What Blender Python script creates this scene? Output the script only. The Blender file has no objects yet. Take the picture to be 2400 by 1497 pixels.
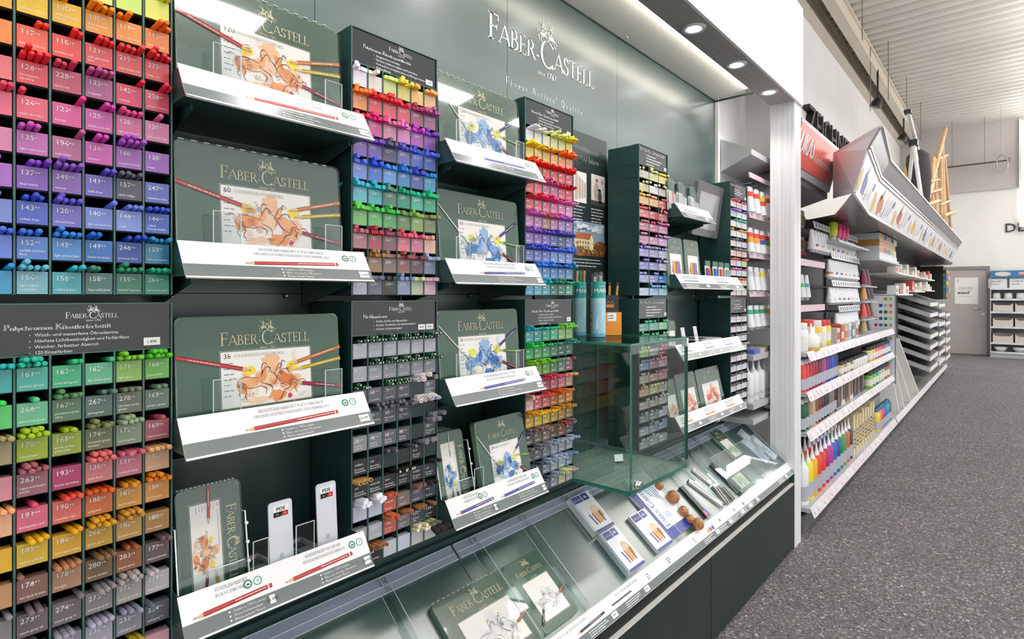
import bpy, math, random
from mathutils import Vector, Matrix
random.seed(7)
sc = bpy.context.scene
COL = sc.collection
# ---------------------------------------------------------------- camera
# world: X runs along the display wall, Y into the wall, Z up; camera stands at the origin of X/Y
FPX = 1333.0; VY = 693.0; CAMZ = 1.38
CA, CB = 0.6584, 0.7527
cam_d = bpy.data.cameras.new('camera'); cam_d.sensor_width = 36.0; cam_d.lens = FPX / 2400 * 36
cam_d.shift_y = -(748.5 - VY) / 2400; cam_d.clip_start = 0.05; cam_d.clip_end = 100
cam = bpy.data.objects.new('camera', cam_d); COL.objects.link(cam)
cam.location = (0, 0, CAMZ); cam.rotation_euler = (math.pi / 2, 0, math.atan2(-CB, CA))
sc.camera = cam
# ---------------------------------------------------------------- world, exposure
w = bpy.data.worlds.new('world'); sc.world = w; w.use_nodes = True
w.node_tree.nodes['Background'].inputs[0].default_value = (0.97, 0.985, 1.0, 1)
w.node_tree.nodes['Background'].inputs[1].default_value = 0.95
sc.view_settings.view_transform = 'Standard'; sc.view_settings.look = 'None'
sc.view_settings.exposure = 0.36; sc.view_settings.gamma = 1.0; sc.view_settings.use_curve_mapping = False
sc.cycles.max_bounces = 5; sc.cycles.diffuse_bounces = 3; sc.cycles.glossy_bounces = 3; sc.cycles.transparent_max_bounces = 20; sc.cycles.use_denoising = True
sc.cycles.caustics_reflective = False; sc.cycles.caustics_refractive = False
sc.cycles.sample_clamp_indirect = 4.0
sc.cycles.use_adaptive_sampling = True; sc.cycles.adaptive_threshold = 0.08; sc.cycles.adaptive_min_samples = 16

# ---------------------------------------------------------------- materials
def lin(h):
    h = h.lstrip('#'); o = []
    for i in (0, 2, 4):
        c = int(h[i:i + 2], 16) / 255
        o.append(c / 12.92 if c <= 0.04045 else ((c + 0.055) / 1.055) ** 2.4)
    return (*o, 1.0)
MATS = {}
def mat(name, hexc='#808080', rough=0.5, metal=0.0, coat=0.0, emit=0.0, spec=0.5, trans=0.0, alpha=1.0):
    if name in MATS: return MATS[name]
    m = bpy.data.materials.new(name); m.use_nodes = True
    b = m.node_tree.nodes['Principled BSDF']
    b.inputs['Base Color'].default_value = lin(hexc); b.inputs['Roughness'].default_value = rough
    b.inputs['Metallic'].default_value = metal; b.inputs['Specular IOR Level'].default_value = spec
    if coat: b.inputs['Coat Weight'].default_value = coat; b.inputs['Coat Roughness'].default_value = 0.08
    if emit: b.inputs['Emission Color'].default_value = lin(hexc); b.inputs['Emission Strength'].default_value = emit
    if trans: b.inputs['Transmission Weight'].default_value = trans
    m.diffuse_color = lin(hexc); MATS[name] = m
    return m
def C(h, rough=0.45):
    return mat('paint_' + h.lstrip('#') + ('' if rough == 0.45 else '_r%d' % int(rough * 100)), h, rough)
def clear(name, tint, refl=0.06, rough=0.02, edge=0.55):
    """thin clear sheet: mostly see-through, Fresnel gloss on top"""
    if name in MATS: return MATS[name]
    m = bpy.data.materials.new(name); m.use_nodes = True; nt = m.node_tree; nt.nodes.clear()
    out = nt.nodes.new('ShaderNodeOutputMaterial'); mx = nt.nodes.new('ShaderNodeMixShader')
    tr = nt.nodes.new('ShaderNodeBsdfTransparent'); gl = nt.nodes.new('ShaderNodeBsdfGlossy')
    lw = nt.nodes.new('ShaderNodeLayerWeight'); lw.inputs['Blend'].default_value = 0.5
    pw = nt.nodes.new('ShaderNodeMath'); pw.operation = 'POWER'; pw.inputs[1].default_value = 3.0
    ma = nt.nodes.new('ShaderNodeMath'); ma.operation = 'MULTIPLY_ADD'; ma.inputs[1].default_value = 0.45; ma.inputs[2].default_value = refl * 0.6
    tr.inputs['Color'].default_value = lin(tint); gl.inputs['Roughness'].default_value = rough
    nt.links.new(lw.outputs['Facing'], pw.inputs[0]); nt.links.new(pw.outputs[0], ma.inputs[0])
    nt.links.new(ma.outputs[0], mx.inputs[0]); nt.links.new(tr.outputs[0], mx.inputs[1])
    nt.links.new(gl.outputs[0], mx.inputs[2]); nt.links.new(mx.outputs[0], out.inputs[0])
    MATS[name] = m
    return m
def noise_mat(name, c1, c2, scale=(20, 20, 20), rough=0.5, metal=0.0, bump=0.0, detail=4.0, lo=0.35, hi=0.65, coat=0.0):
    if name in MATS: return MATS[name]
    m = mat(name, c1, rough, metal, coat); nt = m.node_tree; b = nt.nodes['Principled BSDF']
    tc = nt.nodes.new('ShaderNodeTexCoord'); mp = nt.nodes.new('ShaderNodeMapping'); mp.inputs['Scale'].default_value = scale
    no = nt.nodes.new('ShaderNodeTexNoise'); no.inputs['Scale'].default_value = 1.0; no.inputs['Detail'].default_value = detail
    rp = nt.nodes.new('ShaderNodeValToRGB'); rp.color_ramp.elements[0].position = lo; rp.color_ramp.elements[1].position = hi
    rp.color_ramp.elements[0].color = lin(c1); rp.color_ramp.elements[1].color = lin(c2)
    nt.links.new(tc.outputs['Object'], mp.inputs[0]); nt.links.new(mp.outputs[0], no.inputs['Vector'])
    nt.links.new(no.outputs[0], rp.inputs[0]); nt.links.new(rp.outputs[0], b.inputs['Base Color'])
    if bump:
        bp = nt.nodes.new('ShaderNodeBump'); bp.inputs['Strength'].default_value = bump; bp.inputs['Distance'].default_value = 0.002
        nt.links.new(no.outputs[0], bp.inputs['Height']); nt.links.new(bp.outputs[0], b.inputs['Normal'])
    return m
GREEN = noise_mat('green_metal', '#22423e', '#274a45', (3, 3, 3), 0.40, 0.0, coat=0.0)
GREEN.node_tree.nodes['Principled BSDF'].inputs['Specular IOR Level'].default_value = 0.75
WALLGREEN = noise_mat('green_wall_panel', '#21403c', '#274843', (2, 2, 2), 0.40, coat=1.0)
WALLGREEN.node_tree.nodes['Principled BSDF'].inputs['Coat Roughness'].default_value = 0.26
WALLGREEN.node_tree.nodes['Principled BSDF'].inputs['Coat IOR'].default_value = 1.5
WALLGREEN.node_tree.nodes['Principled BSDF'].inputs['Specular IOR Level'].default_value = 0.6
TRAYGREEN = noise_mat('green_tray_metal', '#2c4c45', '#32554d', (2, 2, 2), 0.30, coat=1.0)
TRAYGREEN.node_tree.nodes['Principled BSDF'].inputs['Coat Roughness'].default_value = 0.24
TRAYGREEN.node_tree.nodes['Principled BSDF'].inputs['Coat IOR'].default_value = 1.9
TRAYGREEN.node_tree.nodes['Principled BSDF'].inputs['Specular IOR Level'].default_value = 1.0
RACKGREEN = noise_mat('rack_green_plastic', '#1c3b39', '#21433f', (6, 6, 6), 0.4)
EDGEGREEN = mat('rack_edge_green', '#4d6f69', 0.4)
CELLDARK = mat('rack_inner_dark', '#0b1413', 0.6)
BLACKGREEN = noise_mat('black_green_laminate', '#212e2a', '#263530', (4, 4, 4), 0.45)
HEADER = mat('header_gloss_black', '#151b1c', 0.08, coat=0.6)
TINGREEN = mat('tin_green', '#3f5c4a', 0.22, coat=0.5)
TINEDGE = mat('tin_edge', '#7f9c86', 0.3, 0.3)
WHITE = noise_mat('white_paint', '#f1efec', '#f5f3f0', (2, 2, 2), 0.55)
SIGNW = mat('sign_white_gloss', '#f2f1f2', 0.25, coat=0.3)
SIGNG = mat('sign_grey', '#6c7474', 0.25, coat=0.3)
INKW = mat('print_white', '#f4f3ee', 0.5)
INKG = mat('print_gold', '#cfcaa4', 0.4)
INKK = mat('print_black', '#333336', 0.5)
INKGREY = mat('print_grey', '#8a8a90', 0.5)
PAPER = mat('paper_white', '#f6f5f2', 0.5)
SILVER = mat('brushed_silver', '#cfcfcd', 0.3, 0.9)
CHROME = mat('chrome', '#e8e8e8', 0.12, 1.0)
ACRYL = clear('clear_acrylic', '#f6fafa', 0.07)
ACRYLEDGE = mat('acrylic_edge', '#eef4f5', 0.12, spec=0.8)
FILM = clear('shrink_film', '#fcfcfc', 0.09, 0.03)
GLASS = clear('case_glass', '#f7fcfa', 0.075)
GLASSEDGE = mat('glass_edge_green', '#2f7d6a', 0.12, spec=0.8)
LGREY = noise_mat('light_grey_metal', '#b9babc', '#c2c3c5', (3, 3, 3), 0.38, 0.15)
MGREY = noise_mat('mid_grey_metal', '#77797d', '#808286', (3, 3, 3), 0.35, 0.2)
DGREY = noise_mat('dark_grey_metal', '#3a3a3c', '#434345', (3, 3, 3), 0.5)
BLACK = mat('black_plastic', '#161616', 0.4)

# ---------------------------------------------------------------- measuring
def D_of(px, N): return N / (CB * (CA / CB - (px - 1200) / FPX))
def U(px, N): return (D_of(px, N) - CA * N) / CB
def Zp(py, u, N): return CAMZ + (VY - py) * (CB * u + CA * N) / FPX
def ray(px, py):
    lx = (px - 1200) / FPX; lz = (VY - py) / FPX
    return Vector((CB + CA * lx, CA - CB * lx, lz))
def hit(px, py, P0, n):
    d = ray(px, py); o = Vector((0, 0, CAMZ)); n = Vector(n)
    return o + d * ((Vector(P0) - o).dot(n) / d.dot(n))

# ---------------------------------------------------------------- mesh building
class MB:
    def __init__(s): s.v = []; s.f = []; s.mi = []; s.mats = []; s.sm = []
    def slot(s, m):
        if m not in s.mats: s.mats.append(m)
        return s.mats.index(m)
    def add(s, vs, fs, m, M=None, smooth=False):
        k = len(s.v); i = s.slot(m)
        if M is not None: vs = [M @ Vector(v) for v in vs]
        s.v.extend(tuple(v) for v in vs)
        for f in fs: s.f.append(tuple(k + j for j in f)); s.mi.append(i); s.sm.append(smooth)
        return s
    def box(s, x0, x1, y0, y1, z0, z1, m, M=None):
        vs = [(x0, y0, z0), (x1, y0, z0), (x1, y1, z0), (x0, y1, z0), (x0, y0, z1), (x1, y0, z1), (x1, y1, z1), (x0, y1, z1)]
        return s.add(vs, [(0, 3, 2, 1), (4, 5, 6, 7), (0, 1, 5, 4), (1, 2, 6, 5), (2, 3, 7, 6), (3, 0, 4, 7)], m, M)
    def prism(s, pts, dv, m, M=None, m2=None):
        """polygon (3D points) pushed along dv"""
        n = len(pts); dv = Vector(dv); a = [Vector(p) for p in pts]; b = [p + dv for p in a]
        s.add(a + b, [tuple(range(n))[::-1], tuple(range(n, 2 * n))], m, M)
        s.add(a + b, [(i, (i + 1) % n, n + (i + 1) % n, n + i) for i in range(n)], m2 or m, M)
        return s
    def lathe(s, prof, m, M=None, seg=16, smooth=True, cap=True):
        """prof: list of (r, z) along local z"""
        vs = []; fs = []
        for r, z in prof:
            for k in range(seg):
                a = 2 * math.pi * k / seg; vs.append((r * math.cos(a), r * math.sin(a), z))
        for i in range(len(prof) - 1):
            for k in range(seg):
                k2 = (k + 1) % seg; fs.append((i * seg + k, i * seg + k2, (i + 1) * seg + k2, (i + 1) * seg + k))
        s.add(vs, fs, m, M, smooth)
        if cap:
            n = len(prof); s.add(vs, [tuple(range(seg))[::-1], tuple(range((n - 1) * seg, n * seg))], m, M)
        return s
    def tube(s, pts, r, m, seg=8, M=None):
        pts = [Vector(p) for p in pts]; vs = []; fs = []
        for i, p in enumerate(pts):
            d = (pts[min(i + 1, len(pts) - 1)] - pts[max(i - 1, 0)]).normalized()
            a = d.cross(Vector((0, 0, 1)) if abs(d.z) < 0.95 else Vector((1, 0, 0))).normalized(); b = d.cross(a)
            rr = r[i] if isinstance(r, (list, tuple)) else r
            for k in range(seg):
                t = 2 * math.pi * k / seg; vs.append(p + a * rr * math.cos(t) + b * rr * math.sin(t))
        for i in range(len(pts) - 1):
            for k in range(seg):
                k2 = (k + 1) % seg; fs.append((i * seg + k, (i + 1) * seg + k, (i + 1) * seg + k2, i * seg + k2))
        n = len(pts)
        s.add(vs, fs, m, M, True); s.add(vs, [tuple(range(seg)), tuple(range((n - 1) * seg, n * seg))[::-1]], m, M)
        return s
    def mesh(s, name):
        me = bpy.data.meshes.new(name); me.from_pydata(s.v, [], s.f)
        for m in s.mats: me.materials.append(m)
        me.polygons.foreach_set('material_index', s.mi); me.polygons.foreach_set('use_smooth', s.sm)
        me.update()
        return me
    def obj(s, name, parent=None, label=None, cat=None, group=None, kind=None, world=True):
        """world=True: the coordinates are world coordinates; the parent's frame is taken out"""
        if parent is not None and world:
            r = parent
            while r.parent is not None: r = r.parent
            I = r.matrix_world.inverted(); s.v = [tuple(I @ Vector(v)) for v in s.v]
        o = bpy.data.objects.new(name, s.mesh(name)); COL.objects.link(o)
        if parent is not None: o.parent = parent
        return tag(o, label, cat, group, kind)
def tag(o, label=None, cat=None, group=None, kind=None):
    if label: o['label'] = label
    if cat: o['category'] = cat
    if group: o['group'] = group
    if kind: o['kind'] = kind
    return o
def thing(name, label, cat, loc=(0, 0, 0), group=None, M=None, kind=None):
    o = bpy.data.objects.new(name, None); COL.objects.link(o); o.empty_display_size = 0.02
    if M is not None: o.matrix_world = M
    else: o.matrix_world = Matrix.Translation(Vector(loc))
    return tag(o, label, cat, group, kind)
def part(name, parent, fn, kind=None, label=None, world=False):
    mb = MB(); fn(mb)
    return mb.obj(name, parent, label=label, kind=kind, world=world)

# ---------------------------------------------------------------- flat frames, strokes, lettering
class Fr:
    """flat drawing frame: origin, right, up; c = height over the surface"""
    def __init__(s, O, r, t):
        s.O = Vector(O); s.r = Vector(r).normalized(); s.t = Vector(t).normalized(); s.n = s.r.cross(s.t)
    def p(s, x, y, c=0.0): return s.O + s.r * x + s.t * y + s.n * c
    def sub(s, x, y, ang=0.0, c=0.0):
        ca, sa = math.cos(ang), math.sin(ang)
        return Fr(s.p(x, y, c), s.r * ca + s.t * sa, s.t * ca - s.r * sa)
    def M(s):
        return Matrix(((s.r.x, s.t.x, s.n.x, s.O.x), (s.r.y, s.t.y, s.n.y, s.O.y), (s.r.z, s.t.z, s.n.z, s.O.z), (0, 0, 0, 1)))
XY = Fr((0, 0, 0), (1, 0, 0), (0, 1, 0))
def wallfr(x, y, z): return Fr((x, y, z), (1, 0, 0), (0, 0, 1))
PC = 0.0005
def fpoly(mb, fr, pts, m, c=PC): mb.add([fr.p(x, y, c) for x, y in pts], [tuple(range(len(pts)))], m)
def frect(mb, fr, x0, x1, y0, y1, m, c=PC): fpoly(mb, fr, [(x0, y0), (x1, y0), (x1, y1), (x0, y1)], m, c)
def fell(mb, fr, cx, cy, rx, ry, m, c=PC, ang=0.0, seg=14):
    ca, sa = math.cos(ang), math.sin(ang)
    fpoly(mb, fr, [(cx + rx * math.cos(a) * ca - ry * math.sin(a) * sa, cy + rx * math.cos(a) * sa + ry * math.sin(a) * ca)
                   for a in (2 * math.pi * k / seg for k in range(seg))], m, c)
def strip(pts, ws):
    """flat ribbon along 2D points with widths -> verts, quads"""
    vs = []; n = len(pts)
    for i, (x, y) in enumerate(pts):
        x0, y0 = pts[max(i - 1, 0)]; x1, y1 = pts[min(i + 1, n - 1)]
        d = math.hypot(x1 - x0, y1 - y0) or 1; nx, ny = -(y1 - y0) / d, (x1 - x0) / d
        h = (ws[i] if isinstance(ws, (list, tuple)) else ws) / 2
        vs += [(x - nx * h, y - ny * h), (x + nx * h, y + ny * h)]
    return vs, [(2 * i, 2 * i + 2, 2 * i + 3, 2 * i + 1) for i in range(n - 1)]
def fstroke(mb, fr, pts, wd, m, c=PC):
    vs, fs = strip(pts, wd); mb.add([fr.p(x, y, c) for x, y in vs], fs, m)
def fring(mb, fr, cx, cy, r, wd, m, c=PC, seg=18):
    fstroke(mb, fr, [(cx + r * math.cos(2 * math.pi * k / seg), cy + r * math.sin(2 * math.pi * k / seg)) for k in range(seg + 1)], wd, m, c)
GL = {}
def glyph(ch):
    if ch not in GL:
        def mk(t):
            cu = bpy.data.curves.new('t', 'FONT'); cu.body = t; cu.size = 1; cu.resolution_u = 2
            o = bpy.data.objects.new('t', cu); me = bpy.data.meshes.new_from_object(o)
            r = ([(v.co.x, v.co.y) for v in me.vertices], [tuple(p.vertices) for p in me.polygons])
            bpy.data.objects.remove(o); bpy.data.meshes.remove(me); bpy.data.curves.remove(cu)
            return r
        v, f = mk(ch) if ch != ' ' else ([], [])
        v2, _ = mk(ch + '|')
        GL[ch] = (v, f, max(p[0] for p in v2) - 0.168)
    return GL[ch]
# a small roman face drawn with strokes: l = line, a = arc (cx,cy,rx,ry,deg0,deg1), s = serif (x,y,half)
TK, TN, SR = 0.125, 0.05, 0.045
SERIF = {
 'A': (.80, 'l0,0,.39,1,n l.39,1,.78,0,k l.14,.34,.63,.34,n s0,0,.12 s.78,0,.14'), 'B': (.66, 'l.14,0,.14,1,k s.14,0,.14 s.14,1,.14 l.14,.98,.32,.98,n l.14,.53,.34,.53,n l.14,.02,.34,.02,n a.3,.76,.24,.235,-90,90,k a.32,.275,.3,.265,-90,90,k'),
 'C': (.82, 'a.46,.5,.41,.49,48,312,k l.74,.76,.74,.97,n l.74,.03,.74,.22,n'), 'D': (.84, 'l.14,0,.14,1,k s.14,0,.14 s.14,1,.14 l.14,.98,.36,.98,n l.14,.02,.36,.02,n a.34,.5,.42,.48,-90,90,k'),
 'E': (.62, 'l.14,0,.14,1,k s.14,0,.14 s.14,1,.14 l.14,.98,.54,.98,n l.14,.52,.46,.52,n l.14,.02,.56,.02,n l.54,.98,.54,.8,n l.57,.02,.57,.2,n l.46,.43,.46,.61,n'),
 'F': (.60, 'l.14,0,.14,1,k s.14,0,.16 s.14,1,.14 l.14,.98,.56,.98,n l.14,.52,.46,.52,n l.55,.98,.55,.78,n l.46,.42,.46,.62,n'),
 'G': (.84, 'a.46,.5,.41,.49,48,318,k l.74,.76,.74,.97,n l.74,0.06,.74,.42,k s.72,.42,.14'), 'H': (.86, 'l.14,0,.14,1,k l.72,0,.72,1,k s.14,0,.14 s.14,1,.14 s.72,0,.14 s.72,1,.14 l.14,.52,.72,.52,n'),
 'I': (.32, 'l.16,0,.16,1,k s.16,0,.14 s.16,1,.14'), 'J': (.36, 'l.2,.05,.2,1,k s.2,1,.14 a.08,.05,.12,.25,-90,0,n'),
 'K': (.78, 'l.14,0,.14,1,k s.14,0,.14 s.14,1,.14 l.2,.46,.66,1,n l.32,.58,.74,0,k s.66,1,.12 s.74,0,.12'), 'L': (.62, 'l.14,0,.14,1,k s.14,0,.14 s.14,1,.14 l.14,.02,.58,.02,n l.58,.02,.58,.22,n'),
 'M': (1.0, 'l.14,0,.14,1,n s.14,0,.12 l.14,1,.5,.05,k l.5,.05,.86,1,n l.86,0,.86,1,k s.86,0,.14 s.14,1,.1 s.86,1,.1'), 'N': (.88, 'l.14,0,.14,1,n s.14,0,.12 s.12,1,.1 l.14,1,.74,0,k l.74,0,.74,1,n s.74,1,.12'),
 'O': (.90, 'a.45,.5,.4,.49,0,360,k'), 'P': (.62, 'l.14,0,.14,1,k s.14,0,.14 s.14,1,.14 l.14,.98,.32,.98,n l.14,.47,.34,.47,n a.32,.725,.26,.255,-90,90,k'), 'Q': (.90, 'a.45,.5,.4,.49,0,360,k l.45,.08,.85,-.22,k'),
 'R': (.74, 'l.14,0,.14,1,k s.14,0,.14 s.14,1,.14 l.14,.98,.32,.98,n l.14,.5,.34,.5,n a.32,.74,.25,.24,-90,90,k l.36,.5,.7,0,k s.72,0,.08'), 'S': (.56, 'a.28,.745,.2,.24,20,270,k a.28,.26,.23,.25,90,-160,k l.5,.72,.5,.95,n l.05,.06,.05,.28,n'),
 'T': (.72, 'l.36,0,.36,1,k s.36,0,.14 l.04,.98,.68,.98,n l.05,.98,.05,.78,n l.67,.98,.67,.78,n'), 'U': (.84, 'l.14,.3,.14,1,k l.7,.3,.7,1,n s.14,1,.14 s.7,1,.12 a.42,.32,.28,.31,180,360,k'),
 'V': (.80, 'l.02,1,.4,0,k l.4,0,.78,1,n s.02,1,.14 s.78,1,.12'), 'W': (1.1, 'l.02,1,.32,0,k l.32,0,.56,1,n l.56,1,.82,0,k l.82,0,1.08,1,n s.02,1,.12 s.56,1,.1 s1.08,1,.1'), 'X': (.8, 'l.04,1,.74,0,k l.04,0,.74,1,n s.04,1,.12 s.74,0,.12 s.04,0,.1 s.74,1,.1'),
 'Y': (.74, 'l.02,1,.37,.48,k l.37,.48,.72,1,n l.37,0,.37,.5,k s.37,0,.14 s.02,1,.12 s.72,1,.1'), 'Z': (.7, 'l.06,.98,.64,.98,n l.64,.98,.04,.02,k l.04,.02,.66,.02,n l.06,.98,.06,.8,n l.66,.02,.66,.2,n'),
 'a': (.46, 'l.36,0,.36,.32,k a.22,.32,.14,.13,0,160,n a.2,.13,.16,.13,0,360,n s.4,0,.05'), 'b': (.52, 'l.11,0,.11,.72,k a.26,.23,.19,.22,-120,140,k'), 'c': (.42, 'a.24,.23,.19,.22,50,310,k'),
 'd': (.54, 'l.42,0,.42,.72,k a.24,.23,.18,.22,50,310,k s.46,0,.06 s.38,.72,.06'), 'e': (.44, 'a.24,.23,.19,.22,0,310,k l.06,.25,.42,.25,n'), 'f': (.3, 'l.14,0,.14,.6,k a.24,.58,.1,.14,60,180,k l.02,.43,.28,.43,n s.14,0,.1'),
 'g': (.48, 'a.22,.28,.15,.16,0,360,k a.22,-.06,.18,.12,0,360,n l.34,.4,.46,.44,n'), 'h': (.54, 'l.1,0,.1,.72,k l.4,0,.4,.3,k a.25,.28,.15,.16,0,180,n s.1,0,.1 s.4,0,.1'), 'i': (.28, 'l.13,0,.13,.44,k s.13,0,.11 s.09,.43,.06 l.08,.6,.18,.6,b'),
 'j': (.28, 'l.14,-.1,.14,.44,k l.09,.6,.19,.6,b a.04,-.1,.1,.12,-90,0,n'), 'k': (.54, 'l.1,0,.1,.72,k s.1,0,.1 l.14,.2,.42,.44,n l.22,.27,.46,0,k s.46,0,.07'), 'l': (.26, 'l.12,0,.12,.72,k s.12,0,.11 s.08,.71,.06'),
 'm': (.82, 'l.1,0,.1,.44,k l.4,0,.4,.3,k l.7,0,.7,.3,k a.25,.28,.15,.16,0,180,n a.55,.28,.15,.16,0,180,n s.1,0,.1 s.4,0,.1 s.7,0,.1'), 'n': (.54, 'l.1,0,.1,.44,k l.4,0,.4,.3,k a.25,.28,.15,.16,0,180,n s.1,0,.1 s.4,0,.1 s.06,.43,.05'),
 'o': (.5, 'a.25,.22,.2,.22,0,360,k'), 'p': (.52, 'l.11,-.22,.11,.44,k a.27,.22,.18,.22,-130,130,k s.11,-.22,.1'), 'q': (.52, 'l.4,-.22,.4,.44,k a.24,.22,.18,.22,50,310,k s.4,-.22,.1'),
 'r': (.38, 'l.1,0,.1,.44,k s.1,0,.1 s.06,.43,.05 a.24,.26,.14,.17,50,170,k'), 's': (.38, 'a.19,.33,.12,.11,20,270,k a.19,.115,.14,.11,90,-160,k'), 't': (.3, 'l.13,.06,.13,.6,k l.02,.43,.27,.43,n a.21,.09,.08,.1,180,290,n'),
 'u': (.54, 'l.1,.14,.1,.44,k l.4,0,.4,.44,k a.25,.15,.15,.16,180,360,n s.06,.43,.05 s.36,.43,.05 s.45,0,.05'), 'v': (.48, 'l.04,.44,.24,0,k l.24,0,.44,.44,n s.05,.43,.08 s.43,.43,.07'), 'w': (.7, 'l.04,.44,.2,0,k l.2,0,.35,.44,n l.35,.44,.5,0,k l.5,0,.66,.44,n s.05,.43,.07 s.65,.43,.06'),
 'x': (.5, 'l.04,.44,.44,0,k l.04,0,.44,.44,n s.05,.43,.07 s.43,0,.07'), 'y': (.48, 'l.04,.44,.24,0,k l.44,.44,.14,-.22,n s.05,.43,.08 s.43,.43,.07'), 'z': (.44, 'l.05,.42,.38,.42,n l.38,.42,.05,.02,k l.05,.02,.4,.02,n'),
 '-': (.34, 'l.04,.32,.3,.32,t'), "'": (.2, 'l.1,.74,.1,.98,k'), '.': (.2, 'l.04,.06,.16,.06,b'), ',': (.2, 'l.12,.1,.06,-.1,k'),
}
SG = {}
def serif_glyph(ch):
    if ch in SG: return SG[ch]
    base = {'Ü': 'U', 'Ö': 'O', 'Ä': 'A', 'ü': 'u', 'ö': 'o', 'ä': 'a'}.get(ch)
    key = base or ch
    if key not in SERIF:
        v, f, adv = glyph(ch); SG[ch] = ([(x * 1.4, y * 1.4) for x, y in v], f, adv * 1.4); return SG[ch]
    adv, src = SERIF[key]; vs = []; fs = []
    if base:
        top = 1.14 if base.isupper() else .62; mx = adv / 2
        src += ' l%g,%g,%g,%g,b l%g,%g,%g,%g,b' % (mx - .2, top, mx - .08, top, mx + .06, top, mx + .18, top)
    for tok in src.split():
        a = tok[1:].split(',')
        if tok[0] == 'l':
            x0, y0, x1, y1 = map(float, a[:4]); wd = {'k': TK, 'n': TN, 't': .07, 'b': .12}[a[4]]
            if key.islower() and wd == TK: wd = .095
            v, f = strip([(x0, y0), (x1, y1)], wd)
        elif tok[0] == 's':
            x0, y0, h = map(float, a); y0 = y0 + SR / 2 if y0 < .2 and y0 >= 0 else y0 - SR / 2
            v, f = strip([(x0 - h, y0), (x0 + h, y0)], SR)
        else:
            cx, cy, rx, ry, d0, d1 = map(float, a[:6]); n = max(6, int(abs(d1 - d0) / 22)); pts = []; ws = []
            tk = TK if a[6] == 'k' else TN * 1.2
            if key.islower() and a[6] == 'k': tk = .095
            for i in range(n + 1):
                t = math.radians(d0 + (d1 - d0) * i / n); pts.append((cx + (rx - tk * .3) * math.cos(t), cy + (ry - TN * .3) * math.sin(t)))
                ws.append(TN + (tk - TN) * abs(math.cos(t)) ** 1.5)
            v, f = strip(pts, ws)
        k = len(vs); vs += v; fs += [tuple(k + j for j in q) for q in f]
    SG[ch] = (vs, fs, adv)
    return SG[ch]
def text_w(s, size, font='sans', sx=1.0, track=0.0):
    g = serif_glyph if font == 'serif' else glyph
    k = size if font == 'serif' else size * 1.4
    return sum(g(c)[2] * k * sx + track * size for c in s if c != ' ') + sum((.3 * size * sx * (1 if font == 'serif' else 1.0) + track * size) for c in s if c == ' ')
def T(mb, fr, s, x, y, size, m, align='l', font='sans', sx=1.0, shear=0.0, track=0.0, c=PC, fit=None, bold=0.0):
    """lettering with cap height = size; fit = squeeze or stretch to that width"""
    W = text_w(s, size, font, sx, track)
    if fit: sx *= fit / W; W = fit
    if align == 'c': x -= W / 2
    elif align == 'r': x -= W
    g = serif_glyph if font == 'serif' else glyph
    k = size if font == 'serif' else size * 1.4
    for ch in s:
        if ch == ' ': x += .3 * size * sx + track * size; continue
        v, f, adv = g(ch)
        for dx in ((0,) if not bold else (-bold * size, bold * size)):
            mb.add([fr.p(x + dx + (px * k * sx) + py * k * shear, y + py * k, c) for px, py in v], f, m)
        x += adv * k * sx + track * size
    return W
def wordmark(mb, fr, x0, x1, y, m, c=PC):
    """FABER-CASTELL with tall F and C, fitted between x0 and x1"""
    big, sm = 1.0, .76
    seq = [('F', big), ('ABER', sm), ('-', sm), ('C', big * 1.18), ('ASTELL', sm)]
    W = sum(text_w(s, k, 'serif', 1, .03) for s, k in seq); q = (x1 - x0) / W; x = x0
    for s, k in seq:
        x += T(mb, fr, s, x, y - (.1 * q if s == 'C' else 0), k * q, m, font='serif', track=.03, c=c)
    return q
def crest(mb, fr, cx, cy, h, m, c=PC):
    """two jousting riders on horses"""
    k = h
    def S(pts, wd): fstroke(mb, fr, [(cx + x * k, cy + y * k) for x, y in pts], wd * k, m, c)
    def E(x, y, rx, ry, a=0): fell(mb, fr, cx + x * k, cy + y * k, rx * k, ry * k, m, c, a, 10)
    E(-.28, -.12, .24, .11, .15); E(.3, -.14, .23, .12, -.3)
    S([(-.1, -.06), (.0, .12), (.1, .14)], .09); S([(.12, -.05), (.1, .1), (.04, .16)], .09)
    for a in ([(-.46, -.14), (-.58, -.28), (-.52, -.46)], [(-.4, -.16), (-.42, -.34), (-.34, -.46)], [(-.12, -.16), (-.02, -.28), (-.08, -.42)], [(-.1, -.12), (.06, -.2), (.08, -.32)],
              [(.42, -.22), (.5, -.36), (.62, -.48)], [(.34, -.22), (.38, -.4), (.46, -.5)], [(.16, -.16), (.12, -.32), (.2, -.42)]): S(a, .05)
    S([(-.5, -.06), (-.62, .02), (-.66, -.12)], .05); S([(.5, -.2), (.62, -.22), (.68, -.34)], .05)
    S([(-.3, -.05), (-.28, .2)], .13); E(-.27, .27, .06, .07); S([(.3, -.05), (.3, .2)], .13); E(.3, .27, .06, .07)
    S([(-.58, .3), (.02, .08)], .03); S([(-.4, .2), (-.52, .42)], .04); S([(-.28, .3), (-.34, .48)], .04); S([(.05, .5), (.36, .02)], .03); S([(.3, .3), (.4, .4)], .04)
    S([(-.32, .1), (-.16, .12)], .05); S([(.3, .1), (.18, .16)], .05)
def greek(mb, fr, x, y, wd, lines, h, gap, m, c=PC, seed=1):
    """rows of print too small to read: short dashes"""
    r = random.Random(seed)
    for i in range(lines):
        xx = x; end = x + wd * (r.uniform(.55, 1) if i else .9)
        while xx < end:
            l = min(r.uniform(.6, 3.2) * h, end - xx); frect(mb, fr, xx, xx + l, y - i * gap, y - i * gap + h * .55, m, c); xx += l + h * .5
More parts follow.
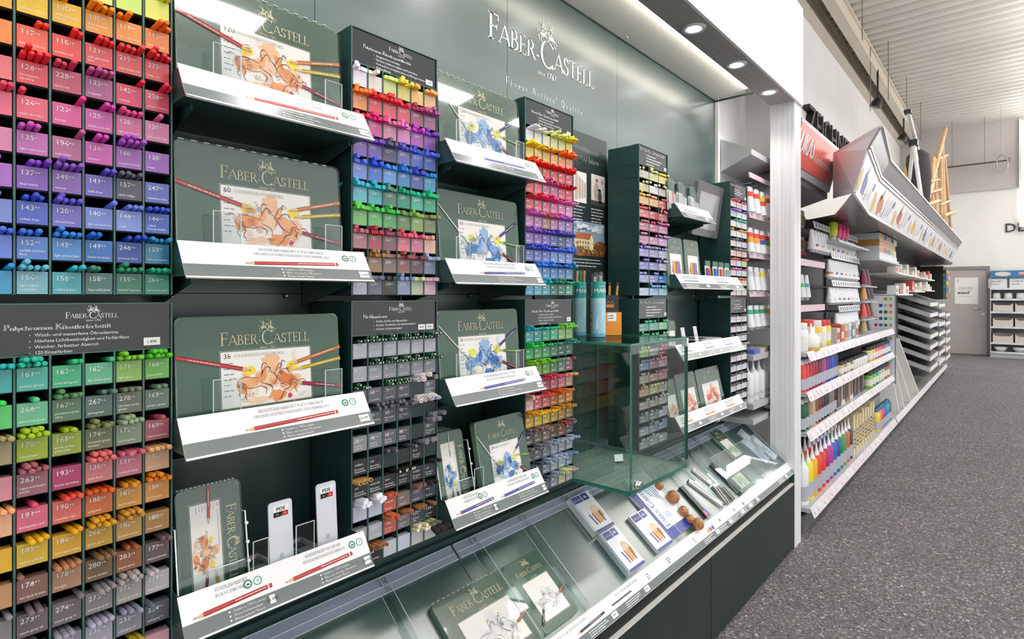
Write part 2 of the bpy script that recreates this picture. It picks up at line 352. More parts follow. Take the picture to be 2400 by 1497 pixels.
def ppencil(mb, fr, x0, y0, x1, y1, wd, hexc, c=PC, cap=False, brush=False):
    """printed pencil: butt at 0, tip at 1"""
    L = math.hypot(x1 - x0, y1 - y0); f = fr.sub(x0, y0, math.atan2(y1 - y0, x1 - x0)); tip = wd * 2.4
    if brush:
        fstroke(mb, f, [(0, 0), (L * .7, 0)], [wd * .35, wd * .5], C('#d9d6cd'), c); fstroke(mb, f, [(L * .7, 0), (L * .84, 0)], wd * .55, C('#8d9a9c'), c)
        fstroke(mb, f, [(L * .84, 0), (L * .92, 0), (L, 0)], [wd * .5, wd * .45, wd * .05], C('#7a4a34'), c); return
    b = L - tip
    frect(mb, f, 0, b, -wd / 2, wd / 2, C(hexc), c); frect(mb, f, 0, b, wd * .18, wd / 2, C(hexc), c)
    h = hexc.lstrip('#'); dk = '#' + ''.join('%02x' % int(int(h[i:i + 2], 16) * .72) for i in (0, 2, 4))
    frect(mb, f, 0, b, -wd / 2, -wd * .22, C(dk), c + .0001)
    fpoly(mb, f, [(b, -wd / 2), (b + tip * .7, -wd * .15), (b + tip * .7, wd * .15), (b, wd / 2)], C('#d8b48a'), c)
    fpoly(mb, f, [(b + tip * .7, -wd * .15), (L, 0), (b + tip * .7, wd * .15)], C(dk), c)
    if cap: frect(mb, f, wd * .8, wd * 1.1, -wd / 2, wd / 2, INKW, c + .0002)
    greek(mb, f, wd * 1.6 if cap else L * .15, -wd * .12, L * .45, 1, wd * .35, 1, C('#f0dfd6'), c + .0002, seed=int(L * 1e4))
def seals(mb, fr, x, y, r):
    fell(mb, fr, x, y, r, r, C('#2f8a66'), PC, 0, 18); fell(mb, fr, x, y, r * .62, r * .62, INKW, PC * 1.4, 0, 16); fell(mb, fr, x, y - r * .1, r * .4, r * .22, C('#3d4a2c'), PC * 1.8, 0, 8)
    x += r * 2.3; fring(mb, fr, x, y, r * .9, r * .2, C('#3d9678')); fstroke(mb, fr, [(x, y - r * .45), (x, y + r * .4)], r * .18, C('#8fc0ac'), PC * 1.4); fstroke(mb, fr, [(x, y - r * .1), (x + r * .4, y + r * .2)], r * .12, C('#8fc0ac'), PC * 1.4)
def art(mb, fr, x0, x1, y0, y1, tone, c=PC, seed=3):
    """loose chalk drawing of two riders, in strokes and washes"""
    r = random.Random(seed); W = x1 - x0; H = y1 - y0
    pal = {'orange': (['#f3b27c', '#ee9a58', '#f6c08e', '#e07a3c'], ['#7a2f22', '#a8442a', '#3b2b3c'], '#f6d84a', '#c93a5c'),
           'blue': (['#7fa9dc', '#4f83c6', '#96bce8', '#3d6fb4'], ['#27406e', '#335a96', '#1f3054'], '#e4e454', '#7cae4a'),
           'red': (['#f2a58e', '#e7735a', '#f6c0ae'], ['#b23c34', '#d0563f'], '#f0cfa0', '#d05a5a'),
           'grey': (['#e3e3e3', '#d6d6d8'], ['#7a7a7e', '#9a9a9e', '#55555a'], '#eeeeee', '#c8c8c8'),
           'green': (['#cfe2b8', '#b5d39a'], ['#6d9a58', '#8bb070'], '#e8e6b0', '#9cc07c')}[tone]
    X = lambda s: x0 + W * s
    Y = lambda t: y0 + H * t
    wash, line, sun, acc = pal
    def blob(cx, cy, rx, ry, m, cc, ang=0.0, n=18, rough=.22):
        ca, sa = math.cos(ang), math.sin(ang); pts = []
        for k in range(n):
            a = 2 * math.pi * k / n; q = 1 + r.uniform(-rough, rough); x, y = rx * math.cos(a) * q, ry * math.sin(a) * q; pts.append((cx + x * ca - y * sa, cy + x * sa + y * ca))
        fpoly(mb, fr, pts, m, cc)
    def pale(h, k=.45): return mix_hex(h, '#f6f1ea', k)
    S = min(W * 1.12, H * 1.7); CX, CY = X(.54), Y(.43)
    P = lambda x, y: (CX + x * S, CY + y * S)
    for cx, cy, rx, ry, col in ((-.26, .12, .07, .05, sun), (.24, .13, .075, .06, sun), (-.02, .20, .10, .085, pale(wash[0], .2)), (.06, -.18, .11, .065, wash[1]), (-.14, -.20, .16, .03, pale(wash[0])), (-.30, -.02, .10, .09, pale(wash[0], .35)), (.22, -.05, .12, .11, pale(wash[0], .3)), (-.05, .02, .16, .10, pale(wash[0], .4))):
        blob(*P(cx, cy), rx * S, ry * S, C(col), c, r.uniform(-.3, .3))
    for cx, cy, rx, ry, a in ((-.24, -.01, .12, .055, .12), (-.10, .06, .035, .085, -.15), (-.33, -.06, .05, .06, .5), (.16, .0, .11, .06, -.55), (.07, .10, .04, .08, .5), (.24, -.07, .06, .06, .2)): blob(*P(cx, cy), rx * S, ry * S, C(r.choice(wash)), c * 1.15, a)
    blob(*P(.20, -.20), .028 * S, .03 * S, C(acc), c * 1.2)
    def hatch(cx, cy, ang, n, l, gap, col, wdt):
        for k in range(n):
            o = (k - n / 2) * gap; q = r.uniform(.7, 1.1) * l; bx, by = cx - o * math.sin(ang), cy + o * math.cos(ang); cv = r.uniform(-.12, .12) * q
            fstroke(mb, fr, [P(bx - math.cos(ang) * q / 2, by - math.sin(ang) * q / 2), P(bx - math.sin(ang) * cv, by + math.cos(ang) * cv), P(bx + math.cos(ang) * q / 2, by + math.sin(ang) * q / 2)], [wdt * S * .4, wdt * S, wdt * S * .2], C(col), c * 1.3 + r.uniform(0, .0001))
    for k in range(26 if tone in ('orange', 'blue') else 12):
        sd = r.choice((-1, 1)); hatch(sd * .18 + r.gauss(0, .10), r.gauss(-.02, .11), r.uniform(-.5, .6) + (1.2 if r.random() < .3 else 0), r.randint(3, 6), r.uniform(.04, .12), r.uniform(.010, .02), r.choice(wash + wash + line + [sun]), r.choice((.003, .006)))
    O = [[(-.36, .03), (-.30, .055), (-.22, .045), (-.14, .03)], [(-.36, .03), (-.38, -.02), (-.34, -.07), (-.36, -.12), (-.33, -.18)], [(-.32, -.05), (-.28, -.10), (-.30, -.15), (-.27, -.19)], [(-.30, -.06), (-.20, -.07), (-.12, -.05)], [(-.13, -.05), (-.06, -.09), (-.08, -.15)], [(-.12, -.02), (-.02, -.06), (.0, -.12)],
         [(-.14, .03), (-.10, .10), (-.06, .15), (-.02, .12), (-.04, .08)], [(-.10, .06), (-.12, .14), (-.09, .19), (-.05, .17)], [(-.38, .04), (-.43, .06), (-.46, .03)], [(.05, .02), (.10, .09), (.17, .11), (.20, .05)], [(.20, .05), (.26, .0), (.29, -.06), (.26, -.12), (.29, -.17)], [(.22, -.02), (.20, -.10), (.14, -.13), (.12, -.18)], [(.06, .02), (.10, -.05), (.18, -.09)], [(.02, .04), (.05, .11), (.09, .17), (.13, .14)], [(.10, .12), (.12, .20), (.16, .17)], [(.29, -.05), (.36, -.03), (.40, -.07)], [(.14, -.13), (.10, -.2), (.06, -.22)], [(-.02, .1), (.03, .06), (.05, .0), (.02, -.05)]]
    for pts in O:
        for rep in range(2):
            j = [P(x + r.uniform(-.006, .006), y + r.uniform(-.006, .006)) for x, y in pts]; sm = []
            for i in range(len(j) - 1):
                p0, p1, p2, p3 = j[max(i - 1, 0)], j[i], j[i + 1], j[min(i + 2, len(j) - 1)]
                for t in (0, .33, .66): sm.append(tuple(.5 * ((2 * b_) + (-a_ + c_) * t + (2 * a_ - 5 * b_ + 4 * c_ - d_) * t * t + (-a_ + 3 * b_ - 3 * c_ + d_) * t ** 3) for a_, b_, c_, d_ in zip(p0, p1, p2, p3)))
            sm.append(j[-1]); n = len(sm)
            fstroke(mb, fr, sm, [S * (.0015 + .0035 * math.sin(math.pi * k / (n - 1))) for k in range(n)], C(r.choice(line)), c * 1.7)
def mix_hex(a, b, t):
    a = a.lstrip('#'); b = b.lstrip('#')
    return '#' + ''.join('%02x' % int(int(a[i:i + 2], 16) * (1 - t) + int(b[i:i + 2], 16) * t) for i in (0, 2, 4))
def price_tag(mb, fr, x, y, wd, h, txt=None):
    frect(mb, fr, x, x + wd, y, y + h, PAPER, PC * 2)
    if txt: T(mb, fr, txt, x + wd / 2, y + h * .32, h * .36, INKK, 'c', c=PC * 3)
    else: greek(mb, fr, x + wd * .2, y + h * .4, wd * .6, 1, h * .4, 1, INKGREY, PC * 3, seed=int(x * 1000))
# ================================================================= THE SETTING
WALLY = 1.21; RACKY = 1.042; FRONTY = 0.884
def carpet():
    m = mat('carpet_speckled', '#6e6a6c', 0.95, spec=0.15); nt = m.node_tree; b = nt.nodes['Principled BSDF']
    tc = nt.nodes.new('ShaderNodeTexCoord'); vo = nt.nodes.new('ShaderNodeTexVoronoi'); vo.inputs['Scale'].default_value = 150
    nw = nt.nodes.new('ShaderNodeTexNoise'); nw.inputs['Scale'].default_value = 90; nw.inputs['Detail'].default_value = 3
    mx0 = nt.nodes.new('ShaderNodeMix'); mx0.data_type = 'RGBA'; mx0.inputs[0].default_value = 0.025
    nt.links.new(tc.outputs['Object'], mx0.inputs[6]); nt.links.new(nw.outputs['Color'], mx0.inputs[7]); nt.links.new(tc.outputs['Object'], nw.inputs['Vector'])
    nt.links.new(mx0.outputs[2], vo.inputs['Vector'])
    sp = nt.nodes.new('ShaderNodeSeparateColor'); nt.links.new(vo.outputs['Color'], sp.inputs[0])
    rp = nt.nodes.new('ShaderNodeValToRGB'); cr = rp.color_ramp; cr.interpolation = 'CONSTANT'
    stops = [(0, '#565254'), (.14, '#696466'), (.38, '#747071'), (.62, '#7e797b'), (.80, '#8c878c'), (.90, '#b3adad'), (.955, '#d4cec8'), (.972, '#6a8cb8'), (.986, '#4c4a52')]
    cr.elements[0].position = 0; cr.elements[0].color = lin(stops[0][1]); cr.elements[1].position = stops[1][0]; cr.elements[1].color = lin(stops[1][1])
    for p, h in stops[2:]:
        e = cr.elements.new(p); e.color = lin(h)
    n2 = nt.nodes.new('ShaderNodeTexNoise'); n2.inputs['Scale'].default_value = 1.6; n2.inputs['Detail'].default_value = 3
    nt.links.new(tc.outputs['Object'], n2.inputs['Vector'])
    mr = nt.nodes.new('ShaderNodeMapRange'); mr.inputs[3].default_value = .82; mr.inputs[4].default_value = 1.08; nt.links.new(n2.outputs[0], mr.inputs[0])
    ml = nt.nodes.new('ShaderNodeMix'); ml.data_type = 'RGBA'; ml.blend_type = 'MULTIPLY'; ml.inputs[0].default_value = 1
    nt.links.new(sp.outputs[0], rp.inputs[0]); nt.links.new(rp.outputs[0], ml.inputs[6]); nt.links.new(mr.outputs[0], ml.inputs[7])
    nt.links.new(ml.outputs[2], b.inputs['Base Color'])
    bp = nt.nodes.new('ShaderNodeBump'); bp.inputs['Strength'].default_value = .5; bp.inputs['Distance'].default_value = .003
    nt.links.new(vo.outputs['Distance'], bp.inputs['Height']); nt.links.new(bp.outputs[0], b.inputs['Normal'])
    return m
def struct(name, fn, label=None, parent=None):
    mb = MB(); fn(mb)
    return mb.obj(name, parent, label=label, kind='structure' if parent is None else None)
struct('floor', lambda b: b.box(-4, 17.2, -5, 2.07, -.05, 0, carpet()), 'grey carpet floor flecked with white and blue')
struct('wall_back', lambda b: b.box(-4, 17.2, 2.07, 2.17, 0, 5.45, WHITE), 'tall white wall above the shelving')
WOODW = noise_mat('white_grained_wood', '#dedde0', '#f2f1f1', (90, 90, 1.2), .55, lo=.3, hi=.6)
WOODG = noise_mat('grey_grained_wood', '#a39c99', '#b5aeab', (1.5, 70, 70), .6, lo=.3, hi=.65)
CEIL = noise_mat('ceiling_sheet', '#c9c4bc', '#d0cbc4', (1, 1, 1), .5)
BEAM = noise_mat('beam_paint', '#d3c8b8', '#dacfc0', (2, 2, 2), .5)
FARGREY = noise_mat('far_band_grey', '#c3bbb9', '#cac3c1', (1, 1, 1), .6)
def ceiling(b):
    p = .25; x = 1.0; pts = []
    while x < 17.2:
        pts += [(x, 5.45), (x + .10, 5.45), (x + .125, 5.40), (x + .225, 5.40)]; x += p
    pts.append((x, 5.45)); n = len(pts)
    vs = [(px, -5, pz) for px, pz in pts] + [(px, 2.07, pz) for px, pz in pts]
    b.add(vs, [(i, i + 1, n + i + 1, n + i) for i in range(n - 1)], CEIL)
    b.box(-4, 17.4, -5, 2.17, 5.46, 5.5, CEIL); b.box(-4, 1.0, -5, 2.07, 5.42, 5.46, CEIL)
struct('ceiling', ceiling, 'grey corrugated metal ceiling')
def cbeam(y0, y1):
    def f(b):
        b.box(-4, 17.2, y0, y1, 5.36, 5.40, BEAM); b.box(-4, 17.2, y0 + .03, y1 - .03, 5.16, 5.36, BEAM); b.box(-4, 17.2, y0, y1, 5.12, 5.16, BEAM)
    return f
struct('trim_1', cbeam(1.96, 2.068), 'beige steel beam along the top of the white wall')
struct('trim_2', cbeam(1.66, 1.79), 'beige steel beam hanging clear of the white wall')
def wend(b):
    b.box(17.2, 17.35, -5, 2.07, 0, 3.82, WHITE)
struct('wall_end', wend, 'white end wall behind the grey door')
struct('trim_3', lambda b: b.box(17.14, 17.35, -5, 2.07, 3.82, 5.45, FARGREY), 'pale grey band across the top of the end wall')
# green display wall, sheet by sheet
wd = thing('wall_display', 'dark green metal display wall behind the racks', None, (0, WALLY, .6), kind='structure')
ub = [-1.33, -.66, .02, .69, 1.36, 2.036, 3.07]; zb = [.60, 1.10, 1.385, 1.66, 2.452]
for i in range(len(ub) - 1):
    for k in range(len(zb) - 1):
        MB().box(ub[i] + .0008, ub[i + 1] - .0008, WALLY, WALLY + .015, zb[k] + .0008, zb[k + 1] - .0008, WALLGREEN).obj('wall_panel', wd)
MB().box(-1.33, 3.07, WALLY + .0155, WALLY + .03, 0, 2.46, BLACK).obj('backing', wd)
mbw = MB(); fw = wallfr(0, WALLY, 0)
wordmark(mbw, fw, 1.271, 1.866, 2.178, INKW, .001); mbw.obj('wordmark', wd, label='white serif brand lettering')
mbw = MB(); crest(mbw, fw, 1.568, 2.290, .082, INKW, .001); mbw.obj('crest', wd, label='white crest of two jousting riders')
mbw = MB(); T(mbw, fw, 'since 1761', 1.513, 2.137, .021, INKW, font='serif', shear=.2, fit=.108, c=.001); mbw.obj('date_line', wd)
mbw = MB(); T(mbw, fw, "Finest Artists' Quality", 1.352, 2.058, .0235, INKW, font='serif', track=.42, fit=.43, c=.001); mbw.obj('slogan', wd)
# brackets and slots on the wall behind the shelves
struct('wall_side', lambda b: (b.box(3.07, 3.56, WALLY, WALLY + .03, 0, 3.0, WHITE), b.box(3.55, 3.58, 1.0, WALLY + .02, 0, 3.0, WHITE)), 'white corner panels between the green wall and the post')
up = thing('trim_4', 'white slotted upright at the end of the green wall', None, (3.08, 1.2, 0), kind='structure')
MB().box(3.072, 3.10, 1.195, 1.2095, 0, 2.444, WHITE).obj('upright', up)
for k in range(40):
    z = .9 + k * .04
    MB().box(3.0995, 3.1008, 1.199, 1.204, z, z + .022, mat('slot_dark', '#6a6a66', .8)).obj('slot', up)
SOF = mat('soffit_white', '#f4f2ea', .5)
so = thing('trim_5', 'white soffit panel over the display', None, (0, 1.1, 2.444), kind='structure')
MB().prism([(-1.33, 1.009, 2.474), (-1.33, WALLY - .003, 2.444), (-1.33, WALLY - .003, 2.452), (-1.33, 1.009, 2.482)], (4.40, 0, 0), SOF).obj('soffit_panel', so)
MB().box(-1.33, 3.06, 1.0085, 1.0105, 2.452, 2.468, mat('added_soffit_glow', '#fff8ea', .5, emit=16.0)).obj('added_soffit_light', so)  # added light strip, hidden from view, to brighten the white soffit
MB().box(-1.33, 3.073, 1.2065, WALLY, 2.438, 2.447, mat('soffit_gap', '#26332a', .6)).obj('edge_gap', so)
MB().box(3.068, 3.075, 1.009, WALLY, 2.438, 2.447, mat('soffit_gap', '#26332a', .6)).obj('edge_gap', so)
for px, py in ((1469, 87), (1683, 232)):
    h = hit(px, py, (0, 0, 2.444), (0, 0, 1))
    MB().lathe([(.0, -.006), (.004, -.005), (.006, -.002), (.006, 0)], CHROME, Matrix.Translation(h), 10).obj('dome_screw', so)
struct('trim_6', lambda b: b.box(-1.33, 3.352, FRONTY + .001, 1.008, 2.444, 2.50, WOODG), 'grey wood-grain lighting strip under the canopy edge')
struct('trim_7', lambda b: b.box(-1.33, 3.48, FRONTY - .012, FRONTY, 2.444, 2.99, WHITE).box(-1.33, 3.48, FRONTY, 1.30, 2.97, 2.99, WHITE), 'white fascia above the lighting strip')
struct('trim_8', lambda b: b.box(3.352, 3.48, FRONTY, 1.010, 0, 2.444, WOODW), 'white wood-grain post at the end of the display')
names = {3.12: 'recessed downlight nearest the white post', 2.651: 'middle one of the three recessed downlights in view', 2.181: 'recessed downlight furthest from the white post of those in view'}
LENS = mat('lamp_lens', '#ffffff', .4, emit=14.0); RING = mat('lamp_ring', '#dfe1e2', .35)
for k in range(8):
    x = round(3.12 - .4695 * k, 3)
    lab = names.get(3.12 if k == 0 else 2.651 if k == 1 else 2.181 if k == 2 else 0) or 'recessed downlight number %s along the strip, beyond the left of the view' % ['four', 'five', 'six', 'seven', 'eight'][k - 3]
    d = thing('downlight', lab, 'downlight', (x, .946, 2.444), 'downlights in the canopy strip')
    part('ring', d, lambda b: b.lathe([(.028, .001), (.030, -.004), (.044, -.006), (.047, 0)], RING, None, 28))
    part('lens', d, lambda b: b.lathe([(.0, -.002), (.029, -.0025), (.029, .0)], LENS, None, 24))
    ld = bpy.data.lights.new('downlight_beam', 'SPOT'); ld.energy = 6; ld.spot_size = math.radians(125); ld.spot_blend = 1.0; ld.shadow_soft_size = .035; ld.color = (1, .97, .93)
    lo = bpy.data.objects.new('downlight_beam', ld); COL.objects.link(lo); lo.parent = d; lo.location = (0, 0, -.02); lo.rotation_euler = (math.radians(6), 0, 0)
# window at the far right, high on the end wall
win = thing('window_1', 'bright high window at the right of the end wall', None, (17.1, -.2, 3.0), kind='structure')
MB().box(17.10, 17.13, -3.2, -.20, 2.95, 5.3, mat('daylit_pane', '#ffffff', .3, emit=2.2)).obj('pane', win)
MB().box(17.06, 17.14, -.20, -.16, 2.92, 5.33, WHITE).box(17.06, 17.14, -3.2, -.2, 2.91, 2.95, WHITE).box(17.06, 17.14, -1.7, -1.66, 2.95, 5.3, WHITE).obj('window_frame', win)

# rows of pendant luminaires over the aisle (their soft reflections lie on the green metal)
DIFF = mat('luminaire_diffuser', '#fffdf8', .5, emit=13.0)
for r_, yy in enumerate((-.9, -2.5)):
    for k in range(7):
        x = .6 + 2.5 * k + .9 * r_
        d = thing('pendant_luminaire', 'long white pendant luminaire over the aisle, %s row, %s from the camera' % (['near', 'far'][r_], ['first', 'second', 'third', 'fourth', 'fifth', 'sixth', 'seventh'][k]), 'lamp', (x, yy, 4.3), 'pendant luminaires over the aisle')
        part('housing', d, lambda b: b.box(-.8, .8, -.16, .16, .012, .07, RING)); part('added_uplight', d, lambda b: b.box(-.78, .78, -.145, .145, .07, .076, DIFF)); part('diffuser', d, lambda b: b.box(-.78, .78, -.145, .145, 0, .012, DIFF))  # the glowing upper face is added to brighten the ceiling
        for q in (-.6, .6): part('cord', d, lambda b, q=q: b.tube([(q, 0, .07), (q, 0, 1.1)], .004, LGREY, 6))
# ================================================================= RACKS, PENCILS, STICKS
CW, RH = .0392, .0494
def shade(h, k):
    h = h.lstrip('#'); return '#' + ''.join('%02x' % max(0, min(255, int(int(h[i:i + 2], 16) * k))) for i in (0, 2, 4))
def mixh(a, b, t):
    a = a.lstrip('#'); b = b.lstrip('#')
    return '#' + ''.join('%02x' % int(int(a[i:i + 2], 16) * (1 - t) + int(b[i:i + 2], 16) * t) for i in (0, 2, 4))
def TAGM(h): return mat('tag_' + h.lstrip('#'), h, .22, coat=.4)
_tm = {}
def tag_mesh(wd, hh):
    k = (round(wd, 4), round(hh, 4))
    if k not in _tm:
        b = MB(); b.box(-wd / 2, wd / 2, 0, .016, 0, hh, PAPER); b.mats[0] = PAPER
        b.box(-wd / 2, wd / 2, -.0012, 0, -.0008, hh + .0006, PAPER); _tm[k] = b.mesh('label_tag')
    return _tm[k]
def rack(label, u0, cols, cw, z0, rows, rh, cells, header=None, price=None, group='wall racks', crest_on=True, hdr_h=.073, small=False, tagk=.62, yb=1.2):
    """cells[row][col] = (tag colour, number, name lines, dots) or None"""
    W = cols * cw; H = rows * rh; r = thing('pencil_rack', label, 'rack', (u0 + W / 2, RACKY + .08, z0), group)
    top = z0 + H + hdr_h
    MB().box(u0, u0 + W, yb - .004, yb, z0, top, CELLDARK).obj('back_panel', r)
    for x in (u0 - .0022, u0 + W):
        b = MB()
        for k in range(rows + 1):
            za = z0 + k * rh; zc = za + (rh if k < rows else hdr_h)
            b.box(x, x + .0022, RACKY, yb, za + .0004, zc - .0004, RACKGREEN)
        b.box(x + .0004, x + .0018, RACKY + .001, yb, z0, top, CELLDARK)
        b.box(x - .0001, x + .0023, RACKY - .0012, RACKY, z0, top, EDGEGREEN); b.obj('side_panel', r)
        if not small:
            MB().box(x - .0007 if x < u0 else x + .0022, x if x < u0 else x + .0029, RACKY + .095, yb, z0, top, RACKGREEN).obj('rear_cover', r)
    for k in range(1, cols):
        x = u0 + k * cw
        MB().box(x - .0013, x + .0013, RACKY + .0005, yb - .004, z0, z0 + H, RACKGREEN).box(x - .0013, x + .0013, RACKY - .001, RACKY + .0005, z0, z0 + H, EDGEGREEN).obj('divider', r)
    for k in range(rows + 1):
        z = z0 + k * rh
        MB().box(u0, u0 + W, RACKY + .003, yb - .004, z - .001, z + .001, CELLDARK).obj('shelf', r)
    pr = MB()
    for i in range(rows):
        for j in range(cols):
            c = cells[i][j]
            if not c: continue
            z = z0 + (rows - 1 - i) * rh + .0018; x = u0 + (j + .5) * cw; wd = cw - .005
            o = bpy.data.objects.new('label_tag', tag_mesh(wd, rh * tagk)); COL.objects.link(o); o.parent = r
            o.location = Vector((x, RACKY + .001, z)) - r.matrix_world.translation
            o.material_slots[0].link = 'OBJECT'; o.material_slots[0].material = TAGM(c[0])
            if len(c) > 1 and c[1]:
                fr = wallfr(x - wd / 2, RACKY - .0003, z); ink = INKW if len(c) < 5 or not c[4] else INKGREY
                hh = rh * tagk
                T(pr, fr, c[1], wd * .10, hh * .62, hh * (.235 if len(c[1]) < 4 else .14), ink, sx=1.05, c=.0004)
                for q in range(c[3] if len(c[1]) < 4 else 0):
                    fell(pr, fr, wd * (.52 + .09 * q), hh * .76, hh * .032, hh * .032, ink, .0004, 0, 6)
                ls = c[2].split('|') if len(c) > 2 and c[2] else []
                for q, s in enumerate(ls): T(pr, fr, s, wd * .08, hh * (.14 + .17 * (len(ls) - 1 - q)), hh * .115, ink, c=.0004, fit=min(wd * .84, text_w(s, hh * .115)))
            elif small:
                fr = wallfr(x - wd / 2, RACKY - .0003, z); hh = rh * tagk
                greek(pr, fr, wd * .1, hh * .66, wd * .35, 1, hh * .24, 1, INKW, .0004, i * 9 + j); greek(pr, fr, wd * .1, hh * .2, wd * .6, 1, hh * .14, 1, INKW, .0004, i * 9 + j)
    if pr.v: pr.obj('label_print', r, kind='stuff')
    if header:
        hz = z0 + H + .001
        MB().box(u0, u0 + W, RACKY + .002, RACKY + .03, hz, top, HEADER).obj('header_panel', r)
        hp = r.children[-1]
        MB().box(u0 - .002, u0 + W + .002, RACKY - .001, RACKY + .03, top, top + .0018, EDGEGREEN).box(u0, u0 + W, RACKY, RACKY + .003, hz - .0015, hz, EDGEGREEN).obj('header_frame', r)
        fr = wallfr(u0, RACKY + .0015, hz); b = MB(); h = hdr_h; title, bullets = header[0], header[1]
        if crest_on:
            wordmark(b, fr, W * .41, W * .69, h * .70, INKW); crest(b, fr, W * .555, h * .89, h * .17, INKW)
            T(b, fr, 'since 1761', W * .555, h * .635, h * .045, INKW, 'c', shear=.2)
            ty, th = h * .49, h * .115; by, bs = h * .36, h * .115; bx = W * (.26)
        else: ty, th = h * .74, h * .16; by, bs = h * .54, h * .15; bx = W * .25
        T(b, fr, title, W * (.12 if crest_on else .04), ty, th, INKW, font='serif', fit=header[2] * W if len(header) > 2 else None, bold=.035)
        for k, s in enumerate(bullets):
            y = by - k * bs
            fell(b, fr, bx - W * .022, y + bs * .22, bs * .09, bs * .09, INKW, PC, 0, 6)
            if isinstance(s, str): T(b, fr, s, bx, y, bs * .56, INKW)
            else: greek(b, fr, bx, y, W * s, 1, bs * .55, 1, INKW, PC, seed=k + 3)
        b.obj('header_lettering', hp, kind='stuff')
        for k, p in enumerate(price or []):
            b = MB(); x = W * p[0]; price_tag(b, fr, x, h * .07, W * p[1], h * .17, p[2]); b.obj('price_tag', hp)
    return r
rown = ['one', 'two', 'three', 'four', 'five', 'six', 'seven', 'eight', 'nine', 'ten']
# ---- colour tables
def row(s): return [tuple(x.strip().split(';')) for x in s.split(',')]
R1U = [row('#f4ee6a;;;3,#f2ea5e;;;3,#f5e24e;;;3,#d8e27c;;;3,#c8e070;;;3,#dfe36c;;;3'),
       row('#f4b23c;;cadmium orange;3,#f0c62c;107;cadmium yellow;4,#eebb30;108;dark cadmium|yellow;3,#eaa342;109;dark chrome|yellow;3,#ec9a44;111;cadmium orange;3,#e98d4a;113;orange glaze;3'),
       row('#ef9046;;cadmium;3,#ef6a52;117;light cadmium red;3,#ec5a50;118;scarlet red;3,#e65a5c;121;pale geranium|lake;3,#df5f62;219;deep scarlet red;3,#dd5a5c;223;deep red;2'),
       row('#ee7c80;;carmine;2,#e85560;126;permanent|carmine;4,#c85a72;225;dark red;3,#b0648c;133;magenta;4,#d9506c;142;madder;3,#dc5a70;226;alizarin crimson;3'),
       row('#ee7088;;lake;2,#e86478;124;rose carmine;3,#e0609a;123;fuchsia;2,#cc60a8;125;middle purple pink;2,#d66e98;128;light purple pink;2,#d77fa6;129;pink madder lake;2'),
       row('#de86ac;;violet;2,#c66cb4;135;light red-violet;2,#b86a92;194;red-violet;3,#cf60b0;134;crimson;2,#a968b4;160;manganese violet;1,#9a62b4;138;violet;2'),
       row('#b06cc4;;mauve;2,#8c5cb8;137;blue violet;3,#8f68b0;249;mauve;3,#7668b8;141;delft blue;3,#5a5664;157;dark indigo;3,#6068b0;247;indanthrene blue;3'),
       row('#7c90d0;;blue reddish;3,#5468c4;143;cobalt blue;3,#7870c0;120;ultramarine;3,#7a8ad0;140;light ultramarine;3,#8494d4;146;smalt;3,#4a66b8;144;cobalt|blue-greenish;3'),
       row('#6c84d8;;blue;3,#5a84cc;152;middle phthalo|blue;3,#5690d0;145;light phthalo blue;2,#3c74bc;149;bluish turquoise;3,#3c58a8;246;prussian blue;3,#3a88ac;155;helio turquoise;3'),
       row('#3e9cc8;;blue;3,#7cb8c8;154;light cobalt|turquoise;2,#4eaab2;156;cobalt green;3,#4a7870;158;deep cobalt green;3,#3c8468;159;hooker’s green;3,#2c9878;264;dark phthalo green;3')]
R1L = [row('#3aa8a4;;oxide;2,#44b09c;161;phthalo green;3,#3ab07c;163;emerald green;3,#5cb086;162;light phthalo green;2,#86b850;171;light green;3,#66b044;166;grass green;3'),
       row('#58c86c;;green;2,#6cbc90;266;permanent green;3,#587c58;167;permanent green|olive;3,#566c64;267;pine green;3,#66705c;278;chrome oxide|green;3,#627668;165;juniper green;3'),
       row('#a89c74;;green;2,#a4b83c;170;may green;3,#9cac44;168;earth green|yellowish;3,#727a58;174;chromium green|opaque;3,#8a9a80;172;earth green;3,#a86068;169;caput mortuum;3'),
       row('#d8909c;;pink;2,#a06c74;263;caput mortuum|violet;3,#b04c70;193;burnt carmine;3,#d48484;130;dark flesh;3,#cc8090;131;medium flesh;3,#dcb490;132;light flesh;3'),
       row('#ecb890;;flesh;2,#dc7088;191;pompeian red;3,#dc7468;190;venetian red;3,#cc7448;188;sanguine;3,#cc9a50;187;burnt ochre;3,#dc9a50;186;terracotta;3'),
       row('#ecb840;;ochre;2,#dcb844;185;naples yellow;3,#dcac3c;184;dark naples ochre;3,#c8a044;268;green gold;3,#c49c58;182;brown ochre;3,#ac8450;180;raw umber;3'),
       row('#c89468;;brown;2,#8c6a60;176;van dyck brown;3,#b0886c;178;nougat;3,#7c6450;280;burnt umber;3,#98644c;283;burnt siena;3,#6c5c5c;177;walnut brown;3'),
       row('#8c8488;;grey;2,#74686c;275;warm grey VI;3,#786e72;274;warm grey V;3,#8c8688;273;warm grey IV;3,#a6a09c;272;warm grey III;3,#b4aeb0;271;warm grey II;3'),
       row('#9c989c;;grey;2,#8c888c;231;cold grey II;3,#94909a;230;cold grey I;3,#aaa6b4;232;cold grey III;3,#8e8c98;233;cold grey IV;3,#646470;234;cold grey V;3'),
       row('#787878;;grey;2,#7c7c80;235;cold grey VI;3,#585858;;black;3,#b8b0a0;;white;3,#b8a850;;gold;3,#dca8b4;;rose;3')]
def cellrows(rows_):
    return [[(c[0], c[1], c[2], int(c[3])) for c in r] for r in rows_]
NU = ['022002', '122423', '122345', '253412', '211241', '031260', '135240', '135134', '235234', '052254'.replace('0', '1', 1)]
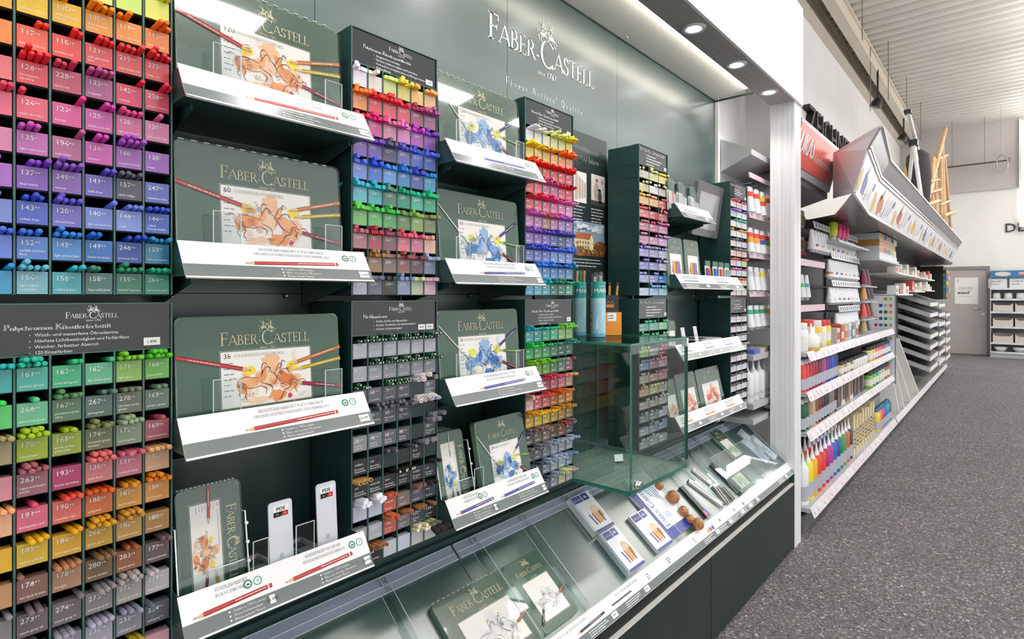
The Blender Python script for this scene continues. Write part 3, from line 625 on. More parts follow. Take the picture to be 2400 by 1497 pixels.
NL = ['272157', '215232', '372561', '160744', '213436', '232770', '114322', '121372', '033431', '000020']
# one pencil: butt end toward -Y at the origin, ring print near the end
def pencil_mesh(r=.0040, L=.165, seg=10, ring=True, hexa=False):
    b = MB(); M = Matrix.Rotation(math.radians(-90), 4, 'X')   # local z -> +y
    if hexa: seg = 6
    b.lathe([(r * .55, 0), (r * .85, .0007), (r, .0022), (r, L)], PAPER, M, seg, not hexa)
    b.mats[0] = PAPER
    if ring:
        b.lathe([(r * 1.015, .0165), (r * 1.015, .0175)], C('#3a3432'), M, seg, True, False)
    return b.mesh('colour_pencil')
PM = pencil_mesh(); rnd = random.Random(11)
CNAME = {}
def hue_name(h):
    h = h.lstrip('#'); r, g, b = (int(h[i:i + 2], 16) / 255 for i in (0, 2, 4)); mx, mn = max(r, g, b), min(r, g, b); s = (mx - mn) / (mx or 1)
    if s < .14: return 'black' if mx < .25 else 'dark grey' if mx < .5 else 'grey' if mx < .8 else 'white'
    import colorsys
    H = colorsys.rgb_to_hsv(r, g, b)[0] * 360
    if mx < .55 and 10 < H < 50: return 'brown'
    for lim, n in ((12, 'red'), (24, 'orange red'), (42, 'orange'), (68, 'yellow'), (95, 'lime green'), (150, 'green'), (185, 'turquoise'), (205, 'light blue'), (245, 'blue'), (275, 'violet'), (310, 'purple'), (345, 'pink'), (361, 'red')):
        if H < lim: return n
def sat(h, k=1.35, v=1.0):
    import colorsys
    h = h.lstrip('#'); r, g, b = (int(h[i:i + 2], 16) / 255 for i in (0, 2, 4)); H, S, V = colorsys.rgb_to_hsv(r, g, b)
    r, g, b = colorsys.hsv_to_rgb(H, min(1, S * k), min(1, V * v)); return '#%02x%02x%02x' % (int(r * 255), int(g * 255), int(b * 255))
def slots_in_cell(n, cw, r, R):
    """positions (x, z over the tag top) for n round pencils lying in one cell"""
    per = max(1, int((cw - .004) / (2 * r * 1.02))); out = []; base = min(n, per if n > 4 else 4)
    off = R.choice([-1, 1, 1, 0]); wtot = base * 2 * r * 1.04
    x0 = {-1: -cw / 2 + .002 + r, 1: cw / 2 - .002 - wtot + r, 0: -wtot / 2 + r}[off]
    for i in range(base): out.append((x0 + i * 2 * r * 1.04 + (R.uniform(0, .0015) if base < 4 else 0), r))
    for i in range(n - base): out.append((x0 + (i + .5) * 2 * r * 1.04, r * 2.75))
    return out
def lay(obj_fn, u0, cols, cw, z0, rows, rh, counts, r, tagk=.62, out=(.010, .030), tilt=5, R=rnd):
    for i in range(rows):
        for j in range(cols):
            n = counts(i, j)
            if not n: continue
            zt = z0 + (rows - 1 - i) * rh + .0028 + rh * tagk; xc = u0 + (j + .5) * cw
            for (dx, dz) in slots_in_cell(n, cw, r, R):
                y = RACKY - R.uniform(*out); a = math.radians(tilt + R.uniform(-1.2, 1.2)); yaw = math.radians(R.uniform(-1, 1) * (2.5 if abs(dx) < cw * .25 else .6))
                z = zt + dz + math.tan(a) * (RACKY - y)
                M = Matrix.Translation((xc + dx, y, z)) @ Matrix.Rotation(-a, 4, 'X') @ Matrix.Rotation(yaw, 4, 'Z')
                obj_fn(i, j, M)
ORD = ['first', 'second', 'third', 'fourth', 'fifth', 'sixth', 'seventh', 'eighth', 'ninth', 'tenth']
SEQ = {}
def nth(key):
    SEQ[key] = SEQ.get(key, -1) + 1; return ORD[min(SEQ[key], 9)]
def solo(mesh, name, M, material, label, cat, group):
    o = bpy.data.objects.new(name, mesh); COL.objects.link(o); o.matrix_world = M
    if material is not None: o.material_slots[0].link = 'OBJECT'; o.material_slots[0].material = material
    return tag(o, label, cat, group)
ZU, ZL = 1.3815, .8005            # bottoms of the upper and lower racks
U1 = .3356 - 6 * CW
HP = ('Polychromos Künstlerfarbstift', ['Wisch- und wasserfeste Ölkreidemine', 'Höchste Lichtbeständigkeit und Farbbrillanz', 'Weicher, farbsatter Abstrich', '120 Einzelfarben'], .53)
rack('large green rack of red to blue pencils at the left edge, upper of two', U1, 6, CW, ZU, 10, RH, cellrows(R1U), HP)
rack('large green rack of green to grey pencils at the left edge, lower of two', U1, 6, CW, ZL, 10, RH, cellrows(R1L), HP, [(.835, .10, '1.85€')])
def pen1(tab, lev):
    def f(i, j, M):
        c = tab[i][j]; h = sat(c[0], 1.4, 1.04); nm = c[2].replace('|', ' ').replace('’', '') if c[1] else ''
        where = 'left %s rack, row %s, column %s' % (lev, rown[i], rown[j]); k = nth((lev, i, j))
        solo(PM, 'colour_pencil', M, C(h, .35), '%s %s pencil%s, %s' % (k, hue_name(h), ' tagged ' + nm if nm else '', where), 'pencil', 'pencils in the ' + where)
    return f
lay(pen1(R1U, 'upper'), U1, 6, CW, ZU, 10, RH, lambda i, j: int(NU[i][j]), .0040)
lay(pen1(R1L, 'lower'), U1, 6, CW, ZL, 10, RH, lambda i, j: int(NL[i][j]), .0040)
# ---- rack 2, upper: square pastel sticks
U2 = .6796; CW2 = .0390
P2 = ['#dcdce4 #d8d4cc #c4d890 #d8cc70 #e0bc74 #e4b482', '#e8985c #d8585c #d86068 #d45c68 #a85878 #a0688c', '#dc5c74 #d85c94 #d88ca8 #d888bc #b05cb0 #8c5cb0', '#8868b4 #7c60ac #5c5870 #6c6cb0 #5c70bc #7484d0',
      '#7c90d8 #5878cc #6c9cd8 #5088c4 #5c68b0 #509ccc', '#64b4c4 #4cacb4 #547c74 #3c9478 #4cb094 #44ac84', '#7cbc6c #6cb870 #5cac64 #6c8c5c #84a860 #7c8860', '#b07880 #a85460 #8c5c6c #d87888 #cc7890 #d8b0a0',
      '#c07868 #9c7c5c #847068 #94605c #6c5058 #98a0b8', '#b0b0c0 #6c7080 #383838 #8c98b0 #b8c0a0 #dcb8c4']
N2 = [['', '', '', '', '', '113'], ['115', '118', '121', '219', '225', '133'], ['', '123', '125', '', '134', ''], ['137', '141', '157', '247', '151', '143'], ['152', '110', '145', '149', '246', '155'],
      ['153', '156', '158', '159', '264', '163'], ['171', '166', '266', '167', '168', '174'], ['169', '192', '263', '130', '131', ''], ['', '180', '280', '283', '177', '271'], ['233', '234', '199', '251', '', '']]
NC2 = [[5, 2, 4, 5, 2, 4], [7, 6, 6, 6, 5, 6], [4, 6, 6, 7, 7, 6], [7, 8, 5, 6, 6, 7], [8, 6, 4, 6, 6, 4], [5, 6, 5, 8, 4, 6], [7, 8, 5, 4, 7, 4], [6, 7, 5, 8, 6, 3], [2, 6, 5, 7, 5, 5], [3, 4, 3, 5, 4, 4]]
cells2 = [[(h, N2[i][j], '', 3) for j, h in enumerate(r.split())] for i, r in enumerate(P2)]
rack('green rack of square pastel sticks between the large tins, upper of two', U2, 6, CW2, ZU, 10, RH, cells2, ('Polychromos Künstlerpastellkreide', ['Ausgezeichnet vermalbar', 'Höchste Lichtbeständigkeit und Farbbrillanz', 'Vierkantform ermöglicht feines und flächiges Arbeiten', '60 Einzelfarben'], .55), [(.86, .09, '2.50€')])
def bar_mesh(s, L, name='pastel_stick'):
    b = MB(); h = s / 2; e = s * .12
    pr = [(-h + e, -h), (h - e, -h), (h, -h + e), (h, h - e), (h - e, h), (-h + e, h), (-h, h - e), (-h, -h + e)]
    b.prism([(x, 0, z) for x, z in pr], (0, L, 0), PAPER); b.mats[0] = PAPER
    return b.mesh(name)
BAR = bar_mesh(.0083, .075)
rr = random.Random(5)
for i in range(10):
    for j in range(6):
        n = min(NC2[i][j], 5 if (i + j) % 3 else 6); h = sat(P2[i].split()[j], 1.45, 1.08); zt = ZU + (9 - i) * RH + .0028 + RH * .62; xc = U2 + (j + .5) * CW2
        where = 'pastel rack row %s column %s' % (rown[i], rown[j])
        for k in range(n):
            lay_ = k // 4; xx = -CW2 / 2 + .0058 + (k % 4) * .0089 + lay_ * .003 + rr.uniform(-.0006, .0006); zz = zt + .0045 + lay_ * .0088
            if lay_ and xx > CW2 / 2 - .005: xx = CW2 / 2 - .006
            y = RACKY - rr.uniform(.002, .02); tl = math.radians(rr.uniform(0, 9) if lay_ == 0 else rr.uniform(-4, 14))
            M = Matrix.Translation((xc + xx, y, zz)) @ Matrix.Rotation(-tl, 4, 'X') @ Matrix.Rotation(math.radians(rr.uniform(-3, 3) if lay_ == 0 else rr.uniform(-10, 10)), 4, 'Z') @ Matrix.Rotation(math.radians(rr.uniform(-6, 6)), 4, 'Y')
            solo(BAR, 'pastel_stick', M, C(h, .7), '%s %s square pastel stick in %s' % (ORD[k], hue_name(h), where), 'pastel', 'sticks in ' + where)
# ---- rack 2, lower: graphite, charcoal and chalk
G = '#b2b4be'; G2 = '#8c8e98'; G3 = '#6e6e76'; K = '#3a3a3e'; DG = '#33403f'
L2 = [[(G, '6H', 'Castell 9000'), (G, '5H', 'Castell 9000'), (G, '4H', 'Castell 9000'), (G, '3H', 'Castell 9000'), (G, '2H', 'Castell 9000'), (G, 'H', 'Castell 9000')],
      [('#a6a8b2', 'F', 'Castell 9000'), ('#9c9ea8', 'HB', 'Castell 9000'), ('#9496a0', 'B', 'Castell 9000'), (G2, '2B', 'Castell 9000'), ('#868892', '3B', 'Castell 9000'), ('#7e808a', '4B', 'Castell 9000')],
      [(G3, '5B', 'Castell 9000'), (G3, '6B', 'Castell 9000'), ('#686870', '7B', 'Castell 9000'), ('#62626a', '8B', 'Castell 9000'), (DG, '', ''), ('#787c80', '2B', 'Pitt Graphite|Crayon')],
      [('#6c6c74', 'HB', 'Pitt Graphite|Pure'), ('#686a70', '3B', 'Pitt Graphite|Pure'), ('#606068', '6B', 'Pitt Graphite|Pure'), ('#56565c', '9B', 'Pitt Graphite|Pure'), (DG, '', ''), (DG, '', '')],
      [('#98989c', '2B', 'Graphite|Aquarelle'), ('#84868c', '4B', 'Graphite|Aquarelle'), ('#6c6c72', '6B', 'Graphite|Aquarelle'), ('#5a5a60', '8B', 'Graphite|Aquarelle'), (DG, '', ''), ('#5e6064', '6B', 'Pitt Graphite|Crayon')],
      [(K, 'medium', 'Pitt pressed|Charcoal Stick'), (K, 'soft', 'Pitt pressed|Charcoal Stick'), (DG, '', ''), (DG, '', ''), (K, 'hard', 'Pitt natural|Charcoal'), (DG, '', '')],
      [(K, 'soft', 'Pitt pressed|Charcoal Pencil'), (K, 'extra soft', 'Pitt pressed|Charcoal Stick'), (K, 'hard', 'Pitt pressed|Charcoal Pencil'), (K, 'medium', 'Pitt natural|Charcoal'), (K, 'medium', 'Pitt natural|Charcoal'), ('#3c404a', 'soft', 'Pitt natural|Charcoal')],
      [('#c6cad6', '', ''), ('#c2c8d8', '', ''), ('#c06050', 'sanguine', 'Pitt pastel'), ('#88766e', 'sepia', 'Pitt pastel'), ('#5c606e', '175', 'Pitt pastel'), ('#40424e', 'black', 'Pitt pastel')],
      [('#aaa8a8', '101', 'Pitt Pastel'), ('#b6bac4', '101', 'Pitt Pastel white'), ('#c46454', '188', 'Pitt Pastel|sanguine'), ('#7a7478', '177', 'Pitt Pastel|walnut'), ('#50545e', '175', 'Pitt Pastel|sepia'), ('#3a3e42', '199', 'Pitt Pastel|black')],
      [(K, '', ''), ('#3c3836', 'oil', 'Pitt Oil Base'), ('#c4c6cc', '', ''), ('#c8ccd8', '', ''), ('#d0d0d4', '', ''), ('#dcdcdc', '', '')]]
cellsL2 = [[(c[0], c[1], c[2], 3) for c in r] for r in L2]
rack('green rack of graphite, charcoal and chalk between the large tins, lower of two', U2, 6, CW2, ZL, 10, RH, cellsL2, ('Pitt Monochrome', ['Grafite, Kohlen und Pigmentliner', 'Kreiden, Pastellstifte und Zeichenzubehör', 'Höchste Lichtbeständigkeit'], .27), [(.76, .095, None), (.865, .095, None)])
DKG = C('#0f4a35', .25)
GP = pencil_mesh(.0039, .165, ring=False); bb = MB(); M0 = Matrix.Rotation(math.radians(-90), 4, 'X')
bb.lathe([(.002, 0), (.0034, .0008), (.0039, .0022), (.0039, .165)], DKG, M0, 8); bb.lathe([(.00396, .0045), (.00396, .007)], C('#d8c890'), M0, 8, True, False); bb.lathe([(.0016, -.0003), (.0022, .0003)], C('#cfd6cf'), M0, 8)
GPM = bb.mesh('graphite_pencil')
def ring_end(outer, core, r, L, name, hexa=False):
    b = MB(); b.lathe([(r, 0), (r, L)], outer, M0, 6 if hexa else 10, not hexa); b.lathe([(r * .62, -.0004), (r * .62, .0002)], core, M0, 10); return b.mesh(name)
CHP = ring_end(C('#d8a85c'), C('#2a2624'), .0045, .16, 'charcoal_pencil'); BLP = ring_end(C('#2a2a2c'), C('#d9cdb0'), .0042, .16, 'charcoal_pencil_black')
WOODR = ring_end(C('#e6e2ee'), C('#c79a62'), .0052, .15, 'paper_stump'); NATC = ring_end(C('#55555a', .6), C('#6d6d72'), .0048, .14, 'graphite_stick', True)
CREAM = ring_end(C('#e8dcb4'), C('#f4eedc'), .0042, .14, 'eraser_pencil'); REDP = ring_end(C('#d06a40'), C('#a8442c'), .0042, .15, 'sanguine_pencil'); BRNP = ring_end(C('#b87848'), C('#4a3428'), .0042, .15, 'sepia_pencil')
THICK = ring_end(C('#8a8c92', .4), C('#77787e', .5), .0062, .12, 'graphite_crayon', True)
LYW = bar_mesh(.008, .08, 'white_chalk'); LBR = bar_mesh(.0085, .08, 'brown_chalk'); LBK = bar_mesh(.0075, .09, 'charcoal_bar')
def fill(mesh, name, i, j, n, what, r, material=None, out=(.008, .03), u0=U2, cw=CW2, z0=ZL, per=4):
    fin = ['one', 'two', 'three', 'four', 'five', 'six']; fr_ = ['one', 'two', 'three', 'four', 'five', 'six', 'seven', 'eight', 'nine', 'ten']
    def f(a, b, M): solo(mesh, name, M, material, '%s %s in graphite rack row %s column %s' % (nth(('g', i, j)), what, fr_[i], fin[j]), what.split()[-1], 'graphite rack row %s column %s' % (fr_[i], fin[j]))
    lay(f, u0, 6, cw, z0, 10, RH, lambda a, b: n if (a, b) == (i, j) else 0, r, out=out, tilt=6)
for i, cnt in ((0, [2, 6, 6, 5, 5, 8]), (1, [0, 5, 6, 6, 5, 6]), (2, [5, 0, 8, 6, 0, 0])):
    for j, n in enumerate(cnt): fill(GPM, 'graphite_pencil', i, j, n, 'dark green graphite pencil', .0039)
for i, j, n in ((2, 4, 7), (3, 4, 7)): fill(WOODR, 'paper_stump', i, j, n, 'rolled white paper blending stump', .0052, None)
for j, n in ((0, 3), (1, 7), (2, 6), (3, 3)): fill(NATC, 'graphite_stick', 3, j, n, 'dark grey woodless graphite stick', .0048)
for i, j, n in ((4, 5, 5), (5, 5, 4), (2, 5, 1)): fill(THICK, 'graphite_crayon', i, j, n, 'thick grey graphite crayon', .0062)
for j, n in ((2, 3), (3, 1)): fill(NATC, 'charcoal_stick', 5, j, n, 'short grey charcoal stick', .0048)
fill(CHP, 'charcoal_pencil', 6, 0, 4, 'wooden charcoal pencil', .0045); fill(BLP, 'charcoal_pencil', 6, 3, 4, 'black lacquered charcoal pencil', .0042); fill(BLP, 'charcoal_pencil', 6, 2, 1, 'black lacquered charcoal pencil', .0042)
for j in (0, 1): fill(LYW, 'white_chalk', 7, j, 5, 'white square chalk', .0044, C('#eceef6', .7))
fill(REDP, 'sanguine_pencil', 7, 2, 3, 'red sanguine pencil', .0042); fill(REDP, 'sanguine_pencil', 8, 2, 6, 'red sanguine pencil', .0042); fill(LBR, 'brown_chalk', 7, 4, 4, 'brown square chalk', .0045, C('#7a5650', .7))
fill(BRNP, 'sepia_pencil', 8, 3, 3, 'brown sepia pencil', .0042); fill(BRNP, 'sepia_pencil', 8, 4, 3, 'brown sepia pencil', .0042); fill(BRNP, 'sepia_pencil', 8, 5, 1, 'brown sepia pencil', .0042)
for j, n in ((0, 4), (1, 4)): fill(BRNP, 'oil_pencil', 9, j, n, 'brown oil pencil', .0042)
fill(LBK, 'charcoal_bar', 6, 5, 3, 'black charcoal bar', .004, C('#232326', .8)); fill(LBK, 'charcoal_bar', 7, 5, 3, 'black charcoal bar', .004, C('#232326', .8))
fill(CREAM, 'eraser_pencil', 9, 4, 7, 'cream coloured eraser pencil', .0042)
for k in range(4):      # erasers with a brush, brush end out
    x = U2 + 5.2 * CW2 + k * .0085; b = MB(); z = ZL + .036
    b.lathe([(.0042, -.08), (.0042, .012)], C('#d9d27a'), Matrix.Identity(4), 8); b.lathe([(.0046, -.012), (.0046, .006)], SILVER, Matrix.Identity(4), 8); b.lathe([(.004, .006), (.007, .018), (.0085, .032), (.006, .036)], C('#2a2226', .9), Matrix.Identity(4), 8)
    o = b.obj('eraser_brush', None, 'yellow eraser pencil with black brush tip, %s from the left in its compartment' % ['first', 'second', 'third', 'fourth'][k], 'brush', 'eraser brushes in the graphite rack')
    o.matrix_world = Matrix.Translation((x, RACKY - .014 - .004 * (k % 2), z + .004 * (k % 2))) @ Matrix.Rotation(math.radians(-4 + 6 * k), 4, 'Z') @ Matrix.Rotation(math.radians(96), 4, 'X')
for k in range(3):      # soft pointed erasers in white sleeves
    x = U2 + 5.25 * CW2 + k * .011; b = MB(); b.lathe([(.007, .1), (.0072, .02), (.005, .006), (.0012, 0)], C('#d9dcf0'), Matrix.Rotation(math.radians(-90), 4, 'X'), 8)
    o = b.obj('blending_stump', None, 'pale pointed blending stump in the right column, %s of three' % ['leftmost', 'middle', 'rightmost'][k], 'stump', 'pointed stumps'); o.location = (x, RACKY - .026, ZL + 6 * RH + .041 + .006 * (k == 1))
# ---- rack 3: watercolour pencils
U3 = 1.249; CW3 = .0392
def ramp(cols, n=6):
    cs = cols.split(); return [mixh(cs[min(int(k * (len(cs) - 1) / (n - 1)), len(cs) - 2)], cs[min(int(k * (len(cs) - 1) / (n - 1)), len(cs) - 2) + 1], k * (len(cs) - 1) / (n - 1) - min(int(k * (len(cs) - 1) / (n - 1)), len(cs) - 2)) for k in range(n)]
T3U = [ramp('#dcdce8 #dcdcd4 #d4d8a4 #cce08c #d8cc5c'), ramp('#e0d458 #dcc860 #dcac54 #e89850 #e08850'), ramp('#e47850 #e0584c #d85858 #d45058'), ramp('#e06468 #d86c80 #b070a0 #d85c70 #cc4858'), ramp('#dc6070 #e06880 #d85c98 #d878a8 #d890b8'),
       ramp('#d088bc #c47cb4 #b07c68 #c878a8 #a880bc #a06cb8'), ramp('#9c78bc #8c6cb4 #7c6cb8 #6c64ac #5c5c80 #6870b0'), ramp('#6c78c0 #7078c4 #6c7cc8 #7c94dc #7c98dc #6c90d0'), ramp('#5c90d0 #68a0dc #5c8ccc #5080c0 #4c90b8'), ramp('#58b0d4 #5cb0c8 #4cacb0 #3c7868 #3c8068 #44a080')]
T3L = [ramp('#3ca0a8 #40a09c #44ac88 #54b08c #90c06c #7cbc58'), ramp('#44b060 #4ca864 #4c9c68 #4c8064 #4c645c #54807c'), ramp('#8cb850 #84b448 #74b04c #6c8c64 #7c9888 #ac6870'), ramp('#b84858 #b85068 #b85870 #cc7080 #d48890 #dcac94'), ramp('#d8b8b0 #d87080 #d07878 #d07048 #c89050 #dc9048'),
       ramp('#d8a850 #d8b848 #d4b848 #c8a050 #c09858 #b08c58'), ramp('#6c6060 #7c6c64 #8c7868 #6c5c50 #9c6054 #74686c'), ramp('#6c6870 #747078 #848890 #9ca0ac #a4a8b4 #a8b0c0'), ramp('#50545c #585c64 #8c98a8 #a8b0c0 #acb4c4 #8c98b4'), ramp('#585c68 #586068 #687080 #9ca0ac #c8cc9c #b8a8ac')]
HD = ('Albrecht Dürer Künstleraquarellstift', ['Vollständig wasservermalbar', 'Höchste Lichtbeständigkeit und Farbbrillanz', 'Weicher, farbsatter Abstrich', '120 Einzelfarben'], .56)
for tab, z0, nm in ((T3U, ZU, 'upper'), (T3L, ZL, 'lower')):
    rack('green rack of watercolour pencils left of the history poster, %s of two' % nm, U3, 6, CW3, z0, 10, RH, [[(h, '', '', 3) for h in r] for r in tab], HD, [(.86, .09, None)], small=True)
stuff = MB(); PSEG = [(.0022, 0), (.0036, .0009), (.0042, .0024), (.0042, .15)]; r3 = random.Random(21)
for tab, z0 in ((T3U, ZU), (T3L, ZL)):
    def f3(i, j, M, tab=tab): stuff.lathe(PSEG, C(sat(tab[i][j], 1.5, 1.06), .35), M @ M0, 7)
    lay(f3, U3, 6, CW3, z0, 10, RH, lambda i, j: [5, 4, 6, 3, 5, 7, 4, 6, 5, 2][(i * 7 + j * 3 + (3 if z0 == ZU else 0)) % 10], .0042, out=(.012, .032), tilt=5, R=r3)
stuff.obj('watercolour_pencil_stock', None, 'hundreds of watercolour pencils filling the rack left of the history poster', 'pencil', kind='stuff')
# ---- racks 4 and 5: drawing pens in wide cells
CW4 = .0777; U4 = 1.913; U5 = 2.838
T4U = ['#b8b49c #c4c880 #d8cc64', '#c4b880 #d0ccd0 #b8b4a4', '#dcb060 #dca070 #c86860', '#d46c70 #cc5c60 #d88c90', '#b06878 #c05c80 #c878a0', '#c07c98 #b478a4 #b890bc', '#9c8cc4 #948cb8 #9c98b8', '#7078c0 #8080bc #9ca0b4', '#8c98c4 #7880c0 #4c88c0', '#a8bcd8 #8cacd8 #80b8c4']
T4L = ['#4c9884 #50a088 #6cb080', '#44a078 #58b080 #90c09c', '#9cb468 #a0a4a0 #b04c5c', '#8490b8 #a07484 #d88ca0', '#b8a098 #b88880 #c07c80', '#d8a888 #c8bc88 #b0a898', '#b8a49c #a09890 #a8a8ac', '#888c94 #848890 #b8b8c8', '#a8aab4 #8c94a4 #8ca0b8', '#9c9ca4 #a0a4ac #b0b0b4']
HT = ('Pitt Artist Pen Zeichentuschestift', [.38, .6, .52, .3], .84)
for tab, z0, nm in ((T4U, ZU - .001, 'upper'), (T4L, ZL, 'lower')):
    rack('dark blue-green rack of drawing pens beside the history poster, %s of two' % nm, U4, 3, CW4, z0, 10, RH, [[(h, '', '', 3) for h in r.split()] for r in tab], HT, [(.87, .1, None)], crest_on=False, small=True, tagk=.55, yb=1.175)
BPEN = bpy.data.meshes.new('x')
def pen_mesh():
    b = MB(); b.lathe([(.0036, 0), (.0050, .0015), (.0050, .005)], PAPER, M0, 8); b.mats[0] = PAPER
    b.lathe([(.0056, .005), (.0056, .12)], C('#2b2b2e', .3), M0, 8); return b.mesh('drawing_pen')
PEN = pen_mesh(); r4 = random.Random(31)
rown = ['one', 'two', 'three', 'four', 'five', 'six', 'seven', 'eight', 'nine', 'ten']
for tab, z0, lev in ((T4U, ZU - .001, 'upper'), (T4L, ZL, 'lower')):
    def f4(i, j, M, tab=tab, lev=lev):
        h = sat(tab[i].split()[j], 1.25, 1.12); w_ = '%s pen rack row %s column %s' % (lev, rown[i], rown[j])
        solo(PEN, 'drawing_pen', M, C(h, .3), '%s %s tipped drawing pen in the %s' % (nth(w_), hue_name(h), w_), 'pen', 'pens in ' + w_)
    lay(f4, U4, 3, CW4, z0, 10, RH, lambda i, j: [4, 3, 4, 7, 2, 8, 4, 0, 5, 6, 3, 7, 5][(i * 5 + j * 4 + (1 if lev == 'upper' else 6)) % 13], .0056, tagk=.55, out=(.002, .014), tilt=5, R=r4)
T5U = ['#e4dcdc #e4a8b0 #c8d0e0', '#d8d8e0 #d0e0dc #e0d8dc', '#e8e0e0 #e0dce4 #e0e0e0', '#dcdce0 #e4e0e0 #e0e0e0', '#e4c8cc #d8d8dc #d8c4c8', '#e0b4b8 #e8b8a0 #e4b4b0', '#d8bcc8 #c4c8e0 #c8d890', '#e0c4d0 #c8d0e4 #b8dce0', '#e0b8ac #d8a898 #e4c0b4', '#e4ccd0 #dccccc #d8ccd0']
T5L = ['#dcccd8 #e0d0d8 #e0d4dc', '#e0ccd4 #dcd0d8 #e0d8dc', '#e4d8dc #e0d8e0 #dcd8e0', '#e0dce0 #e4dce4 #e0e0e4', '#dcdce0 #e0dce0 #e4e0e4', '#e0d8e0 #dcd8e4 #e0dce4', '#d8d8e0 #dcdce4 #e0d8e0', '#e0d8dc #dcd8dc #e0dce0', '#d8d4d8 #dcd8dc #d8d8dc', '#d8d8dc #d8d4dc #dcd8e0']
for tab, z0, nm in ((T5U, ZU, 'upper'), (T5L, ZL, 'lower')):
    rack('pale tagged rack of pens at the right end of the green wall, %s of two' % nm, U5, 3, CW4, z0, 10, RH, [[(h, '', '', 3) for h in r.split()] for r in tab], ('Pitt Artist Pen Brush', [.4, .55, .4], .6), [(.85, .1, None)], crest_on=False, small=True, tagk=.55)
st5 = MB(); r5 = random.Random(41)
for tab, z0 in ((T5U, ZU), (T5L, ZL)):
    pal = ['#e8485c', '#8c5cc8', '#3cb890', '#e89a4c', '#2c2c30', '#2c2c30', '#e05a4c', '#d05ca8', '#c86c4c', '#38383c'] if tab is T5U else ['#2c2c30', '#3a3a40', '#4a3a3a', '#c8b8b8', '#2c2c30', '#383840', '#2c2c30', '#40383c', '#2c2c30', '#383838']
    def f5(i, j, M, pal=pal): st5.lathe([(.0046, 0), (.0054, .002), (.0054, .1)], C(mixh(pal[i], '#d8d8d8', r5.choice([0, .1, .5])), .3), M @ M0, 6)
    lay(f5, U5, 3, CW4, z0, 10, RH, lambda i, j: [5, 3, 6, 4, 2, 5][(i * 5 + j * 4) % 6], .0054, tagk=.55, out=(.002, .016), tilt=5, R=r5)
st5.obj('brush_pen_stock', None, 'small brush pens filling the pale rack at the end of the green wall', 'pen', kind='stuff')
# ================================================================= SHELVES, SIGNS, TINS
SZ = [1.696, 1.410, 1.122, .833]            # lower edge of the sloping signs
SB, ST = .972, 1.010                        # y of sign bottom / top
def sign_frame(u0, zb, hgt=.060):
    return Fr((u0, SB, zb), (1, 0, 0), (0, ST - SB, hgt)), math.hypot(ST - SB, hgt)
def shelf(label, u0, u1, zb, draw, plates=(), group='sloping-fronted green shelves', deep=WALLY, hgt=.060):
    t = thing('display_shelf', label, 'shelf', ((u0 + u1) / 2, 1.1, zb), group); zt = zb + hgt
    MB().box(u0, u1, SB + .01, deep - .003, zb + .002, zb + .006, GREEN).obj('board', t)
    for x in (u0 + .0005, u1 - .0025):
        MB().prism([(x, SB + .004, zb + .006), (x, deep - .02, zb - .012), (x, deep - .02, zb + .055), (x, ST + .004, zt - .004)], (.002, 0, 0), GREEN).obj('side_panel', t)
    MB().prism([(u0 + .02, deep - .003, zb - .055), (u0 + .02, deep - .003, zb + .002), (u0 + .02, 1.02, zb + .002), (u0 + .02, 1.02, zb - .008)], (.003, 0, 0), GREEN).obj('bracket', t)
    MB().prism([(u1 - .02, deep - .003, zb - .055), (u1 - .02, deep - .003, zb + .002), (u1 - .02, 1.02, zb + .002), (u1 - .02, 1.02, zb - .008)], (.003, 0, 0), GREEN).obj('bracket', t)
    for x in (u0 + .05, u1 - .06):
        MB().lathe([(.005, 0), (.005, .003), (.003, .005)], CHROME, Matrix.Translation((x, deep - .004, zb - .03)) @ Matrix.Rotation(math.pi / 2, 4, 'X'), 10).obj('bolt', t)
    fr, L = sign_frame(u0 - .004, zb, hgt); W = u1 - u0 + .012
    b = MB(); b.prism([fr.p(0, 0), fr.p(W, 0), fr.p(W, L), fr.p(0, L)], fr.n * -.002, SIGNW); b.obj('sign_board', t); sb = t.children[-1]
    b = MB(); frect(b, fr, 0, W, 0, L * .36, SIGNG, .0003); b.obj('sign_band', sb)
    b = MB(); b.prism([fr.p(0, -.002, .0015), fr.p(W, -.002, .0015), fr.p(W, .0012, .0015), fr.p(0, .0012, .0015)], fr.n * -.004, SILVER); b.obj('edge_strip', sb)
    if draw:
        b = MB(); draw(b, fr, W, L); b.obj('sign_print', sb)
    for pu, ph in plates:
        x = u0 + (u1 - u0) * pu; f2 = wallfr(x, 1.018, zb + .02); wd = .046 * ph; hh = .075 + .02 * ph
        b = MB(); b.box(x, x + wd, 1.0165, 1.018, zb + .02, zb + .02 + hh, ACRYL)
        b.box(x - .0004, x + .0004, 1.016, 1.0185, zb + .02, zb + .02 + hh, ACRYLEDGE).box(x + wd - .0004, x + wd + .0004, 1.016, 1.0185, zb + .02, zb + .02 + hh, ACRYLEDGE).box(x, x + wd, 1.016, 1.0185, zb + .0195 + hh, zb + .0203 + hh, ACRYLEDGE)
        b.obj('acrylic_plate', t)
    return t
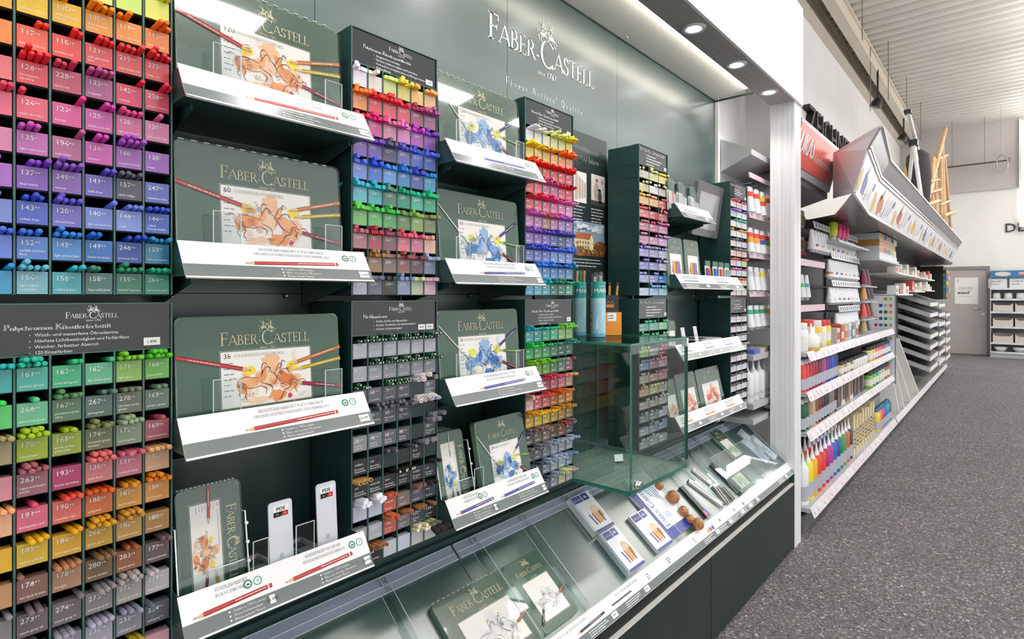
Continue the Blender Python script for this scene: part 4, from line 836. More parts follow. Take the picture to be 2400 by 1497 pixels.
def pencil_sign(hexc, line1, line2, price, bullets=True, x0=0.0, x1=1.0, sealx=.86, pen=(.28, .80)):
    def f(b, fr, W, L):
        o = W * x0; w_ = W * (x1 - x0); g = fr.sub(o, 0)
        T(b, g, line1, w_ * .55, L * .83, L * .085, INKGREY, 'c', 'serif', fit=min(w_ * .36, text_w(line1, L * .085, 'serif', 1.2)))
        if line2: T(b, g, line2, w_ * .55, L * .70, L * .075, INKGREY, 'c', 'serif', fit=min(w_ * .42, text_w(line2, L * .075, 'serif', 1.2)))
        ppencil(b, g, w_ * pen[1], L * .52, w_ * pen[0], L * .44, L * .10, hexc, cap=True)
        seals(b, g, w_ * sealx, L * .74, L * .105)
        if bullets:
            for k, s in enumerate(bullets if isinstance(bullets, list) else ['Erhältlich in 120 Einzelfarben', 'Wisch- und wasserfeste Ölkreidemine', 'Weicher, farbsatter Abstrich']):
                y = L * (.255 - .095 * k); x = w_ * (.46)
                fpoly(b, g, [(x, y), (x + L * .05, y + L * .03), (x, y + L * .06)], INKW, PC * 2)
                T(b, g, s, x + L * .1, y, L * .06, INKW, font='serif', c=PC * 2, bold=.02)
        price_tag(b, g, w_ * .915, L * .10, w_ * .065, L * .2, price)
    return f
RED = '#cf3f3a'; VIO = '#5c55a8'
KP = ['KÜNSTLERFARBSTIFT POLYCHROMOS', 'HÖCHSTE LICHTBESTÄNDIGKEIT UND FARBBRILLANZ']
KD = ['KÜNSTLERAQUARELLSTIFT ALBRECHT DÜRER', 'HÖCHSTE LICHTBESTÄNDIGKEIT']
B1 = (.3385, .6775); B2 = (.9170, 1.2465)
posn = ['top', 'second', 'third']
for k in range(3):
    shelf('green shelf with white red-pencil sign in the left bay, %s from the top' % ['first', 'second', 'third'][k], B1[0], B1[1], SZ[k], pencil_sign(RED, KP[0], KP[1], ['152.00€', '116.00€', '64.99€'][k]), ((.16, 1), (.78, .8)))
    shelf('green shelf with white violet-pencil sign in the second bay, %s from the top' % ['first', 'second', 'third'][k], B2[0], B2[1], SZ[k], pencil_sign(VIO, KD[0], KD[1], ['159.00€', '119.00€', '67.99€'][k], ['Erhältlich in 120 Einzelfarben', 'Höchste Lichtbeständigkeit und Farbbrillanz', 'Weicher, farbsatter Abstrich'][0:3]), ((.12, 1), (.80, .7)))
def two_sign(hexc, short, long_, p1, p2):
    a = pencil_sign(hexc, short[0], short[1], p1, ['Erhältlich in 120 Einzelfarben', 'Höchste Lichtbeständigkeit', 'Weicher, farbsatter Abstrich'], 0, .43, .72, (.10, .98))
    c = pencil_sign(hexc, long_[0], long_[1], p2, True, .40, 1.0, .84, (.14, .82))
    return lambda b, fr, W, L: (a(b, fr, W, L), c(b, fr, W, L))
shelf('green bottom shelf with wide red-pencil sign and white stands in the left bay', B1[0], B1[1], SZ[3], two_sign(RED, ['KÜNSTLERFARBSTIFT', 'POLYCHROMOS'], KP, '22.99€', '44.99€'), ((.36, .6), (.60, .8)))
shelf('green bottom shelf with wide violet-pencil sign in the second bay', B2[0], B2[1] + .012, SZ[3], two_sign(VIO, ['KÜNSTLERAQUARELL', 'ALBRECHT DÜRER'], KD, '21.99€', '46.99€'), ((.30, .7), (.52, .8)))
# ---- tins
def rrect(w_, h, r, n=4):
    pts = []
    for cx, cy, a0 in ((w_ - r, r, -90), (w_ - r, h - r, 0), (r, h - r, 90), (r, r, 180)):
        for i in range(n + 1):
            a = math.radians(a0 + 90 * i / n); pts.append((cx + r * math.cos(a), cy + r * math.sin(a)))
    return pts
def tin(label, M, w_, h, th, style, count, group=None, film=False, rot=False, r=.012):
    """lid face is local z=0 plane looking along +z; x right, y up from the lower left corner"""
    t = thing('pencil_tin', label, 'tin', M=M, group=group)
    P = rrect(w_, h, r)
    b = MB(); b.prism([(x, y, -th) for x, y in P], (0, 0, th * .42), TINGREEN, m2=TINEDGE); b.obj('base', t, world=False)
    b = MB(); n = len(P); e = .0018
    P2_ = [(x + (w_ / 2 - x) * e * 2 / w_, y + (h / 2 - y) * e * 2 / h) for x, y in P]
    vs = [(x, y, -th * .56) for x, y in P] + [(x, y, -.0012) for x, y in P] + [(x, y, 0) for x, y in P2_]
    b.add(vs, [(i, (i + 1) % n, n + (i + 1) % n, n + i) for i in range(n)], TINEDGE); b.add(vs, [(n + i, n + (i + 1) % n, 2 * n + (i + 1) % n, 2 * n + i) for i in range(n)], TINEDGE)
    b.add(vs, [tuple(range(2 * n, 3 * n))], TINGREEN); b.obj('lid', t, world=False); lid = t.children[-1]
    if rot: fr = Fr((0, h, 0), (0, -1, 0), (1, 0, 0)); W, H = h, w_
    else: fr = XY; W, H = w_, h
    tone = {'P': 'orange', 'D': 'blue', 'S': 'red', 'G': 'grey', 'Y': 'green'}[style]
    x0, x1, y0, y1 = (.235, .785, .235, .70) if style in 'PG' else (.22, .805, .15, .68)
    if rot: x0, x1, y0, y1 = .14, .90, .20, .66
    if style in 'SGY' and not rot: x0, x1, y0, y1 = .16, .86, .12, .66
    b = MB(); frect(b, fr, W * x0 - .002, W * x1 + .002, H * y0 - .002, H * y1 + .002, INKG, PC); frect(b, fr, W * x0 - .0014, W * x1 + .0014, H * y0 - .0014, H * y1 + .0014, TINGREEN, PC * 1.3); frect(b, fr, W * x0, W * x1, H * y0, H * y1, mat('art_card', '#f3efe8', .3), PC * 1.6)
    b.obj('picture_card', lid, world=False)
    b = MB(); art(b, fr, W * x0, W * x1, H * y0, H * y1, tone, PC * 2, seed=int(count or 5))
    if style in 'PD':
        T(b, fr, str(count), W * x0 + W * .015, H * (y1 - .055), H * .042, INKK, font='serif', c=PC * 2); T(b, fr, 'COLOUR PENCILS POLYCHROMOS' if style == 'P' else 'WATERCOLOUR PENCILS', W * (x0 + .075), H * (y1 - .05), H * .026, INKGREY, font='serif', c=PC * 2, fit=W * .3)
        greek(b, fr, W * x0 + W * .015, H * (y1 - .1), W * .06, 7, H * .016, H * .045, INKGREY, PC * 2, 4)
    b.obj('drawing', lid, world=False)
    b = MB(); wordmark(b, fr, W * (x0 + .0 if not rot else .2), W * (x1 if not rot else .8), H * .755, INKG, PC * 2) if not rot else wordmark(b, fr, W * .2, W * .82, H * .76, INKG, PC * 2)
    if not rot: b.obj('wordmark', lid, world=False); b = MB(); T(b, fr, 'since 1761', W * (x0 + x1) / 2, H * (y1 + .012), H * .024, INKG, 'c', shear=.2, c=PC * 3); b.obj('date_line', lid, world=False); b = MB()
    else: b.obj('wordmark', lid, world=False); b = MB()
    T(b, fr, "FINEST ARTISTS' QUALITY", W * (x0 + x1) / 2, H * (y0 - .085 if not rot else .1), H * .032, mat('print_dull_gold', '#8f9a7c', .4), 'c', 'serif', fit=W * .38, track=.2, c=PC * 2)
    b.obj('slogan', lid, world=False)
    b = MB(); crest(b, fr, W * (x0 + x1) / 2, H * .91, H * .115, INKG, PC * 2); b.obj('crest', lid, world=False)
    wd = H * .034
    def pp_(*a, **k):
        b = MB(); ppencil(b, *a, **k); b.obj('printed_pencil', lid, world=False)
    if style == 'P' and not rot:
        pp_(fr, 0, H * .685, W * .41, H * .53, wd, '#cf4540', PC * 4); pp_(fr, W, H * .68, W * .64, H * .55, wd, '#e08a48', PC * 4); pp_(fr, W, H * .57, W * .67, H * .50, wd, '#dfc23c', PC * 4); pp_(fr, W, H * .30, W * .665, H * .39, wd, '#a82a4a', PC * 4)
    elif style == 'D' and not rot:
        pp_(fr, 0, H * .83, W * .37, H * .36, wd, '#cccccc', PC * 4, brush=True); pp_(fr, W * .97, H * .74, W * .67, H * .50, wd, '#4a4a8c', PC * 4); pp_(fr, W, H * .44, W * .71, H * .48, wd, '#6aa04c', PC * 4); pp_(fr, W, H * .20, W * .69, H * .36, wd, '#8c2c4a', PC * 4)
    elif rot:
        pp_(fr, W * .0, H * .50, W * .32, H * .47, wd * 1.3, '#cf4540' if style == 'P' else '#cccccc', PC * 4, brush=(style == 'D')); pp_(fr, W, H * .34, W * .68, H * .42, wd * 1.3, '#a82a4a' if style == 'P' else '#5a9a50', PC * 4); pp_(fr, W, H * .62, W * .70, H * .54, wd * 1.3, '#cfc24a' if style == 'P' else '#4a4058', PC * 4)
    elif style == 'S':
        pp_(fr, W * .2, H * .08, W * .5, H * .22, wd, '#d24a44', PC * 4); pp_(fr, W, H * .3, W * .75, H * .3, wd, '#6c9cd0', PC * 4)
    elif style == 'G':
        pp_(fr, W * .05, H * .10, W * .34, H * .32, wd, '#2c4a40', PC * 4); pp_(fr, W * .98, H * .38, W * .72, H * .30, wd, '#b0665a', PC * 4)
    elif style == 'Y': pp_(fr, W * .3, H * .98, W * .42, H * .6, wd, '#d8a868', PC * 4)
    if film:
        b = MB(); Q = rrect(w_ + .003, h + .003, r); b.prism([(x - .0015, y - .0015, -th) for x, y in Q], (0, 0, th + .0032), FILM)
        for k in range(14):     # crimped seam
            x = w_ * (k + .3) / 15; b.box(x, x + w_ * .03, h + .001, h + .0022, -.002 - .001 * (k % 3), .0015, ACRYLEDGE)
        b.obj('shrink_wrap', t, world=False)
    return t
def stand(u, y, z, lean=4.5, yaw=0.0):
    """upright frame leaning back: local x = right, local y = up, local z toward the shopper"""
    return Matrix.Translation((u, y, z)) @ Matrix.Rotation(math.radians(yaw), 4, 'Z') @ Matrix.Rotation(math.radians(90 - lean), 4, 'X')
for k, cnt in enumerate((120, 60, 36)):
    tin('large dark green tin with orange drawing, %s of three in the left bay' % ['topmost', 'middle', 'lowest'][k], stand(.3430, 1.034, SZ[k] + .0085), .308, .226 if k < 2 else .214, .024, 'P', cnt, 'landscape tins of the left bay', film=(k < 2))
for k, cnt in enumerate((120, 60, 36)):
    tin('green tin with blue drawing and brush, %s of three in the second bay' % ['topmost', 'middle', 'lowest'][k], stand(.9225, 1.034, SZ[k] + .0085), .300, .226 if k < 2 else .214, .024, 'D', cnt, 'landscape tins of the second bay', film=(k < 1))
tin('upright green tin with orange drawing in clear holder, left end of bottom shelf', stand(.3480, 1.030, SZ[3] + .0085, 9), .106, .208, .018, 'P', 12, rot=True, film=True)
tin('narrow upright green tin with blue drawing, left end of second bay bottom shelf', stand(.9260, 1.030, SZ[3] + .0085, 12), .100, .200, .016, 'D', 12, rot=True)
tin('square green tin with blue drawing, right of second bay bottom shelf', stand(1.050, 1.006, SZ[3] + .0085, 12), .194, .213, .018, 'D', 24)
for k in range(3): tin('green tin edge standing behind the narrow upright blue tin, %s of three' % ['front', 'middle', 'rear'][k], stand(.9255, 1.049 + .019 * k, SZ[3] + .0085, 12), .100, .197, .015, 'D', 12, 'stacked narrow tins', rot=True)
# white tester stands on the left bottom shelf
PW = mat('stand_white', '#dfe2ea', .3)
for k, (u, y, w_, h) in enumerate(((.495, 1.022, .046, .150), (.596, 1.030, .044, .158))):
    M = stand(u, y, SZ[3] + .012, 4); t = thing('tester_stand', 'white plastic sign stand with red and black sticker, %s one of two' % ['left', 'right'][k], 'stand', M=M, group='tester stands')
    part('upright', t, lambda b: (b.prism([(x, yy, -.003) for x, yy in rrect(w_, h, .006)], (0, 0, .003), PW), b.prism([(w_ * .42 + x, h * .3 + yy, 0) for x, yy in rrect(.008, .009, .002)], (0, 0, .0008), C('#b9bfca'))))
    def stick(b, w_=w_, h=h):
        frect(b, XY, w_ * .18, w_ * .84, h * .80, h * .95, PAPER, .0004); T(b, XY, 'POS', w_ * .5, h * .885, h * .045, INKK, 'c', c=.0008, bold=.04); fpoly(b, XY, [(w_ * .2, h * .81), (w_ * .5, h * .81), (w_ * .62, h * .87), (w_ * .2, h * .87)], BLACK, .0007); fpoly(b, XY, [(w_ * .5, h * .81), (w_ * .82, h * .81), (w_ * .82, h * .87), (w_ * .62, h * .87)], C('#c8302c'), .0007)
        T(b, XY, '10', w_ * .3, h * .828, h * .022, INKW, 'l', c=.001); T(b, XY, '14', w_ * .62, h * .828, h * .022, INKW, 'l', c=.001)
    part('sticker', t, stick)
    def rail(b, w_=w_):
        b.box(0, .004, 0, .012, -.15, -.003, PW); b.box(w_ - .004, w_, 0, .012, -.15, -.003, PW); b.box(0, w_, 0, .012, -.153, -.147, PW); b.box(.004, w_ - .004, 0, .002, -.147, -.003, C('#cfd0d4'))
    part('base_rail', t, rail)
def holder(label, M, w_, h, d):
    t = thing('acrylic_holder', label, 'holder', M=M)
    part('side', t, lambda b: (b.box(-.0015, 0, 0, h, -d, .004, ACRYL), b.box(-.002, .0004, h - .001, h + .0005, -d, .004, ACRYLEDGE), b.box(-.002, .0003, 0, h, .0035, .0045, ACRYLEDGE)))
    part('side', t, lambda b: (b.box(w_, w_ + .0015, 0, h, -d, .004, ACRYL), b.box(w_ - .0003, w_ + .002, h - .001, h + .0005, -d, .004, ACRYLEDGE), b.box(w_ - .0003, w_ + .002, 0, h, .0035, .0045, ACRYLEDGE)))
    part('lip', t, lambda b: (b.box(0, w_, 0, h * .45, .0025, .004, ACRYL), b.box(w_ * .55, w_ * .95, h * .445, h * .455, .002, .0045, ACRYLEDGE)))
    for k in range(4):
        part('rivet', t, lambda b, k=k: b.lathe([(.003, -.002), (.003, .002)], ACRYLEDGE, Matrix.Translation((w_ + .001, h * (.2 + .22 * k), .006)), 8))
    return t
holder('clear holder around the upright tin with orange drawing', stand(.3435, 1.026, SZ[3] + .008, 9), .114, .150, .05)
holder('clear holder around the narrow upright tins with blue drawing', stand(.9210, 1.025, SZ[3] + .008, 12), .110, .170, .08)
# ---- third bay, between the pen rack and the end rack
B3 = (2.150, 2.834)
def small_sign(items, hexc):
    def f(b, fr, W, L):
        for k in range(items):
            x = W * (k + .12) / items; w_ = W / items
            greek(b, fr, x, L * .8, w_ * .5, 2, L * .07, L * .12, INKGREY, seed=k); frect(b, fr, x, x + w_ * .42, L * .47, L * .57, C(hexc), PC)
            greek(b, fr, x, L * .24, w_ * .4, 3, L * .06, L * .09, INKW, PC * 2, seed=k + 7); price_tag(b, fr, x + w_ * .58, L * .12, w_ * .1, L * .16)
    return f
shelf('short green shelf with plastic pouches in the third bay, topmost', B3[0], 2.470, SZ[0], small_sign(1, '#9a9aa0'))
shelf('green shelf carrying two metal tins in the third bay, second from the top', B3[0], B3[1], SZ[1], small_sign(2, '#7f96c4'))
shelf('green shelf with blue-stroke sign in the third bay, third from the top', B3[0], B3[1], SZ[2], small_sign(3, '#8f94c8'))
shelf('green bottom shelf with orange-block sign in the third bay', B3[0], B3[1] + .02, SZ[3], small_sign(3, '#d88a5c'))
for k, (px, hh) in enumerate(((1567, .118), (1582, .118), (1590, .120), (1606, .112), (1618, .118), (1634, .100))):
    u = U(px, 1.03); wd = .05; M = stand(u, 1.03 + .012 * (k % 2), SZ[0] + .03, 3)
    t = thing('pen_pouch', 'clear pouch of pens with dark green top, %s from the left' % ['first', 'second', 'third', 'fourth', 'fifth', 'sixth'][k], 'pouch', M=M, group='pen pouches on the short shelf')
    part('card', t, lambda b: b.box(0, wd, 0, hh * .72, -.006, -.004, C('#dfe4e6')).box(0, wd, hh * .72, hh, -.006, .0, C('#24503c')))
    for q in range(4): part('pen', t, lambda b, q=q: b.lathe([(.0042, .004), (.0042, hh * .62)], C(['#e8e6da', '#c8ccd0', '#d8d8d4', '#c8483c'][q] if k == 0 else ['#d9dcde', '#c8ccd0', '#e4e6e8', '#b8bcc2'][q]), Matrix.Translation((wd * (.2 + .2 * q), .002, .001)) @ Matrix.Rotation(-math.pi / 2, 4, 'X'), 8))
    part('sticker', t, lambda b: fell(b, XY, wd * .38, hh * .6, .007, .007, C('#e2c83a'), .0035, 0, 12))
    part('sleeve', t, lambda b: b.box(-.001, wd + .001, 0, hh + .012, -.007, .006, FILM))
# tilted grey screen
M = Matrix.Translation((2.525, 1.105, 1.665)) @ Matrix.Rotation(math.radians(98), 4, 'X')
t = thing('display_screen', 'grey tilted screen hanging above the two metal tins', 'screen', M=M)
part('case', t, lambda b: b.prism([(x, y, -.02) for x, y in rrect(.305, .25, .008)], (0, 0, .02), C('#6f6a6c', .3)))
part('glass', t, lambda b: frect(b, XY, .035, .262, .035, .205, mat('screen_glass', '#a9a6a8', .12, coat=.5), .0006))
part('arm', t, lambda b: b.box(.13, .17, .10, .14, -.075, -.02, C('#4a4a4c')))
for k, px in enumerate((1569, 1611)):
    u = U(px, 1.03); tm = tin('grey-green metal tin with colour stripes on the second shelf, %s of two' % ['left', 'right'][k], stand(u, 1.03, SZ[1] + .0085, 5), .150, .205, .018, 'S', 12 + k, 'metal tins with stripes')
    def stripes(b, k=k):
        for q, h in enumerate(('#e8c860', '#e0904c', '#d0605c', '#8c8ccc', '#5c8cc8')): frect(b, XY, .045 + q * .013, .056 + q * .013, .03, .105, C(h), PC * 6)
    part('colour_stripe_window', tm, stripes)
for k, px in enumerate((1656, 1674, 1688, 1702)):
    u = U(px, 1.03); M = stand(u, 1.03, SZ[1] + .03, 4); h = .10; wd = .058
    t = thing('pen_wallet', 'clear wallet of brush pens beside the metal tins, %s from the left' % ['first', 'second', 'third', 'fourth'][k], 'wallet', M=M, group='brush pen wallets')
    part('card', t, lambda b: b.box(0, wd, 0, h * .78, -.005, -.003, C('#e9ebee')).box(0, wd, h * .78, h, -.005, 0, C('#3c6a5c')))
    for q, hx in enumerate((['#b05ca0', '#8c5cb8', '#e0904c'], ['#4c74c0', '#5c8cd8', '#3c4c8c'], ['#d06c6c', '#e0a080', '#c0505c'], ['#8cc0c8', '#6cb0b8', '#a8c878'])[k]): part('pen', t, lambda b, q=q, hx=hx: b.lathe([(.005, .004), (.005, h * .66)], C(hx), Matrix.Translation((wd * (.25 + .25 * q), .001, .002)) @ Matrix.Rotation(-math.pi / 2, 4, 'X'), 8))
    part('sticker', t, lambda b: fell(b, XY, wd * .25, h * .66, .006, .006, C('#d8cc3c'), .0085, 0, 10))
u = U(1566, 1.05); tin('small green tin with red flower drawing at the left of the third shelf', stand(u, 1.05, SZ[2] + .03, 3), .078, .125, .014, 'S', 6)
for k, px in enumerate((1603, 1632)):
    u = U(px, 1.03); M = stand(u, 1.03, SZ[2] + .04, 10)
    t = thing('sign_wedge', 'white leaning price stand on the third shelf, %s of two' % ['left', 'right'][k], 'stand', M=M, group='leaning price stands')
    part('face', t, lambda b: b.box(0, .034, 0, .085, -.003, 0, PW)); part('foot', t, lambda b: b.box(0, .034, 0, .003, -.06, 0, PW)); part('print', t, lambda b: greek(b, XY, .008, .05, .018, 2, .004, .007, INKGREY))
b = MB(); bx = U(1625, 1.10); b.box(bx, bx + .22, 1.06, 1.19, SZ[2] + .01, SZ[2] + .05, DGREY).box(bx - .004, bx + .224, 1.056, 1.194, SZ[2] + .05, SZ[2] + .056, C('#e6e6e8')); b.box(bx + .03, bx + .10, 1.08, 1.15, SZ[2] + .056, SZ[2] + .058, C('#2a2a2c')); b.obj('presentation_box', None, 'open dark presentation box with white rim on the third shelf', 'box')
for k, (px, wd, st) in enumerate(((2.156, .115, 'S'), (2.280, .200, 'S'), (2.492, .270, 'S'))):
    u = px; tin('green tin with red drawing on the third bay bottom shelf, %s' % ['narrow one at the left', 'middle one', 'widest one at the right'][k], stand(u, 1.035, SZ[3] + .0085, 12), wd, .205 - .012 * (k == 0), .016, st, 24 + k, 'tins on the third bay bottom shelf', rot=False)
# ---- history poster on the wall between the racks
pu0, pu1 = 1.492, 1.905; pz0, pz1 = 1.24, 1.99
t = thing('history_poster', 'dark history poster with castle photograph between two racks', 'poster', (pu0, 1.207, pz0))
PB = noise_mat('poster_black_green', '#22302f', '#273635', (4, 4, 4), .35)
MB().box(pu0, pu1 + .04, 1.203, 1.2085, pz0, pz1, PB).obj('board', t)
fp = wallfr(0, 1.203, 0)
b = MB(); y1 = Zp(358, U(1375, 1.2), 1.2)
T(b, fp, 'Bleistiftdynastie', U(1406, 1.2), Zp(367, U(1406, 1.2), 1.2), .027, INKW, 'r', 'serif', bold=.01); T(b, fp, 'seit über 250 Jahren', U(1405, 1.2), Zp(389, U(1405, 1.2), 1.2), .027, INKW, 'r', 'serif', bold=.01)
b.obj('title', t)
def ph(px0, px1, py0, py1):
    a, c = U(px0, 1.2), U(px1, 1.2); um = (a + c) / 2
    return a, c, Zp(py1, um, 1.2), Zp(py0, um, 1.2)
a, c, z0, z1 = ph(1346, 1376, 402, 474)
b = MB(); frect(b, fp, a, c, z0, z1, C('#e8e6e0'), PC)
for k in range(8): frect(b, fp, a + (c - a) * (.1 + .11 * k), a + (c - a) * (.14 + .11 * k), z0 + (z1 - z0) * (.06 + .02 * k), z0 + (z1 - z0) * (.95 - .04 * k), C(['#b87c50', '#8c5c40', '#c8966a', '#6c4a3a'][k % 4]), PC * 2)
b.obj('pencil_photo', t, label='photo of old pencils')
a, c, z0, z1 = ph(1387, 1419, 411, 483); W, H = c - a, z1 - z0
b = MB(); frect(b, fp, a, c, z0, z1, C('#e4dcd8'), PC); fell(b, fp, a + W * .38, z0 + H * .45, W * .2, H * .3, C('#b8aca4'), PC * 2); fell(b, fp, a + W * .40, z0 + H * .82, W * .1, H * .06, C('#8c7a70'), PC * 2); fell(b, fp, a + W * .62, z0 + H * .3, W * .14, H * .22, C('#5c504c'), PC * 3); fell(b, fp, a + W * .58, z0 + H * .52, W * .12, H * .04, C('#2c2826'), PC * 3); frect(b, fp, a, c, z0, z0 + H * .16, C('#4a403c'), PC * 3); fell(b, fp, a + W * .78, z0 + H * .8, W * .1, H * .08, C('#c89aa0'), PC * 2)
b.obj('portrait_photo', t, label='sepia portrait photo of two figures')
a, c, z0, z1 = ph(1344, 1418, 521, 600); W, H = c - a, z1 - z0
b = MB(); frect(b, fp, a, c, z0, z1, C('#8ea6bc'), PC); fell(b, fp, a + W * .3, z0 + H * .85, W * .2, H * .09, C('#dfe3e6'), PC * 2); fell(b, fp, a + W * .75, z0 + H * .78, W * .2, H * .08, C('#e6e8ea'), PC * 2); fell(b, fp, a + W * .35, z0 + H * .78, W * .2, H * .05, C('#5a6a7c'), PC * 2.5)
frect(b, fp, a, c, z0, z0 + H * .3, C('#6a4c2c'), PC * 2); frect(b, fp, a + W * .05, a + W * .62, z0 + H * .14, z0 + H * .48, C('#e3d0a0'), PC * 3); fpoly(b, fp, [(a + W * .02, z0 + H * .48), (a + W * .10, z0 + H * .66), (a + W * .58, z0 + H * .66), (a + W * .64, z0 + H * .48)], C('#b4683c'), PC * 4)
fpoly(b, fp, [(a + W * .5, z0 + H * .2), (a + W * .62, z0 + H * .2), (a + W * .62, z0 + H * .5), (a + W * .56, z0 + H * .64), (a + W * .5, z0 + H * .5)], C('#efe0b4'), PC * 5); fell(b, fp, a + W * .85, z0 + H * .25, W * .2, H * .22, C('#7a4a28'), PC * 5); fell(b, fp, a + W * .2, z0 + H * .12, W * .2, H * .14, C('#8c6234'), PC * 5)
for k in range(5):
    for q in range(2): frect(b, fp, a + W * (.12 + .08 * k), a + W * (.15 + .08 * k), z0 + H * (.22 + .13 * q), z0 + H * (.29 + .13 * q), C('#6c5a44'), PC * 6)
Rp = random.Random(9)
for k in range(90):     # foliage and cloud dabs
    up_ = k % 3 == 0; cx = Rp.uniform(.02, .98); cy = Rp.uniform(.70, .97) if up_ else Rp.gauss(.16, .09)
    if not up_ and .2 < cx < .6 and cy > .2: cy = .1
    rx, ry = (Rp.uniform(.04, .12), Rp.uniform(.015, .04)) if up_ else (Rp.uniform(.015, .05), Rp.uniform(.012, .04))
    cx = min(max(cx, rx + .01), .99 - rx); cy = min(max(cy, ry + .01), .99 - ry)
    fell(b, fp, a + W * cx, z0 + H * cy, W * rx, H * ry, C(Rp.choice(['#e8eaec', '#c8d0d8', '#6a7c90', '#8ca0b4', '#b8c4d0'] if up_ else ['#8c5c30', '#a87038', '#5c4426', '#c08a48', '#6a5a30', '#7a4a24'])), PC * (2.6 if up_ else 5.4) + k * 2e-6, Rp.uniform(-.4, .4), 8)
b.obj('castle_photo', t, label='photo of a castle with red roof')
b = MB()
for px, py, wpx, n in ((1346, 482, 30, 5), (1387, 490, 30, 5), (1344, 607, 70, 3)):
    a, c = U(px, 1.2), U(px + wpx, 1.2); greek(b, fp, a, Zp(py, a, 1.2), c - a, n, .007, .012, C('#c8cccb'), PC, seed=px)
b.obj('caption', t, kind='stuff')
# ================================================================= COUNTER, TRAY, GLASS CASE
TY0, TZ0, TY1, TZ1 = .925, .463, 1.195, .680
TRL = math.hypot(TY1 - TY0, TZ1 - TZ0)
ft = Fr((0, TY0, TZ0), (1, 0, 0), (0, TY1 - TY0, TZ1 - TZ0))          # x = along the counter, y = up the slope
def tr(px, py):
    h = hit(px, py, ft.O, ft.n); return h.x, (h - ft.O).dot(ft.t)
for k, (a, c) in enumerate(((2.203, 3.350), (1.055, 2.201), (-.093, 1.053), (-1.24, -.095))):
    t = thing('base_cabinet', 'dark green base cabinet, %s' % ['nearest the white post', 'second from the white post', 'third from the white post', 'furthest from the white post'][k], 'cabinet', ((a + c) / 2, 1.0, 0), 'base cabinets under the counter')
    MB().box(a + .001, c - .001, FRONTY + .022, WALLY, .0, .40, BLACKGREEN).obj('body', t)
    MB().box(a + .0015, c - .0015, FRONTY, FRONTY + .019, .012, .352, BLACKGREEN).obj('door', t)
    MB().box(a, c, FRONTY - .001, FRONTY + .020, .3535, .3575, mat('edge_trim_silver', '#e6e3dd', .4, .0)).obj('edge_trim', t)
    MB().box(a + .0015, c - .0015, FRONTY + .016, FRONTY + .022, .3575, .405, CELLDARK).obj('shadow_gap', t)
    if k == 0: MB().box(c - .001, c + .0012, FRONTY - .001, WALLY, 0, .42, mat('panel_green', '#2a5a4c', .4)).obj('end_panel', t)
ct = thing('display_tray', 'sloping green metal tray along the counter', 'tray', (1.5, 1.05, .40))
seams = [-1.24, -.55, .06, .60, tr(1052, 1274)[0], 1.62, 2.16, 2.70, 3.350]
for a, c in zip(seams, seams[1:]):
    b = MB(); b.prism([ft.p(a + .001, 0), ft.p(c - .001, 0), ft.p(c - .001, TRL), ft.p(a + .001, TRL)], ft.n * -.004, TRAYGREEN); b.obj('tray_panel', ct)
b = MB(); b.prism([(-1.24, TY0 + .01, TZ0 - .01), (-1.24, WALLY - .002, TZ1 - .01), (-1.24, WALLY - .002, .402), (-1.24, FRONTY + .022, .402), (-1.24, FRONTY + .022, .44)], (4.59, 0, 0), BLACKGREEN); b.obj('carcass', ct)
b = MB(); b.box(-1.24, 3.35, TY1, WALLY - .001, TZ1 - .02, TZ1 + .012, GREEN); b.obj('back_ledge', ct)
# front label strip
fs = Fr((0, FRONTY - .002, .415), (1, 0, 0), (0, TY0 - FRONTY + .002, TZ0 - .415)); FSL = math.hypot(TY0 - FRONTY + .002, TZ0 - .415)
b = MB(); b.prism([fs.p(-1.24, -.001), fs.p(3.352, -.001), fs.p(3.352, FSL), fs.p(-1.24, FSL)], fs.n * -.004, SIGNW); b.obj('label_strip', ct); ls = ct.children[-1]
b = MB(); frect(b, fs, -1.24, 3.352, 0, FSL * .36, SIGNG, .0004); b.obj('label_band', ls)
def sx(px, py):
    h = hit(px, py, fs.O, fs.n); return h.x
b = MB()
for px, py in ((1436, 1448), (1514, 1388), (1690, 1280 - 16), (1711, 1248 - 22), (1741, 1206 - 2), (1758, 1192 - 4), (1774, 1177 - 4), (1843, 1120)):
    u = sx(px, py); price_tag(b, fs, u, FSL * .08, .030, FSL * .24)
    greek(b, fs, u - .12, FSL * .25, .10, 3, FSL * .06, FSL * .09, INKW, PC * 3, seed=px)
b.obj('price_tag', ls)
b = MB()
u = sx(1350, 1482); ppencil(b, fs, sx(1420, 1440), FSL * .55, u, FSL * .50, FSL * .10, '#4c4a4e'); u2 = sx(1434, 1418)
frect(b, fs, u2, u2 + .115, FSL * .52, FSL * .60, C('#5a585c'), PC)
for px, py in ((1300, 1490), (1440, 1395)): T(b, fs, 'PITT GRAPHITE PURE', sx(px, py), FSL * .76, FSL * .10, INKGREY, font='serif', fit=.14)
for px, py in ((1512, 1345), (1564, 1310), (1620, 1260), (1560, 1310)): greek(b, fs, sx(px, py), FSL * .70, .018, 3, FSL * .07, FSL * .11, INKK, PC, seed=px)
for k, hx in enumerate(('#b89a5a', '#b03a4c', '#4a4a94')): u = sx(1655, 1240) + k * .022; fpoly(b, fs, [(u, FSL * .44), (u + .017, FSL * .44), (u + .017, FSL * .66), (u, FSL * .66)], C(hx), PC)
u = sx(1688, 1224); frect(b, fs, u, u + .016, FSL * .55, FSL * .7, C('#a08a8c'), PC); u = sx(1721, 1195); fell(b, fs, u, FSL * .6, .006, FSL * .1, C('#8a8a8c'), PC); u = sx(1742, 1183); fpoly(b, fs, [(u, FSL * .46), (u + .016, FSL * .46), (u + .012, FSL * .62), (u + .002, FSL * .72)], C('#55585a'), PC)
